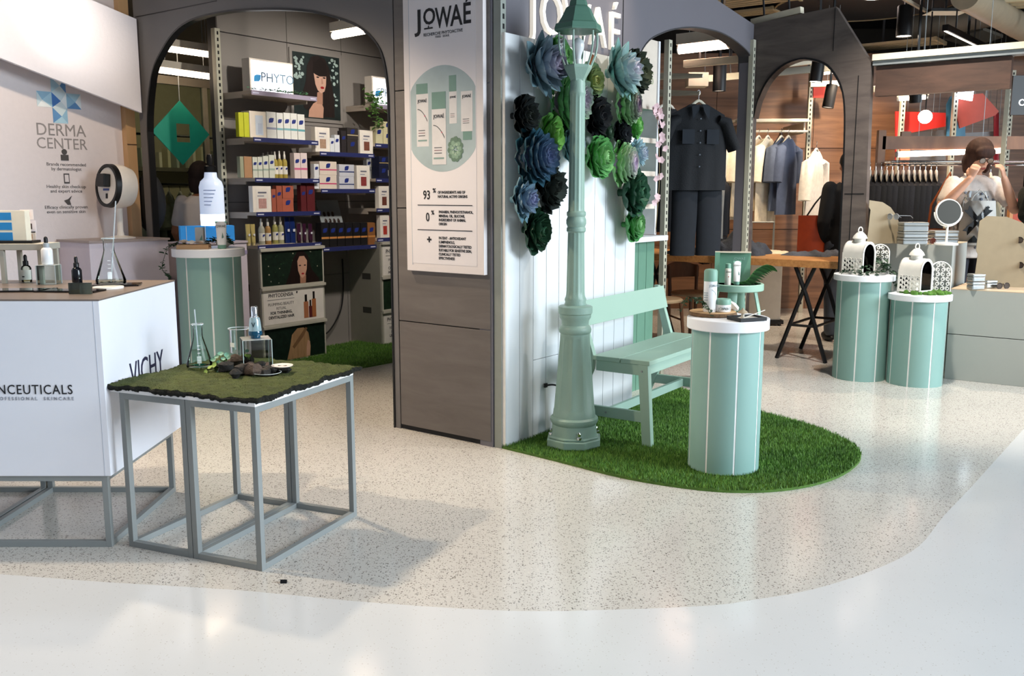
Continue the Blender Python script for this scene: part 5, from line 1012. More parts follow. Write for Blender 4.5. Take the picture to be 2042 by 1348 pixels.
# ================================================================ niche and counter left of the wide arch
nc = thing('shelf_niche', 'cream shelf niche with sage shelves behind the succulent wall', 'shelf unit', S(0, 0, 0), SR)
NB = mat('#d9cdbf', .55); NS = mat('#8fae9f', .5); NW = mat('#dfe2e8', .5)
MB().box(1.40, 2.05, .34, .36, 1.11, 2.46).build('back_panel', NB, nc); MB().box(2.05, 2.075, .10, .36, 1.11, 2.46).build('side_panel', NW, nc); MB().box(1.40, 2.05, .11, .14, 2.02, 2.46).build('top_fascia', NB, nc); MB().box(1.38, 1.40, .10, .36, 1.11, 2.46).build('side_panel', NW, nc)
for z in (1.33, 1.56, 1.79, 2.02): MB().box(1.40, 2.05, .11, .34, z - .03, z).build('shelf', NS, nc); MB().box(1.40, 2.05, .105, .11, z - .034, z + .0).build('shelf_edge', NB, nc)
txt('MATTERS', .12, mat('#a9aa8c', .6), nc, (1.95, .108, 2.2), RB, align='RIGHT', sx=.9) if False else txt('RS', .12, mat('#a9aa8c', .6), nc, (2.0, .108, 2.16), RB, align='RIGHT', sx=.9)
rl = thing('sage_counter', 'sage green planked counter with a white ledge behind the bench', 'counter', S(0, 0, 0), SR)
MB().box(1.44, 2.04, .10, .36, 0, 1.07).build('carcass', mat('#e8ece8', .5), rl); MB().box(1.43, 2.11, .02, .37, 1.07, 1.105).build('ledge', NW, rl, bevel=.002)
SGD = mat('#5f8774', .5, var=.03)
for k in range(5):
    x0 = 1.44 + k * .12; MB().box(x0 + .003, x0 + .117, .092, .10, 0, 1.07).build('plank', SGD, rl)
oc = thing('orchid', 'pale pink orchid sprays in front of the shelf niche', 'plant', S(1.97, .04, 1.40), SR)
rd = random.Random(31); PK = mat('#d9b9bd', .5, var=.1)
stem = crv([Vector((-.02, 0, -.28)), Vector((.02, -.0, .1)), Vector((.0, 0, .35)), Vector((-.06, -.01, .55)), (Vector((-.12, -.02, .58)))], 6); MB().tube(stem, .003, 5).build('stem', mat('#8a7a5a', .6), oc)
fm = MB()
for k in range(5):
    a_ = 2 * pi * k / 5; fm.grid(3, 3, lambda u, v: (.028 * v * cos(a_) - (u - .5) * .026 * sin(pi * v) * sin(a_), -.004 - .006 * v, .028 * v * sin(a_) + (u - .5) * .026 * sin(pi * v) * cos(a_)))
fme = fm.mesh('blossom', PK, 60)
for k in range(26):
    p = stem[4 + int(rd.random() * (len(stem) - 5))] + Vector((rd.uniform(-.05, .04), rd.uniform(-.03, .02), rd.uniform(-.03, .03))); link('blossom', fme, oc, p, (rd.uniform(-.5, .5), rd.uniform(-.5, .5), rd.uniform(-.8, .8)))
# ================================================================ things on the front drum
zf = c1.z + .773
def G1(px, py): return G(px, py, zf)
ws = thing('wood_slice', 'round slice of wood with bark on the front drum', 'wood slice', G1(1421, 628)); MB().lathe([(.118, 0), (.122, .004), (.121, .016), (.117, .019)], 40).build('bark', mat('#6a5138', .8, var=.3, scale=60, bump=.5), ws, smooth=40); MB().lathe([(0, .0192), (.116, .0192), (.116, .0205), (0, .0205)], 40, cap=False).build('cut_face', wood('#b58c5e', '#d3ae80', 8, (1, 1, 1), .6), ws)
zs = zf + .021
sc_ = thing('spray_can', 'white spray can with a sage cap on the wood slice', 'spray can', D(1415, 625, G1(1415, 628).y - .03).xy.to_3d() + Vector((0, 0, zs)))
MB().lathe([(.031, 0), (.033, .003), (.033, .155)], 32).build('can', mat('#f1f3f6', .3), sc_, smooth=40); MB().lathe([(.0335, .155), (.0335, .205), (.028, .214), (.015, .217)], 32).build('cap', SAGE, sc_, smooth=40)
txt('JOWAÉ', .018, mat('#6a7a80', .5), sc_, (.012, -.0335, .128), (pi / 2, 0, .3), 'print'); MB().tube([(.0, -.034, .115), (.018, -.0285, .10), (.024, -.0235, .085)], .0012, 5).build('print_curve', mat('#8fa3a8', .5), sc_)
for k in range(4): MB().box(-.028, -.008, -.0335, -.033, .06 + .012 * k, .064 + .012 * k, TR(0, 0, 0, 0, 0, -.3)).build('print_line', mat('#9aa4a8', .5), sc_)
jr = thing('cream_jar', 'low white jar with a sage lid beside the spray can', 'jar', D(1441, 622, G1(1441, 628).y - .03).xy.to_3d() + Vector((0, 0, zs))); MB().lathe([(.036, 0), (.040, .004), (.040, .038)], 32).build('jar', mat('#f1f3f6', .3), jr, smooth=40); MB().lathe([(.041, .038), (.041, .058), (.036, .066), (.02, .068)], 32).build('lid', SAGE, jr, smooth=40)
txt('JOWAÉ', .02, mat('#3f5a60', .5), jr, (.0, -.0405, .012), (pi / 2, 0, 0), 'print')
m = stone_mesh(55, .03); tg = m.build('white_shell', mat('#efece6', .5), None, smooth=True, loc=D(1463, 614, G1(1463, 626).y).xy.to_3d() + Vector((0, 0, zs + .02)), rot=(.3, .8, .5)); tag(tg, 'crumpled white shell leaning behind the cream jar', 'shell')
sp_ = thing('ivy_sprig', 'dark green ivy sprig draped over the left edge of the wood slice', 'plant', G1(1375, 630) + Vector((0, 0, .02))); sprig(sp_, [(-.04, .02, .0), (-.025, .0, .05), (.01, -.01, .07), (.05, -.03, .055), (.08, -.055, .02), (.09, -.075, -.012)], 46, .010, 41, IVY, .012)
zt = thing('zen_tray', 'square black tray with white sand on the front drum', 'tray', G1(1489, 638) + Vector((0, 0, 0)), radians(20)); MB().box(-.07, .07, -.055, .055, 0, .005).build('bottom', BLACK, zt)
for x0, x1, y0, y1 in ((-.075, .075, -.06, -.053), (-.075, .075, .053, .06), (-.075, -.068, -.053, .053), (.068, .075, -.053, .053)): MB().box(x0, x1, y0, y1, 0, .018).build('rim', BLACK, zt, bevel=.001)
MB().grid(10, 8, lambda u, v: ((u - .5) * .134, (v - .5) * .104, .008 + .002 * sin(u * 15))).build('sand', mat('#d9d6d0', .9, bump=.5, bscale=200), zt)
ms = thing('mushroom_figure', 'tiny beige mushroom figure in the sand tray', 'figurine', zt.location + Vector((-.02, .0, .009))); MB().lathe([(.012, 0), (.008, .012), (.007, .026)], 14).build('stem', mat('#c9c0b0', .6), ms, smooth=True); MB().lathe([(.006, .022), (.026, .026), (.02, .034), (.006, .042), (.003, .05)], 18).build('cap', mat('#a89880', .6), ms, smooth=True)
st_ = MB().tube([(-.05, 0, 0), (.06, .03, .035)], .0025, 8).build('rake_stick', mat('#efe8dc', .5), None, loc=zt.location + Vector((.03, -.02, .012))); tag(st_, 'thin white wooden stick leaning in the sand tray', 'stick')
# ================================================================ sage stool with products
so = thing('sage_stool', 'tall sage green round stool with bowed legs behind the bench', 'stool', ((1476 - 1021) / 1852 * 6.6, 6.6, 0)); SG = mat('#93b5a4', .45, var=.03); zq = .765
MB().lathe([(.185, zq - .05), (.19, zq - .045), (.19, zq - .004), (.186, zq), (.17, zq), (.168, zq - .008)], 48).build('seat_rim', SG, so, smooth=40); MB().lathe([(0, zq - .012), (.17, zq - .012), (.17, zq - .008), (0, zq - .008)], 48, cap=False).build('seat', SG, so)
for k in range(4):
    a_ = pi / 4 + k * pi / 2 + .35; m = MB()
    for s in (0,):
        m.tube([(.13 * cos(a_), .13 * sin(a_), zq - .04), (.165 * cos(a_), .165 * sin(a_), zq - .2), (.16 * cos(a_), .16 * sin(a_), zq - .45), (.12 * cos(a_), .12 * sin(a_), 0)], [(.034, .012)] * 4, 8, up=(cos(a_), sin(a_), 0))
    m.build('leg', SG, so, smooth=40)
MB().tube([(.13 * cos(a_ + i * pi / 12), .13 * sin(a_ + i * pi / 12), .22) for i in range(24)], .012, 8, closed=True).build('ring', SG, so, smooth=True)
zq += so.location.z
bk_ = thing('product_box', 'open sage green gift box standing behind the bottles on the stool', 'box', D(1462, 560, 6.66).xy.to_3d() + Vector((0, 0, zq - .007)), radians(-12)); SGB = mat('#6f9c84', .5)
MB().box(-.10, .12, .03, .036, 0, .225).build('back', SGB, bk_); MB().box(-.135, -.10, -.03, .036, 0, .225).build('side', SGB, bk_); MB().box(-.135, .12, -.01, .036, .222, .23).build('top', mat('#d9cdb9', .5), bk_)
txt('JOWAÉ', .025, mat('#a9c7b9', .5), bk_, (.04, .0295, .17), RB, 'print')
bt = thing('lotion_bottle', 'slim cream bottle with a sage cap on the stool', 'bottle', D(1451, 563, 6.55).xy.to_3d() + Vector((0, 0, zq - .007))); MB().lathe([(.021, 0), (.022, .002), (.022, .115), (.018, .118)], 24).build('bottle', mat('#f0e6d8', .35), bt, smooth=40); MB().lathe([(.019, .118), (.019, .15), (.015, .153)], 24).build('cap', SAGE, bt, smooth=40); txt('JOWAÉ', .012, INK, bt, (0, -.0225, .09), RB, 'print'); MB().ell(0, -.022, .06, .004, .0015, .004, 8).build('print_dot', mat('#b04a3a', .5), bt)
tubep('white cream tube with sage cap on the stool', D(1469, 556, 6.57).xy.to_3d() + Vector((0, 0, zq - .007)), .17, .055, '#f2f1ee', '#7fae98', 0, txt_='JOWAÉ')
fl = thing('palm_leaf', 'green fern leaf lying on the stool and arching to the right', 'leaf', D(1478, 560, 6.62).xy.to_3d() + Vector((0, 0, zq - .006)))
pts = crv([Vector((-.06, 0, .004)), Vector((.03, -.01, .02)), Vector((.10, -.01, .10)), Vector((.17, -.0, .13)), Vector((.22, 0, .11))], 6); MB().tube(pts, .003, 6).build('rib', LEAFG, fl)
for k in range(2, len(pts) - 1):
    for sgn in (-1, 1):
        L_ = .075 * sin(pi * (k + 2) / (len(pts) + 3)) + .015; MB().grid(2, 4, lambda u, v: (L_ * .8 * v, sgn * L_ * v, (u - .5) * .022 * sin(pi * min(1, .15 + .85 * v)) - .025 * v * v)).build('leaflet', LEAFG if k % 2 else mat('#3f6d3c', .5), fl, smooth=True, loc=pts[k])
# ================================================================ lanterns on the far drums
LWH = mat('#ece8e0', .45)
def scroll(m, cx, cz, r, y, flip=1, turns=1.35, tr=.0025):
    pts = [(cx + flip * r * (1 - .62 * t) * cos(turns * 2 * pi * t + pi / 2), y, cz + r * (1 - .62 * t) * sin(turns * 2 * pi * t + pi / 2)) for t in [i / 18 for i in range(19)]]; m.tube(pts, tr, 5)
def filigree(par, w, z0, z1, y, arch=False):
    m = MB(); n = max(2, int(round(w / .034))); h = z1 - z0; rows = max(2, int(round(h / .034)))
    for i in range(n):
        for j in range(rows):
            cx = -w / 2 + w * (i + .5) / n; cz = z0 + h * (j + .5) / rows
            if arch and (cx ** 2 / (w / 2) ** 2 + max(0, cz - (z1 - w / 2)) ** 2 / (w / 2) ** 2) > .80: continue
            scroll(m, cx, cz, min(w / n, h / rows) * .46, y, 1 if (i + j) % 2 else -1, tr=.0028)
    return m.build('filigree', LWH, par)
def lantern(label, p, rz, s=1.0):
    t = thing('lantern', label, 'lantern', p, rz); w, d, hb, R = .11 * s, .135 * s, .12 * s, .0625 * s
    arch_ = [(-w / 2, 0), (-w / 2, hb)] + [(-w / 2 * cos(pi * i / 14), hb + w / 2 * 1.15 * sin(pi * i / 14)) for i in range(1, 14)] + [(w / 2, hb), (w / 2, 0)]
    MB().box(-w / 2, w / 2, -d / 2, d / 2, 0, .012 * s).build('base', LWH, t)
    for sgn in (-1, 1):
        y = sgn * d / 2; m = MB(); n = len(arch_); c0 = (0, hb * .55); inn = [(x * .84, (z - .02 * s) * .90 + .022 * s) for x, z in arch_]; vs = [(x, y, z) for x, z in arch_] + [(x, y, z) for x, z in inn] + [(x, y - sgn * .006, z) for x, z in arch_] + [(x, y - sgn * .006, z) for x, z in inn]
        fs = []
        for i in range(n):
            j = (i + 1) % n; fs += [(i, j, n + j, n + i), (2 * n + i, 3 * n + i, 3 * n + j, 2 * n + j), (n + i, n + j, 3 * n + j, 3 * n + i), (i, 2 * n + i, 2 * n + j, j)]
        m.add(vs, fs).build('arch_frame', LWH, t); MB().prism(inn, y - sgn * .003, y - sgn * .004, mb_).build('pane', GLS, t)
    m = MB(); N2 = len(arch_) - 3
    cur = [(-w / 2, hb * .72), (-w / 2, hb)] + arch_[2:-2] + [(w / 2, hb), (w / 2, hb * .72)]
    vs = [(x, -d / 2, z) for x, z in cur] + [(x, d / 2, z) for x, z in cur]; k = len(cur); m.add(vs, [(i, i + 1, k + i + 1, k + i) for i in range(k - 1)]).build('barrel_roof', LWH, t, smooth=30)
    for sgn in (-1, 1):
        g = thing('x', 'x', 'x') if False else None
        m = MB(); n = 2
        for i in range(4):
            for j in range(3): 
                cy_ = -d / 2 + d * (i + .5) / 4; cz_ = .012 * s + (hb * .72 - .012 * s) * (j + .5) / 3; f_ = 1 if (i + j) % 2 else -1; r_ = .0165 * s
                for kk in range(2):
                    pts = [(sgn * w / 2, cy_ + f_ * (1 if kk else -1) * r_ * (1 - .6 * q) * cos(2.6 * pi * q + pi / 2), cz_ + r_ * (1 - .6 * q) * sin(2.6 * pi * q + pi / 2)) for q in [e / 14 for e in range(15)]]; m.tube(pts, .0028, 5)
        for e in (-d / 2 + .002, d / 2 - .002): m.box(sgn * w / 2 - .003, sgn * w / 2 + .003, e - .003, e + .003, 0, hb)
        m.build('filigree', LWH, t)
    zt_ = hb + w / 2 * 1.15
    MB().lathe([(.03 * s, zt_ - .012), (.03 * s, zt_ + .012 * s), (.04 * s, zt_ + .016 * s), (.034 * s, zt_ + .03 * s), (.018 * s, zt_ + .048 * s), (.006 * s, zt_ + .054 * s)], 24).build('dome', LWH, t, smooth=40); MB().tube([(.018 * s * cos(2 * pi * i / 16) , 0, zt_ + .06 * s + .018 * s * sin(2 * pi * i / 16)) for i in range(16)], .003 * s, 6, closed=True).build('ring', LWH, t, smooth=True)
    MB().lathe([(.03 * s, .012 * s), (.03 * s, .06 * s), (.005, .062 * s)], 20).build('candle', mat('#f0e9da', .6), t, smooth=40)
    return t
zA, zB = .801, .676
lantern('white arched lantern standing in ivy on the taller drum', D(1711, 545, c2.y).xy.to_3d() + Vector((0, 0, zA)), radians(33), 1.35); lantern('white arched lantern standing on moss on the shorter drum', D(1824, 575, c3.y).xy.to_3d() + Vector((0, 0, zB + .012)), radians(33), 1.35)
def archpanel(label, p, rz, w, h):
    t = thing('filigree_panel', label, 'panel', p, rz); ar = [(-w / 2, 0), (-w / 2, h - w / 2)] + [(-w / 2 * cos(pi * i / 12), h - w / 2 + w / 2 * sin(pi * i / 12)) for i in range(1, 12)] + [(w / 2, h - w / 2), (w / 2, 0)]
    MB().tube([(x, 0, z) for x, z in ar], .005, 6, closed=True).build('rim', LWH, t); filigree(t, w * .96, .006, h - .006, 0, True); return t
archpanel('white arched filigree panel beside the lantern in ivy', D(1753, 545, c2.y + .04).xy.to_3d() + Vector((0, 0, zA)), radians(-12), .13, .22); archpanel('white arched filigree panel beside the lantern on moss', D(1873, 573, c3.y).xy.to_3d() + Vector((0, 0, zB + .012)), radians(-8), .155, .22)
iy = thing('ivy_vine', 'dark ivy vine curling round the lantern on the taller drum', 'plant', c2 + Vector((0, 0, zA))); sprig(iy, [(-.16, -.02, .015), (-.1, -.12, .02), (0, -.16, .02), (.09, -.12, .03), (.13, -.02, .06), (.10, .05, .1), (.17, .0, .04), (.21, -.05, -.02), (.215, -.07, -.10)], 120, .018, 51, IVY, .05)
mc = thing('moss_pad', 'bright green moss pad under the lantern on the shorter drum', 'moss', c3 + Vector((.03, -.02, zB))); MSM = mat('#4f7a2c', .9, var=.4, scale=60, bump=.8, bscale=150)
m = MB(); rd = random.Random(61)
for k in range(70):
    a_, r_ = rd.uniform(0, 2 * pi), .16 * sqrt(rd.random()); m.ell(r_ * cos(a_), r_ * sin(a_) * .9, .008, rd.uniform(.018, .03), rd.uniform(.018, .03), rd.uniform(.012, .022), 8)
m.build('moss', MSM, mc, smooth=True)['kind'] = 'stuff'
# ================================================================ grey plinths with eyewear
PG = mat('#a9aca6', .55, var=.02, scale=3); PT = mat('#c9b49a', .5)
p1_ = thing('grey_plinth', 'tall grey plinth behind the two lantern drums', 'plinth', S(0, 0, 0), SR); MB().box(3.75, 4.3, -1.565, -.94, 0, 1.012).build('body', PG, p1_, bevel=.002); MB().box(3.75, 4.3, -1.565, -.94, 1.012, 1.018).build('top', PT, p1_)
p2_ = thing('grey_plinth', 'low wide grey plinth at the right edge, made of two stacked boxes', 'plinth', S(0, 0, 0), SR); MB().box(3.6, 4.25, -3.0, -1.60, 0, .345).build('lower_box', PG, p2_, bevel=.002); MB().box(3.6, 4.25, -3.0, -1.60, .35, .688).build('upper_box', PG, p2_, bevel=.002); MB().box(3.6, 4.25, -3.0, -1.60, .688, .694).build('top', PT, p2_)
HB = mat('#93846a', .6, var=.06)
def board(label, p, rz, poly, th=.006):
    t = thing('hardboard_stand', label, 'display stand', p, rz); MB().prism(poly, 0, th, mb_).build('board', HB, t); MB().prism([(-.02, 0), (.03, 0), (.03, .09), (.02, .1), (-.02, .07)], .02, .06, mb_).build('foot_block', mat('#a9875c', .6), t); return t
def PT1(px, py, z): return G(px, py, z)
bz = 1.0185; b1 = D(1760, 480, 7.2).xy.to_3d() + Vector((0, 0, bz))
board('hardboard eyewear stand with a curved top on the tall plinth', b1, radians(8), [(-.13, 0), (.13, 0), (.13, .16), (.10, .22), (.05, .28), (-.02, .32), (-.13, .335), (-.13, .28), (-.115, .26)])
b2 = D(1995, 583, 7.02).xy.to_3d() + Vector((0, 0, .695)); board('large hardboard eyewear stand on the low plinth at the right edge', b2, radians(-8), [(-.20, 0), (.26, 0), (.26, .30), (.19, .40), (.12, .49), (.0, .535), (-.14, .54), (-.19, .50), (-.2, .28), (-.185, .25)])
def glasses(label, p, rot, col='#20140f', lens='#3a2a20'):
    t = thing('sunglasses', label, 'sunglasses', p); t.rotation_euler = rot; mt = mat(col, .25)
    for sx_ in (-1, 1):
        m = MB(); m.tube([(sx_ * .034 + .026 * cos(2 * pi * i / 18), 0, .022 * sin(2 * pi * i / 18)) for i in range(18)], .0028, 6, closed=True); m.build('rim', mt, t, smooth=True); MB().prism([(sx_ * .034 + .025 * cos(2 * pi * i / 18), .021 * sin(2 * pi * i / 18)) for i in range(18)], -.0008, .0008, mb_).build('lens', mat(lens, .1, trans=.3), t); MB().tube([(sx_ * .06, 0, .008), (sx_ * .066, .02, .008), (sx_ * .064, .11, .006), (sx_ * .062, .135, -.012)], .0025, 6).build('temple', mt, t)
    MB().tube([(-.01, 0, .004), (0, 0, .009), (.01, 0, .004)], .0025, 6).build('bridge', mt, t); return t
glasses('steel sunglasses hooked on the curved hardboard stand', b1 + Vector((.05, -.05, .21)), (0, 0, radians(-70)), '#8a8f94', '#9aa0a4')
glasses('dark sunglasses hooked high on the large hardboard stand', b2 + Vector((.12, -.05, .36)), (0, 0, radians(-60))); glasses('dark sunglasses hooked low on the large hardboard stand', b2 + Vector((.14, -.05, .17)), (0, 0, radians(-60)))
glasses('brown sunglasses folded on the low plinth at the right edge', D(2000, 575, 6.9).xy.to_3d() + Vector((0, 0, .716)), (0, 0, .3)); glasses('tortoiseshell sunglasses lying between the tin stacks on the tall plinth', D(1853, 476, 7.15).xy.to_3d() + Vector((0, 0, bz + .022)), (0, 0, .2), '#4a1f14', '#5a2a1a')
TIN = mat('#b9bdbd', .28, .85, var=.04)
def tin(label, p, rz, w=.19, d=.12, h=.05):
    t = thing('metal_tin', label, 'tin', p, rz, 'silver tins on the plinths'); MB().box(-w / 2, w / 2, -d / 2, d / 2, 0, h * .62).build('base', TIN, t, bevel=.008); MB().box(-w / 2 - .002, w / 2 + .002, -d / 2 - .002, d / 2 + .002, h * .62, h).build('lid', TIN, t, bevel=.008); return t
q1 = D(1819, 480, 7.1).xy.to_3d() + Vector((0, 0, bz)); q2 = D(1880, 478, 7.22).xy.to_3d() + Vector((0, 0, bz))
for k, (h_, r_) in enumerate(((.05, .0), (.045, .03), (.07, -.02))): tin('%s silver tin of the left stack on the tall plinth' % ('bottom', 'middle', 'top')[k], q1 + Vector((0, 0, [0, .052, .099][k])), r_, h=h_)
for k in range(2): tin('%s silver tin of the stack behind the mirror' % ('bottom', 'top')[k], q2 + Vector((0, 0, .052 * k)), .02 * k)
q3 = D(1945, 577, 6.85).xy.to_3d() + Vector((0, 0, .695)); q4 = D(1972, 575, 6.95).xy.to_3d() + Vector((0, 0, .695))
for k in range(2): tin('%s small silver tin of the stack on the low plinth' % ('bottom', 'top')[k], q3 + Vector((0, 0, .06 * k)), .1, .10, .08, .057)
tin('single small silver tin beside the stack on the low plinth', q4, .1, .09, .07, .06)
mr = thing('table_mirror', 'round white tilting mirror on a stand on the tall plinth', 'mirror', D(1887, 482, 7.0).xy.to_3d() + Vector((0, 0, bz))); zc_ = D(1888, 423, 7.0).z - bz
MB().lathe([(.085, 0), (.085, .014), (.03, .02)], 32).build('base', LWH, mr, smooth=40); MB().lathe([(.009, .018), (.009, zc_ - .105)], 12).build('stem', LWH, mr, smooth=True); MB().tube([(.105 * cos(pi + pi * i / 16), 0, zc_ + .105 * sin(pi + pi * i / 16)) for i in range(17)], .006, 8).build('yoke', LWH, mr, smooth=True)
mm = TR(0, 0, zc_, pi / 2 - .1); MB().lathe([(.088, -.008), (.097, -.008), (.1, 0), (.097, .012), (.0, .012)], 40, mm, cap=False).build('rim', LWH, mr, smooth=40); MB().lathe([(0, .0125), (.09, .0125), (.09, .0135), (0, .0135)], 40, mm, cap=False).build('glass', mat('#a9a79c', .12, 1.0, var=.0), mr)
# ================================================================ clothes shop
WT = wood('#a9713f', '#c99258', 6, (.5, 6, 6), .5, .03)
tbl = thing('shop_table', 'long wood-topped table in the clothes shop', 'table', S(0, 0, 0), SR); MB().box(3.66, 4.42, -.82, 1.6, .795, .855).build('top', WT, tbl, bevel=.002)
for bb_ in (-.45, 1.25):
    for a_ in (3.70, 4.3):
        for sgn in (-1, 1): MB().tube([(a_, bb_ + sgn * .21, 0), (a_, bb_ + sgn * .02, .56), (a_, bb_ - sgn * .08, .795)], .018, 6).build('trestle_leg', BLACK, tbl)
    MB().tube([(3.70, bb_ - .11, .30), (3.70, bb_ + .11, .30)], .012, 6).build('cross_bar', BLACK, tbl); MB().tube([(4.3, bb_ - .11, .30), (4.3, bb_ + .11, .30)], .012, 6).build('cross_bar', BLACK, tbl)
    for sgn in (-1, 1): MB().tube([(3.70, bb_ + sgn * .11, .30), (4.3, bb_ + sgn * .11, .30)], .012, 6).build('cross_bar', BLACK, tbl)
zt2 = .856
def pile(label, px, py, w, d, h, col, seed, rz=0.0, name='folded_clothes', a=None):
    p = G(px, py, zt2); rd = random.Random(seed); ph = [rd.uniform(0, 6) for _ in range(5)]
    m = MB()
    f = lambda u, v: h * (max(0, sin(pi * u)) ** .4) * (max(0, sin(pi * v)) ** .4) * (.75 + .25 * sin(u * 9 + ph[0]) * cos(v * 7 + ph[1]) + .12 * sin(u * 23 + ph[2] + v * 8) + .08 * sin(u * 40 + v * 31))
    m.grid(26, 20, lambda u, v: ((u - .5) * w * (1 + .06 * sin(v * 9 + ph[3])), (v - .5) * d * (1 + .06 * sin(u * 11 + ph[4])), f(u, v))); m.grid(2, 2, lambda u, v: ((u - .5) * w * .9, (v - .5) * d * .9, 0))
    o = m.build(name, mat(col, .9, var=.2, scale=30, bump=.4, bscale=90), None, smooth=60, loc=p, rot=(0, 0, SR + pi / 2 + rz)); tag(o, label, 'clothes'); return o
pile('heap of crumpled charcoal clothes on the wooden table', 1462, 506, .60, .42, .19, '#3a3d44', 1, .1); pile('flat pile of black clothes at the left of the wooden table', 1392, 506, .55, .38, .06, '#17161a', 2); pile('cream garment lying in the middle of the wooden table', 1540, 504, .30, .3, .03, '#d9c3a4', 3); pile('neatly folded grey clothes at the right of the wooden table', 1612, 509, .42, .3, .045, '#4a4d55', 4); pile('second folded grey pile at the right end of the wooden table', 1672, 509, .3, .3, .055, '#50525a', 6)
# hanging outfits
def hang(label, p, rz, w, h, col, **k):
    t = thing('hung_garment', label, 'garment', p, rz, k.pop('group', None)); garment(t, w, h, col, **k); return t
pd = D(1393, 206, 7.25); dn = hang('dark denim short-sleeved shirt hanging on a cream hanger in the arch', pd, radians(12), .48, .66, '#0a0e14', sleeve=.22, sl_ang=.42, seed=3, hcol='#cfc8b4')
DNM = mat('#141b24', .85, var=.1)
for sgn in (-1, 1): MB().add([(sgn * .012, -.056, -.01), (sgn * .075, -.052, -.03), (sgn * .065, -.062, -.13), (sgn * .02, -.062, -.06)], [(0, 1, 2, 3)]).build('collar', DNM, dn); MB().box(sgn * .1 - .05, sgn * .1 + .05, -.064, -.06, -.31, -.2).build('pocket', DNM, dn)
for k in range(5): MB().lathe([(.006, 0), (.006, .002)], 8, TR(0, -.056, -.12 - .09 * k, pi / 2)).build('button', mat('#3a4450', .4), dn)
tr2 = thing('denim_trousers', 'dark denim trousers hanging below the denim shirt', 'trousers', pd + Vector((.02, .06, -.55)), radians(12)); DT = mat('#0e131b', .85, var=.2, scale=20)
MB().box(-.18, .18, -.03, .03, -.06, .0).build('waistband', DT, tr2)
for sgn in (-1, 1): MB().tube([(sgn * .10, 0, -.04), (sgn * .105, -.01, -.3), (sgn * .11, .0, -.62)], [(.11, .05), (.108, .05), (.105, .05)], 14).build('trouser_leg', DT, tr2, smooth=True)
MB().tube([(0, .0, .0), (0, .0, .2)], .004, 6).build('hanger_strap', BLACK, tr2)
for k, (px, c) in enumerate(((1322, '#0c0c10'), (1336, '#12141a'))): hang('%s black garment hanging behind the slotted post in the arch' % ('left', 'right')[k], D(px, 215, 7.65 + .1 * k), radians(40), .42, 1.0, c, seed=20 + k, sleeve=.4, sl_ang=.2)
br = thing('hanging_bracket', 'pair of cream wall arms holding the denim shirt in the arch', 'bracket', D(1393, 186, 7.27)); p_ = br.location
for dz, x1 in ((.0, .01), (.13, .03)): MB().tube([(-.28, .45, dz + .05), (x1, .0, dz)], [(.012, .03), (.008, .015)], 8).build('arm', CREAM, br)
MB().box(-.32, -.26, .42, .48, -.2, .35).build('mount', CREAM, br)
for k, (px, y, c, w, h) in enumerate(((1422, 365, '#b9bd2e', .34, .5), (1432, 350, '#8a857c', .4, .75), (1442, 345, '#121216', .42, .85), (1412, 350, '#14141a', .42, .85))): hang(('lime yellow jacket on the rack behind the denim shirt', 'grey jacket next to the lime jacket behind the denim shirt', 'black coat right of the lime jacket behind the denim shirt', 'black coat left of the lime jacket behind the denim shirt')[k], D(px, y, 8.9 + .06 * k), radians(75), w, h, c, seed=30 + k, sleeve=.45, sl_ang=.12, thick=.11)
rk2 = thing('wall_rail', 'white wall shelf with a hanging rail on the wooden wall', 'rail', D(1545, 243, 10.4)); s_ = 10.4 / F
MB().box(-.42, .38, -.0, .25, -.0, .035).build('shelf', mat('#ddd6c6', .5), rk2, bevel=.004); MB().tube([(-.32, .05, -.10), (.38, .05, -.10)], .013, 8).build('rail', mat('#d5d0c4', .4), rk2, smooth=True)
for x in (-.3, .34): MB().box(x, x + .015, .05, .85, -.12, .0).build('arm', mat('#cfc9ba', .5), rk2)
for k, (px, c, h, w, lab) in enumerate(((1462, '#e6dcc8', .90, .46, 'long cream shirt at the left end of the wall rail'), (1482, '#e2d6be', .86, .44, 'second cream shirt on the wall rail, behind the slotted post'), (1513, '#c9bba4', .80, .44, 'beige shirt behind the cream tee on the wall rail'), (1531, '#ece2cc', .92, .46, 'cream short-sleeved tee in the middle of the wall rail'), (1558, '#4f5a70', .80, .44, 'slate blue shirt left of its twin on the wall rail'), (1572, '#4a5670', .84, .46, 'slate blue tee at the right of the wall rail'))): hang(lab, D(px, 275, 10.42 - .01 * k), radians(48), w, h, c, seed=40 + k, sleeve=.34, sl_ang=.15, thick=.12)
hang('white shirt hanging right of the far slotted post', D(1628, 300, 10.3), radians(50), .44, .72, '#e9e4dc', seed=50, sleeve=.4, sl_ang=.15)
dp = D(1613, 612, 10.6); t = post('slotted post standing against the wooden wall', 0, 0, 0, 2.9, .05, .05); t.location = (dp.x, 10.9, 0); t.rotation_euler = (0, 0, 0)
rc = thing('roller_case', 'tall white wheeled case standing by the wooden wall', 'case', D(1520, 600, 9.9).xy.to_3d()); MB().box(-.17, .17, -.12, .12, .06, .8).build('body', mat('#b9b4aa', .5), rc, bevel=.01); MB().box(-.18, .2, -.14, .13, .02, .06).build('foot', BLACK, rc)
for x in (-.15, .16): MB().lathe([(.025, -.015), (.025, .015)], 12, TR(x, -.12, .025, 0, pi / 2)).build('wheel', BLACK, rc)
MB().tube([(-.12, .1, .8), (-.12, .1, 1.1), (.12, .1, 1.1), (.12, .1, .8)], .012, 8).build('handle', STEEL, rc)
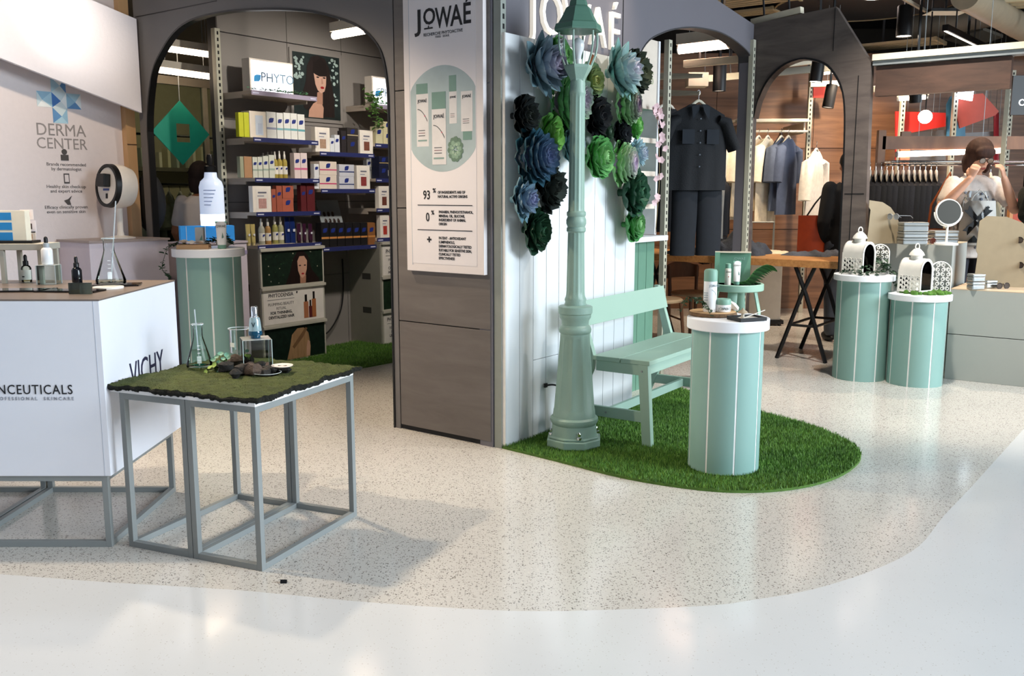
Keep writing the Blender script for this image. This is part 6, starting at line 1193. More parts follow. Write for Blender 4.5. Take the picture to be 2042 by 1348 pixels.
def chair(label, p, rz):
    t = thing('dining_chair', label, 'chair', p, rz, 'wooden chairs under the table'); wm = wood('#5a3a26', '#7a5236', 5, (1, 1, .3), .5, 0)
    MB().lathe([(.16, .44), (.21, .45), (.215, .465), (.20, .478), (.0, .47)], 28).build('seat', mat('#b59a78', .6), t, smooth=40)
    for sx_ in (-1, 1):
        MB().tube([(sx_ * .16, -.15, .45), (sx_ * .19, -.18, 0)], [.018, .012], 8).build('leg', wm, t); MB().tube([(sx_ * .17, .16, .72), (sx_ * .165, .15, .45), (sx_ * .19, .19, 0)], [.014, .018, .012], 8).build('leg', wm, t)
    m = MB().grid(10, 4, lambda u, v: ((u - .5) * .42, .17 + .05 * (1 - (u * 2 - 1) ** 2), .60 + .15 * v * (1 - .3 * (u * 2 - 1) ** 2))); m.grid(10, 4, lambda u, v: ((u - .5) * .42, .185 + .05 * (1 - (u * 2 - 1) ** 2), .60 + .15 * v * (1 - .3 * (u * 2 - 1) ** 2))); m.build('backrest', wm, t, smooth=60); MB().tube([(-.17, -.15, .3), (.17, -.15, .3)], .009, 6).build('stretcher', wm, t); return t
chair('wooden chair with a beige seat under the left of the long table', D(1383, 580, 8.75).xy.to_3d(), radians(30)); chair('wooden chair behind the sage counter, only its back showing', D(1326, 560, 8.2).xy.to_3d() + Vector((-.05, 0, 0)), radians(100))
# rack with lit rail at the right
rk3 = thing('garment_rack', 'wooden garment rack with chrome rails behind the eyewear plinths', 'clothes rack', D(1890, 600, 9.0).xy.to_3d()); WK = wood('#6a4630', '#8f6545', 4, (1, 1, .3), .5, 0); X0, X1 = (1742 - 1890) / 1852 * 9.0, (2015 - 1890) / 1852 * 9.0; z_ = lambda y: D(1890, y, 9.0).z
MB().box(X0 - .03, X1 + .2, -.03, .03, z_(298), z_(272)).build('beam', WK, rk3); MB().box(X0 - .07, X0 - .0, -.03, .03, 0, z_(260)).build('post', WK, rk3); MB().box(X0 + .16, X0 + .25, .0, .04, 0, z_(262)).build('post', WK, rk3); MB().box(X1 + .12, X1 + .2, -.03, .03, 0, z_(240)).build('post', wood('#b57a48', '#cf945e', 4, (1, 1, .3), .5, 0), rk3)
for yy, zz in ((-.18, z_(323)), (-.05, z_(329)), (.1, z_(322))): MB().tube([(X0, yy, zz), (X1 + .12, yy, zz)], .011, 8).build('rail', CHROME, rk3, smooth=True)
for x in (X0 + .05, X1): MB().tube([(x, -.2, z_(323)), (x, .12, z_(322))], .009, 6).build('rail_bracket', CHROME, rk3)
tubelight('long warm tube light under the wooden rack beam', D(1787, 308, 8.98), D(2000, 300, 8.98), .026, 12, '#ffd9c0', house=False)
for k in range(13):
    px = 1735 + k * 11; hang('black garment, %s from the left on the wooden rack' % ORD[k], D(px, 345, 8.85), radians(70), .42, .62, ['#15161b', '#1b1c22', '#111216'][k % 3], seed=60 + k, sleeve=.4, sl_ang=.1, thick=.1, group='black garments on the wooden rack')
for k, px in enumerate((1925, 1950, 1975)): hang('%s pale garment, right half of the wooden rack' % ('first', 'second', 'third')[k], D(px, 350, 8.88), radians(70), .42, .62, ['#d8cfc4', '#6a2e34', '#cfc4b8'][k], seed=80 + k, sleeve=.4, sl_ang=.1, group='pale garments on the wooden rack')
# coloured graphic panels further back
Yb = 10.6
def panel(label, pts, Y, col, name='graphic_panel', th=.02):
    q = [D(x, y, Y) for x, y in pts]; c = sum(q, Vector()) / len(q); t = thing(name, label, 'panel', c); MB().prism([(v.x - c.x, v.z - c.z) for v in q], 0, th, mb_).build('board', mat(col, .5, var=.05), t)
    xs_ = [v.x - c.x for v in q]
    for f in (.25, .75): MB().box(min(xs_) * (1 - f) + max(xs_) * f - .0015, min(xs_) * (1 - f) + max(xs_) * f + .0015, th, th + .004, -.02, 4.05 - c.z).build('hanger_rod', STEEL, t)
    return t
panel('red graphic panel with a slanted lower edge behind the rack', [(1786, 222), (1886, 225), (1886, 252), (1814, 265), (1812, 330), (1786, 330)], Yb, '#c8281e'); panel('blue graphic panel behind the rack', [(1888, 208), (1896, 192), (1925, 190), (1925, 285), (1888, 285)], Yb + .05, '#4a86a8'); panel('salmon and red kite-shaped panel under the beam', [(1900, 192), (1960, 186), (1992, 222), (1985, 230), (1914, 256)], Yb - .1, '#c4503c'); panel('grey lower panel between the posts behind the rack', [(1813, 266), (1886, 258), (1886, 330), (1813, 330)], Yb + .08, '#86807a'); panel('grey panel right of the blue one behind the rack', [(1925, 265), (1982, 262), (1982, 330), (1925, 330)], Yb + .06, '#8a8a8c'); panel('narrow pink-red panel at the right behind the rack', [(1983, 225), (1992, 225), (1992, 330), (1983, 330)], Yb, '#c23a4a')
panel('small red panel seen high through the narrow arch', [(1620, 160), (1657, 170), (1660, 195), (1620, 195)], 10.9, '#d8402e')
for px, lab in ((1783, 'slotted post left of the red panel'), (1885, 'slotted post between the red and blue panels'), (1993, 'slotted post right of the kite-shaped panel')):
    t = post(lab, 0, 0, 0, 2.75, .05, .05); q = D(px, 500, Yb - .15); t.location = (q.x, q.y, 0); t.rotation_euler = (0, 0, 0)
for k, (px, y, Y) in enumerate(((1845, 232, 10.2), (1700, 300, 10.9))):
    pass
# ================================================================ ceiling fittings
def spotcan(label, p, aim, r=.055, L_=.17, lit=True, drop=None, grp='black track spotlights'):
    t = thing('track_spotlight', label, 'spotlight', p, 0, grp); d = (Vector(aim) - Vector(p)).normalized(); mm_ = d.to_track_quat('Z', 'Y').to_matrix().to_4x4()
    MB().lathe([(r * .9, -L_ / 2), (r, -L_ / 2 + .01), (r, L_ / 2)], 20, mm_, cap=False).build('can', mat('#1a1a1c', .5), t, smooth=40); MB().lathe([(0, -L_ / 2), (r * .9, -L_ / 2)], 20, mm_, cap=False).build('back', BLACK, t)
    MB().lathe([(0, L_ / 2 - .008), (r * .92, L_ / 2 - .008)], 20, mm_, cap=False).build('lens', mat('#fff0dc', .4, emit=14 if lit else .5), t)
    MB().box(-.01, .01, -.01, .01, .02, 4.05 - p[2]).build('stem', BLACK, t); return t
for k, (px, y, Y, aim, lit) in enumerate(((1435, 155, 8.6, (0, 0, -1), 0), (1630, 138, 9.0, (-.1, 0, -1), 1), (1655, 192, 10.0, (-.15, 0, -1), 0), (1804, 42, 9.6, (0, 0, -1), 1), (1826, 180, 9.4, (.1, .1, -1), 0))):
    p = D(px, y, Y); spotcan(('black track spotlight hanging in the wide arch', 'black track spotlight at the top of the narrow arch', 'black tilted spotlight low inside the narrow arch', 'large black spotlight hanging from the ceiling on the right', 'black spotlight below the dark beam')[k], p, p + Vector(aim), .075 if k == 3 else .06, .30 if k == 3 else .24, lit, .28)
p = D(1845, 233, 9.9); gb = thing('globe_bulb', 'bare glowing bulb hanging in front of the red panel', 'bulb', p); MB().ell(0, 0, 0, .07, .07, .07, 16).build('bulb', mat('#fff0dc', .4, emit=12), gb, smooth=True); MB().tube([(0, 0, .06), (0, 0, 4.05 - p.z)], .008, 8).build('stem', BLACK, gb)
def tlight(label, p, q, **k): return tubelight(label, p, q, **k)
tlight('bright tube light high in the wide arch', D(1352, 100, 8.3), D(1466, 87, 8.0), r=.035, strength=13, col='#ffd9c4'); tlight('short tube light seen through the narrow arch', D(1640, 145, 10.5), D(1676, 140, 10.5), r=.025, strength=10, col='#ffe6d4'); tlight('tube light below the dark beam', D(1790, 198, 10.2), D(1850, 194, 10.2), r=.02, strength=9, col='#ffe0d0')
tl2 = thing('screen_light', 'small bright bluish lamp on the kite-shaped panel', 'light', D(1925, 190, 10.3)); MB().prism([(-.09, -.03), (.08, -.06), (.09, .05), (-.07, .06)], 0, .02, mb_).build('lens', mat('#dfe8ff', .4, emit=8), tl2); MB().box(-.01, .01, .02, .04, -.02, 4.05 - tl2.location.z).build('stem', BLACK, tl2)
DC = mat('#2a2a2d', .6, var=.15); CR2 = mat('#cbb893', .6)
for k, (px, y, Y) in enumerate(((1432, 80, 8.2), (1462, 84, 8.0))):
    t = thing('dome_camera', '%s dark dome camera at the top of the wide arch' % ('left', 'right')[k], 'camera', D(px, y, Y)); MB().ell(0, 0, 0, .065, .065, .06, 18).build('dome', mat('#26242a', .08, spec=.8), t, smooth=True); MB().lathe([(.08, .01), (.08, .05)], 24).build('mount', CREAM, t, smooth=40)
def beam(label, p, q, w, h, mt, cat='beam', name='ceiling_beam'):
    p, q = Vector(p), Vector(q); d = q - p; t = thing(name, label, cat, p); mm_ = d.to_track_quat('X', 'Z').to_matrix().to_4x4(); MB().box(0, d.length, -w / 2, w / 2, -h / 2, h / 2, mm_).build('bar', mt, t, bevel=.003)
    n = max(2, int(d.length / .8))
    for k in range(n): MB().box(d.length * (k + .5) / n - .006, d.length * (k + .5) / n + .006, -.006, .006, h / 2, h / 2 + .3, mm_).build('hanger', DGREY, t)
    return t
beam('cream light track across the wide arch', D(1365, 128, 8.3), D(1490, 117, 7.9), .05, .06, CREAM); beam('cream rail behind the narrow arch', D(1525, 132, 9.5), D(1690, 112, 9.5), .05, .07, CREAM); beam('grey pipe rail behind the narrow arch', D(1380, 160, 9.9), D(1690, 132, 9.9), .05, .07, mat('#8f8a7c', .5)); beam('cream rail on the wood-look facade top', D(1500, 45, 7.9), D(1600, 20, 7.6), .06, .05, CREAM)
beam('cream cross rail above the far rack', D(1740, 178, 9.7), D(1990, 172, 9.7), .05, .06, CREAM); beam('cream cross rail low in the narrow arch', D(1615, 168, 10.3), D(1690, 166, 10.3), .05, .06, CREAM)
bxp = thing('junction_box', 'small cream box lamp hanging in the wide arch', 'lamp', D(1405, 160, 8.5)); MB().box(-.16, .02, -.08, .08, -.06, .06).build('case', CREAM, bxp, bevel=.004); MB().box(-.005, .005, -.005, .005, .06, 4.05 - bxp.location.z).build('stem', DGREY, bxp)
# ducts and grilles of the open ceiling
def duct(label, p, q, r, mt, name='duct'):
    p, q = Vector(p), Vector(q); d = q - p; t = thing(name, label, 'duct', p); mm_ = d.to_track_quat('Z', 'Y').to_matrix().to_4x4(); n = max(2, int(d.length / 1.2)); MB().lathe([(r, 0), (r, d.length)], 28, mm_).build('pipe', mt, t, smooth=40)
    for k in range(1, n): MB().lathe([(r * 1.02, d.length * k / n - .01), (r * 1.03, d.length * k / n), (r * 1.02, d.length * k / n + .01)], 28, mm_, cap=False).build('joint_ring', mt, t, smooth=True)
    MB().box(-.01, .01, -.01, .01, 0, .5).build('hanger', DGREY, t); return t
duct('pale round duct crossing the ceiling at the top right', D(1925, -10, 8.8), D(2110, 95, 11.2), .13, mat('#b3a48c', .45, .2)); duct('dark round duct behind the large ceiling spotlight', D(1800, 60, 11.5), D(1990, 22, 11.0), .16, mat('#6c6458', .5, .2))
def grille(label, c, sx, sy, rz, n=5, mt=CR2):
    t = thing('ceiling_grille', label, 'vent', c, rz)
    for k in range(n): MB().box(-sx / 2, sx / 2, -sy / 2 + sy * k / n, -sy / 2 + sy * (k + .45) / n, 0, .03).build('slat', mt, t)
    for x in (-sx / 2, sx / 2): MB().box(x - .015, x + .015, -sy / 2, sy / 2, -.005, .035).build('frame', mt, t)
    MB().box(-.01, .01, -.01, .01, .03, .5).build('hanger', DGREY, t); return t
grille('slatted cream ceiling grille at the top of the wide facade', D(1490, 5, 10.2), 1.0, .5, radians(-35)); grille('slatted cream ceiling grille behind the wood-look facade', D(1760, 95, 11.5), 1.3, .5, radians(-38)); grille('slatted cream ceiling grille low behind the wide facade', D(1480, 30, 11.0), .8, .3, radians(-35))
grille('square cream ceiling grille at the top right corner', D(2030, 12, 9.5), .7, .5, radians(-20), 3)
dr = thing('ceiling_drum', 'large round dark ceiling disc with a glowing downlight', 'ceiling light', D(1725, 10, 10.5)); MB().lathe([(.95, 0), (.96, .02), (.95, .35)], 56).build('drum', mat('#2c2e33', .5), dr, smooth=40); MB().lathe([(.952, -.012), (.962, .0), (.952, .012)], 56, cap=False).build('rim', CR2, dr, smooth=True); MB().lathe([(0, -.006), (.13, -.006), (.13, 0)], 28, TR(-.05, -.42, 0)).build('downlight', mat('#ffe9e0', .4, emit=12), dr)
fx = thing('ceiling_lamp', 'flat black rectangular ceiling lamp on the right', 'ceiling light', D(1885, 26, 10.0)); MB().box(-.2, .2, -.12, .12, 0, .03).build('plate', BLACK, fx, bevel=.004); MB().box(-.19, .19, -.11, .11, -.004, 0).build('diffuser', mat('#b8ac98', .5, emit=.3), fx); MB().tube([(0, 0, .03), (0, 0, .5)], .012, 8).build('stem', BLACK, fx)
tk = beam('thin light track running to the back of the ceiling', D(1790, -10, 8.5), D(1860, 30, 10.5), .03, .03, mat('#b8ac98', .5, .3)); tk2 = beam('dark light track with a bright edge on the right ceiling', D(1885, 55, 9.5), D(1960, 92, 10.6), .06, .06, BLACK); MB().box(0, 1.3, -.01, .01, -.036, -.031, (D(1960, 92, 10.6) - D(1885, 55, 9.5)).to_track_quat('X', 'Z').to_matrix().to_4x4()).build('light_edge', mat('#fff0dc', .4, emit=3), tk2)
for k, (pts, lab, c) in enumerate((([(1815, 60), (1900, 50), (1905, 62), (1840, 72)], 'pale ceiling panel behind the large spotlight', '#c9b898'), ([(1880, 78), (1960, 60), (2000, 75), (1935, 95)], 'pale ceiling panel above the beam', '#b9b0a0'), ([(1895, 48), (1955, 36), (1970, 50), (1920, 58)], 'small pale ceiling panel near the duct', '#cfc0a4'))):
    P_ = [D(x, y, 11.6) for x, y in pts]; zz = 3.55; P_ = [G(x, y, zz) for x, y in pts]; o = MB().prism([(v.x, v.y) for v in P_], zz, zz + .04).build('ceiling_panel', mat(c, .6), None); tag(o, lab, 'ceiling panel')
# small dark object on the floor
lt = thing('binder_clip', 'small shiny black clip lying on the floor in front of the moss table', 'clip', G(566, 1162)); MB().add([(-.012, -.008, 0), (.012, -.008, 0), (.012, .008, 0), (-.012, .008, 0), (-.012, -.002, .012), (.012, -.002, .012), (.012, .002, .012), (-.012, .002, .012)], [(0, 3, 2, 1), (4, 5, 6, 7), (0, 1, 5, 4), (1, 2, 6, 5), (2, 3, 7, 6), (3, 0, 4, 7)]).build('clip', mat('#0c0c0e', .2), lt, bevel=.001); MB().tube([(-.006, 0, .01), (-.016, .004, .012), (-.02, .006, .006)], .0012, 6).build('wire_handle', CHROME, lt)

sg = thing('lit_sign', 'black shop sign with small white lit letters at the right edge', 'sign', D(2046, 190, 9.4)); MB().box(-.14, .5, 0, .04, -.19, .19).build('board', BLACK, sg); txt('O V', .09, mat('#eaf2ff', .4, emit=4), sg, (-.07, -.001, -.10), RB, 'lit_letters', 'LEFT')
MB().box(.1, .12, .01, .03, .19, 4.05 - sg.location.z).build('hanger_rod', BLACK, sg)
opn = thing('orange_panel', 'orange display panel standing at the right edge behind the coated person', 'panel', D(2040, 500, 8.45).xy.to_3d()); MB().box(-.14, .5, 0, .03, 0, 1.36).build('board', mat('#b8431f', .5, var=.08), opn); MB().box(-.155, -.125, -.01, .04, 0, 1.4).build('frame_edge', mat('#c98a55', .5), opn)
# ================================================================ people
def remesh(mb, vox, mt, name, par, it=4, lap=.5):
    o = mb.build('tmp', mt); r = o.modifiers.new('r', 'REMESH'); r.mode = 'VOXEL'; r.voxel_size = vox; r.use_smooth_shade = True
    s = o.modifiers.new('s', 'SMOOTH'); s.factor = lap; s.iterations = it
    dg = bpy.context.evaluated_depsgraph_get(); me = bpy.data.meshes.new_from_object(o.evaluated_get(dg)); bpy.data.objects.remove(o)
    me.materials.clear(); me.materials.append(mt); return link(name, me, par)
def limb(m, pts, rs, n=12):
    pts = [Vector(p) for p in pts]; m.tube(pts, rs, n)
    for p, r in zip(pts, rs):
        r = max(r) if isinstance(r, tuple) else r; m.ell(p.x, p.y, p.z, r * .99, r * .99, r * .99, 10)
def hand(m, w, d, up, curl=.6, side=1):
    """w wrist, d direction of the fingers, up back of the hand; five fingers of different length"""
    w = Vector(w); d = Vector(d).normalized(); up = Vector(up); up = (up - d * up.dot(d)).normalized(); s = d.cross(up) * side
    k0 = w + d * .085
    m.tube([w - d * .01, w + d * .04, k0], [(.024, .017), (.036, .015), (.040, .013)], 12, up=up)
    for i, (o, L_) in enumerate(((-.030, .070), (-.010, .080), (.010, .075), (.029, .060))):
        b = k0 + s * o - d * .008; d1 = (d * cos(curl * .5) - up * sin(curl * .5)); d2 = (d * cos(curl * 1.3) - up * sin(curl * 1.3)); d3 = (d * cos(curl * 2) - up * sin(curl * 2))
        p1 = b + d1 * L_ * .45; p2 = p1 + d2 * L_ * .32; p3 = p2 + d3 * L_ * .25; limb(m, [b, p1, p2, p3], [.0095, .0088, .0080, .0068], 8)
    b = w + d * .025 - s * .030; t1 = (d * .75 - s * .5 - up * .35).normalized(); limb(m, [b, b + t1 * .035, b + t1 * .035 + (d * .9 - up * .5).normalized() * .032], [.013, .0105, .0085], 8)
def human(label, loc, rz, ht, R_, L_, top, legs, hair, skin='#d8a58a', nod=0.0, hair_style='bob', sleeves='short', hR=None, hL=None, face=True):
    t = thing('person', label, 'person', loc, rz); sk = mat(skin, .5, var=.04); s = ht / 1.70
    P = lambda x, y, z: Vector((x * s, y * s, z * s)); m = MB()
    hc = P(0, -.02 - .06 * nod, 1.575 - .02 * nod); T = Matrix.Translation(hc) @ Matrix.Rotation(nod, 4, 'X')
    hd_ = MB(); hd_.ell(0, 0, .012, .076 * s, .094 * s, .105 * s, 20); hd_.ell(0, -.022 * s, -.052 * s, .054 * s, .062 * s, .066 * s, 16); hd_.ell(0, -.092 * s, -.018 * s, .012 * s, .018 * s, .022 * s, 10); hd_.ell(0, -.088 * s, -.062 * s, .024 * s, .012 * s, .012 * s, 10)
    for sx_ in (-1, 1): hd_.ell(sx_ * .077 * s, .008 * s, -.012 * s, .010 * s, .020 * s, .030 * s, 10)
    m.add(hd_.v, hd_.f, T)
    limb(m, [P(0, .015, 1.40), P(0, .0, 1.52)], [.052 * s, .050 * s])
    m.tube([P(0, .01, .90), P(0, 0, 1.05), P(0, .0, 1.22), P(0, .01, 1.36), P(0, .015, 1.43)], [(.155 * s, .105 * s), (.125 * s, .09 * s), (.15 * s, .105 * s), (.165 * s, .09 * s), (.07 * s, .06 * s)], 18); m.ell(0, .01, .92 * s, .15 * s, .11 * s, .1 * s, 14)
    for sx_, A_, hd in ((-1, R_, hR), (1, L_, hL)):
        sh_ = P(sx_ * .165, .01, 1.37); el, wr = Vector(A_[0]) * s, Vector(A_[1]) * s; limb(m, [sh_, (sh_ + el) / 2, el, (el + wr) / 2, wr], [.052 * s, .046 * s, .038 * s, .036 * s, .025 * s])
        dd = Vector(hd[0]) if hd else (wr - el); up = Vector(hd[1]) if hd else Vector((sx_, 0, .1)); hand(m, wr, dd, up, hd[2] if hd else .4, -sx_ if hd else sx_)
        limb(m, [P(sx_ * .09, .01, .9), P(sx_ * .095, 0, .5), P(sx_ * .095, .02, .08)], [.085 * s, .058 * s, .038 * s]); m.ell(sx_ * .095 * s, -.05 * s, .035 * s, .042 * s, .11 * s, .035 * s, 12)
    remesh(m, .0062, sk, 'body', t)
    # clothes
    c = MB(); g = 1.12
    c.tube([P(0, .01, .80), P(0, .005, .95), P(0, 0, 1.05), P(0, 0, 1.22), P(0, .01, 1.36), P(0, .018, 1.425)], [(.185 * s, .135 * s), (.178 * s, .13 * s), (.155 * s, .115 * s), (.172 * s, .125 * s), (.185 * s, .105 * s), (.085 * s, .075 * s)], 20)
    for sx_, A_ in ((-1, R_), (1, L_)):
        sh_ = P(sx_ * .165, .01, 1.37); el, wr = Vector(A_[0]) * s, Vector(A_[1]) * s
        if sleeves == 'short': limb(c, [sh_, sh_.lerp(el, .35), sh_.lerp(el, .68)], [.060 * s, .058 * s, .056 * s])
        else: limb(c, [sh_, sh_.lerp(el, .5), el, el.lerp(wr, .5), el.lerp(wr, .93)], [.068 * s, .064 * s, .058 * s, .052 * s, .042 * s])
    remesh(c, .009, top, 'top', t, 6)
    l = MB(); l.ell(0, .01, .90 * s, .17 * s, .125 * s, .11 * s, 16)
    for sx_ in (-1, 1): limb(l, [P(sx_ * .092, .01, .88), P(sx_ * .098, 0, .5), P(sx_ * .098, .02, .1)], [.098 * s, .074 * s, .06 * s])
    remesh(l, .010, legs, 'trousers', t, 6)
    for sx_ in (-1, 1): MB().ell(sx_ * .095 * s, -.045 * s, .04 * s, .05 * s, .125 * s, .045 * s, 14).build('shoe', mat('#1a1a1c', .5), t, smooth=True)
    h = MB()
    if hair_style == 'bob':
        h.ell(0, .018, .038, .10 * s, .11 * s, .112 * s, 18); h.ell(0, .045 * s, -.045 * s, .098 * s, .075 * s, .11 * s, 18)
        for sx_ in (-1, 1): h.ell(sx_ * .078 * s, .01, -.04 * s, .028 * s, .05 * s, .095 * s, 12)
        if face: h.ell(0, -.066 * s, .056 * s, .08 * s, .038 * s, .05 * s, 14)
    else: h.ell(0, .022, .032, .085 * s, .098 * s, .098 * s, 18); h.ell(0, .05 * s, -.02 * s, .075 * s, .055 * s, .07 * s, 14)
    h2 = MB(); h2.add(h.v, h.f, T); remesh(h2, .007, hair, 'hair', t, 5)
    if face:
        for sx_ in (-1, 1):
            MB().ell(sx_ * .032 * s, -.084 * s, .004 * s, .013 * s, .006 * s, .006 * s, 10, T).build('eye', mat('#2a1c16', .3), t, smooth=True); MB().tube([T @ Vector((sx_ * .016 * s, -.09 * s, .022 * s)), T @ Vector((sx_ * .048 * s, -.08 * s, .022 * s))], .003, 6).build('eyebrow', hair, t)
        MB().ell(0, -.094 * s, -.062 * s, .022 * s, .007 * s, .008 * s, 10, T).build('lips', mat('#a8544a', .4), t, smooth=True)
    return t, T
HB_ = mat('#3c241a', .8, var=.3, scale=50, stretch=(1, 1, .2)); HK = mat('#0e0c0c', .5, var=.2)
# woman trying on sunglasses
pa_ = D(1925, 600, 7.85).xy.to_3d(); sA = 7.85 / F
wt = mat('#ddd3cb', .8, var=.10, scale=35, bump=.2)
w1, Tw = human('woman in a pale patterned top lifting sunglasses to her face with both hands', pa_, radians(4), 1.85, [(-.33, -.12, 1.17), (-.155, -.20, 1.40)], [(.24, -.16, 1.17), (.115, -.20, 1.40)], wt, mat('#2c2c34', .8), HB_, nod=.35, hR=[(.35, -.1, 1.0), (-.6, -.7, .1), .75], hL=[(-.35, -.1, 1.0), (.6, -.7, .1), .75])
rd = random.Random(71); m = MB()
for k in range(70):
    a_ = rd.uniform(-pi, 0); z = rd.uniform(.95, 1.42); m.ell(.172 * cos(a_) * 1.05, .128 * sin(a_) * 1.05, z, .014, .010, .012, 6)
m.build('floral_print', mat('#8a8f9c', .8), w1)['kind'] = 'stuff'
gp_ = Tw @ Vector((0, -.115, .004)); g1 = glasses('thin-rimmed sunglasses held at the face of the woman in the pale top', pa_ + Matrix.Rotation(radians(4), 3, 'Z') @ gp_, (.35, 0, radians(4)), '#3a2a20', '#8a7a6a')
# her bags
bgp = D(1962, 480, 7.5); bag = thing('shopping_bag', 'clear plastic bag round a white tote printed with a black cross pattern', 'bag', Vector((bgp.x, 7.62, D(1962, 488, 7.62).z)), radians(-4)); zb = .36; 
m = MB(); m.grid(10, 10, lambda u, v: ((u - .5) * .33 * (1 - .25 * v), -.05 * sin(pi * u) - .01, zb * v)); m.grid(10, 10, lambda u, v: ((u - .5) * .33 * (1 - .25 * v), .05 * sin(pi * u) + .01, zb * v)); m.build('tote', mat('#e4dad0', .7, var=.04), bag, smooth=60)
BK = mat('#0f1114', .6)
for a_, L2 in ((.75, .14), (-.75, .14), (.75 + pi, .14), (-.75 + pi, .14)): MB().prism([(-.02, .01), (.02, .01), (.028, L2), (.0, L2 - .02), (-.028, L2)], -.066, -.064, mb_ @ Matrix.Translation((-.03, .2, 0)) @ Matrix.Rotation(a_, 4, 'Z')).build('cross_arm', BK, bag)
MB().prism([(-.11, .02), (.0, .02), (-.05, .08)], -.066, -.064, mb_).build('triangle_print', BK, bag); MB().box(.06, .09, -.066, -.06, .19, .23).build('square_print', BK, bag); MB().box(.03, .06, -.06, -.05, .30, .312).build('badge_print', BK, bag)
m = MB(); m.grid(12, 12, lambda u, v: ((u - .5) * .42 * (1 - .55 * v ** 2), -.085 * sin(pi * u) - .012 * sin(u * 19 + v * 11), .46 * v - .02)); m.grid(12, 12, lambda u, v: ((u - .5) * .42 * (1 - .55 * v ** 2), .085 * sin(pi * u) + .012 * sin(u * 17 + v * 9), .46 * v - .02)); m.build('plastic', glass('#eef2f4', .08, 1.35), bag, smooth=60)
MB().tube([(-.07, 0, .35), (-.05, 0, .40), (0, 0, .45), (.05, 0, .40), (.07, 0, .35)], .006, 6).build('strap', mat('#d9d2c8', .6), bag, smooth=True)
hb2 = thing('handbag', 'brown leather shoulder bag at the hip of the woman in the pale top', 'bag', pa_ + Vector((-.27, .02, .86)), .2); HL = mat('#9a4f24', .5, var=.08)
m = MB().grid(8, 8, lambda u, v: ((u - .5) * .28, -.06 * sin(pi * u) * (1 - .5 * v), .25 * v)); m.grid(8, 8, lambda u, v: ((u - .5) * .28, .06 * sin(pi * u) * (1 - .5 * v), .25 * v)); m.build('bag', HL, hb2, smooth=60); MB().tube([(-.1, 0, .22), (-.08, .0, .45), (.1, .03, .72), (.14, .0, .4), (.11, 0, .22)], .01, 8).build('strap', HL, hb2, smooth=True)
# man seen from behind in the narrow arch
pm = D(1679, 600, 8.75).xy.to_3d(); human('man in a black jacket and grey jeans seen from behind in the narrow arch', pm, radians(180), 1.80, [(-.22, .05, 1.08), (-.20, -.06, .84)], [(.22, .05, 1.08), (.20, -.06, .84)], mat('#0e0e10', .85, var=.1), mat('#4a505a', .85, var=.1), HK, hair_style='short', sleeves='long')
ob = thing('tote_bag', 'orange tote bag on the shoulder of the man in black', 'bag', pm + Vector((-.30, .02, .45))); m = MB(); m.grid(8, 8, lambda u, v: ((u - .5) * .3, -.06 * sin(pi * u), .40 + .35 * v)); m.grid(8, 8, lambda u, v: ((u - .5) * .3, .06 * sin(pi * u), .40 + .35 * v)); m.build('bag', mat('#b8461e', .6, var=.1), ob, smooth=60); MB().tube([(-.08, 0, .73), (.0, 0, .86), (.12, -.02, 1.02), (.14, .03, .9), (.08, 0, .73)], .008, 6).build('handle', BLACK, ob, smooth=True)
# woman seen from behind through the left of the arch
pw = D(412, 600, 8.0).xy.to_3d(); human('woman in a white tee with dark bobbed hair seen from behind in the left arch', pw, radians(185), 1.66, [(-.23, .03, 1.10), (-.20, -.12, .92)], [(.23, .03, 1.10), (.20, -.12, .92)], mat('#e6ddd6', .8, var=.05), mat('#2a2a30', .8), mat('#241511', .8, var=.3, scale=50, stretch=(1, 1, .2)), skin='#a9714f', hair_style='bob', face=False)
# person at the right edge, mostly out of frame
pr2 = D(2062, 600, 7.75).xy.to_3d(); human('person in a dark coat at the right edge holding up sunglasses', pr2, radians(20), 1.74, [(-.27, -.08, 1.20), (-.27, -.16, 1.52)], [(.26, .0, 1.1), (-.18, -.26, 1.22)], mat('#14160f', .9, var=.3, scale=60, bump=.6, bscale=120), mat('#202028', .8), HK, sleeves='long', hair_style='short', hR=[(-.1, -.1, 1), (-.4, -.9, .1), .8], hL=[(-1, -.2, -.15), (0, -.8, .6), .5])
# ================================================================ poster on the pillar
pp = thing('poster_board', 'tall white framed skincare poster mounted on the brown-grey pillar', 'poster', S(0, 0, 0), SR)
MB().box(-.034, -.005, .03, .595, .965, 2.48).build('board', mat('#dcd6d6', .5, var=.012), pp, bevel=.002)
MB().box(-.0352, -.034, .078, .55, 1.01, 2.46).build('print_sheet', mat('#dfdbde', .45, var=.01), pp); MB().box(-.0356, -.034, .55, .553, 1.0, 2.46).build('sheet_edge', mat('#a9b4c0', .4), pp)
def PQ(px, py): return PL(px, py, 'a', -.036)
cC = PQ(883, 237); RZ = (PQ(883, 130).z - PQ(883, 343).z) / 2; hw = .232
circ = [(max(-hw, min(hw, RZ * cos(2 * pi * i / 64))), RZ * sin(2 * pi * i / 64)) for i in range(64)]
YC = .314
def fl_(name, poly, d, col, **k): return MB().prism(poly, -.0355 - d, -.0352, ma).build(name, mat(col, k.pop('rough', .45), **k), pp)
fl_('circle_print', [(YC + x, cC.z + z) for x, z in circ], .0002, '#a3b4b8', var=.16, scale=5)
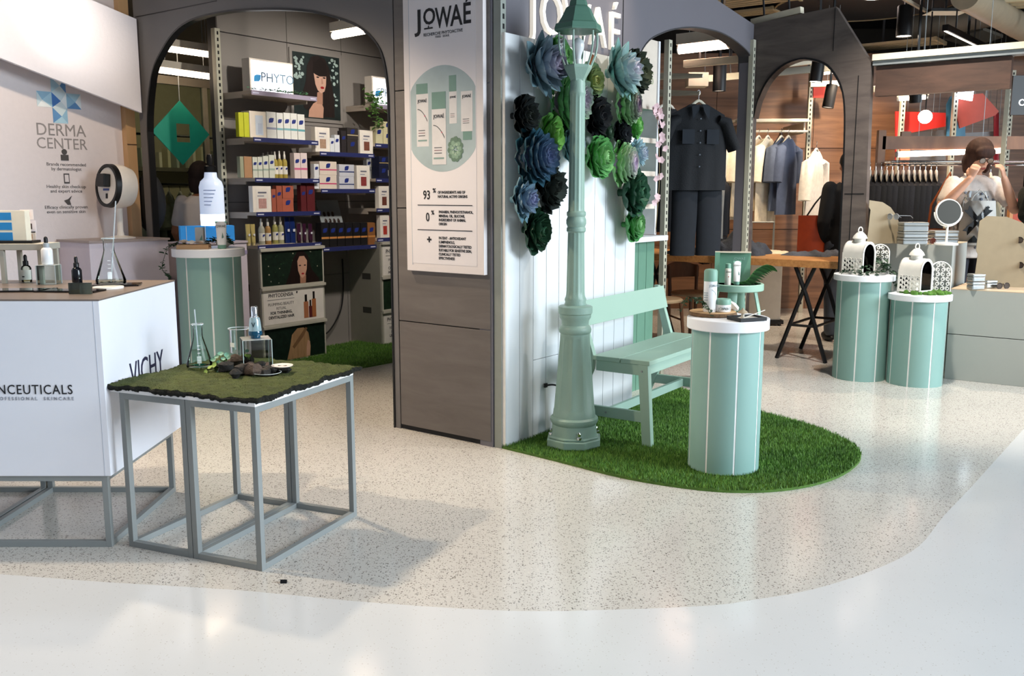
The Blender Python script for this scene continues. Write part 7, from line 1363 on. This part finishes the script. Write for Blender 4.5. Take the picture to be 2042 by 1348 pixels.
def rect(name, x0, x1, y0, y1, d, col, rnd=0):
    a_, b_ = PQ(800 + x0 * .1707, 120 + y0 * .1707), PQ(800 + x1 * .1707, 120 + y1 * .1707); c_, d_ = PQ(800 + x0 * .1707, 120 + y1 * .1707), PQ(800 + x1 * .1707, 120 + y0 * .1707)
    yl, yr = (a_.y + c_.y) / 2, (b_.y + d_.y) / 2; zt_, zb_ = (a_.z + d_.z) / 2, (b_.z + c_.z) / 2
    return fl_(name, [(yl, zb_), (yr, zb_), (yr, zt_), (yl, zt_)], d, col), (yl, yr, zt_, zb_)
for k, (cap, body) in enumerate((((175, 308, 275, 395), (180, 320, 395, 1010)), ((558, 642, 175, 365), (562, 650, 365, 740)), ((722, 825, 830, 930), (700, 835, 360, 830)), ((358, 518, 370, 570), (362, 525, 570, 1220)))):
    dz = .0006 + .0003 * k; rect('cap_print', *cap, dz, '#6d8f86'); o, (yl, yr, zt_, zb_) = rect('tube_print', *body, dz, '#d3d2d3'); w_ = yl - yr; h_ = zt_ - zb_; cx_ = (yl + yr) / 2
    txt('JOWAÉ', w_ * .27, INK, pp, (-.0365 - dz, cx_, zt_ - h_ * (.16 if k != 1 else .2)), RA, 'print', sx=.85)
    for q in range(3): fl_('line_print', [(yl - w_ * .15, zb_ + h_ * (.30 - .05 * q)), (yr + w_ * .3, zb_ + h_ * (.30 - .05 * q)), (yr + w_ * .3, zb_ + h_ * (.315 - .05 * q)), (yl - w_ * .15, zb_ + h_ * (.315 - .05 * q))], dz + .0004, '#8a6a70' if q == 1 else '#55585c')
    if k in (0, 3):
        fl_('curve_print', [(yl - w_ * .1 - w_ * .8 * t_, zt_ - h_ * (.28 + .22 * t_ * t_)) for t_ in [i / 8 for i in range(9)]] + [(yl - w_ * .1 - w_ * .8 * t_, zt_ - h_ * (.295 + .24 * t_ * t_)) for t_ in [1 - i / 8 for i in range(9)]], dz + .0004, '#4a5054'); fl_('dot_print', [(cx_ - w_ * .2 + .004 * cos(i), zt_ - h_ * .42 + .004 * sin(i)) for i in range(6)], dz + .0006, '#b03050'); fl_('band_print', [(yl - w_ * .1, zb_ + h_ * .1), (yr + w_ * .15, zb_ + h_ * .1), (yr + w_ * .15, zb_ + h_ * .13), (yl - w_ * .1, zb_ + h_ * .13)], dz + .0004, '#7f9a96')
sc0 = PQ(800 + 635 * .1707, 120 + 1040 * .1707)
for r_, n_, c_ in ((.055, 11, '#5f7a68'), (.042, 9, '#7f9c88'), (.028, 7, '#96b09a'), (.014, 5, '#5f8468')):
    for i in range(n_):
        a_ = 2 * pi * i / n_ + r_ * 40; fl_('leaf_print', [(sc0.y + r_ * cos(a_) * .72 + r_ * .32 * cos(q) * 1.0, sc0.z + r_ * sin(a_) * .95 + r_ * .32 * sin(q)) for q in [2 * pi * j / 7 for j in range(7)]], .0016 + (.06 - r_) * .02 + .00005 * i, c_)
xj = -.0362
def ptx(s_, px, py, size, mt=INK, **k): q = PQ(px, py); return txt(s_, size, mt, pp, (xj, q.y, q.z), RA, **k)
for ch, px, py, sz, kx in (('J', 836, 59, .150, 1.15), ('O', 856, 48, .118, .95), ('W', 884, 54, .150, .72), ('A', 910, 50, .150, .8), ('É', 931, 46, .150, .8)): ptx(ch, px, py, sz, INK, sx=kx, off=.0022)
MB().box(xj - .001, xj, PQ(863, 56).y, PQ(846, 58).y, PQ(855, 58).z - .0, PQ(855, 58).z + .008).build('letter_bar', INK, pp); MB().box(xj - .001, xj, PQ(855.5, 54).y, PQ(853.5, 54).y, PQ(855, 58).z, PQ(855, 51).z).build('letter_bar', INK, pp)
ptx('RECHERCHE PHYTOACTIVE', 883, 68, .0235, sx=.95); ptx('PARIS · SEOUL', 882, 74, .016, mat('#55565c', .5))
ptx('93', 851, 397, .068, sx=.8, off=.001); ptx('%', 866, 384, .034, off=.0006); ptx('0', 853, 441, .068, sx=.8, off=.001); ptx('%', 863, 428, .034, off=.0006); ptx('+', 856, 485, .06, off=.002)
for s_, y in (('OF INGREDIENTS ARE OF', 386), ('NATURAL ACTIVE ORIGINS', 394.5), ('PARABEN, PHENOXYETHANOL,', 425), ('MINERAL OIL, SILICONE,', 433), ('INGREDIENT OF ANIMAL', 441), ('ORIGIN', 449), ('PATENT - ANTIOXIDANT', 477), ('LUMIPHENOLS,', 485), ('DERMATOLOGICALLY TESTED', 493), ('SUITABLE FOR SENSITIVE SKIN,', 501), ('CLINICALLY TESTED', 509), ('EFFECTIVENESS', 517)): ptx(s_, 873 if y < 420 else 875, y, .0205, align='LEFT', sx=.84, off=.0004)
for y in (410, 460): MB().box(xj - .001, xj, PQ(942, y).y, PQ(833, y).y, PQ(885, y).z, PQ(885, y).z + .004).build('rule', INK, pp)
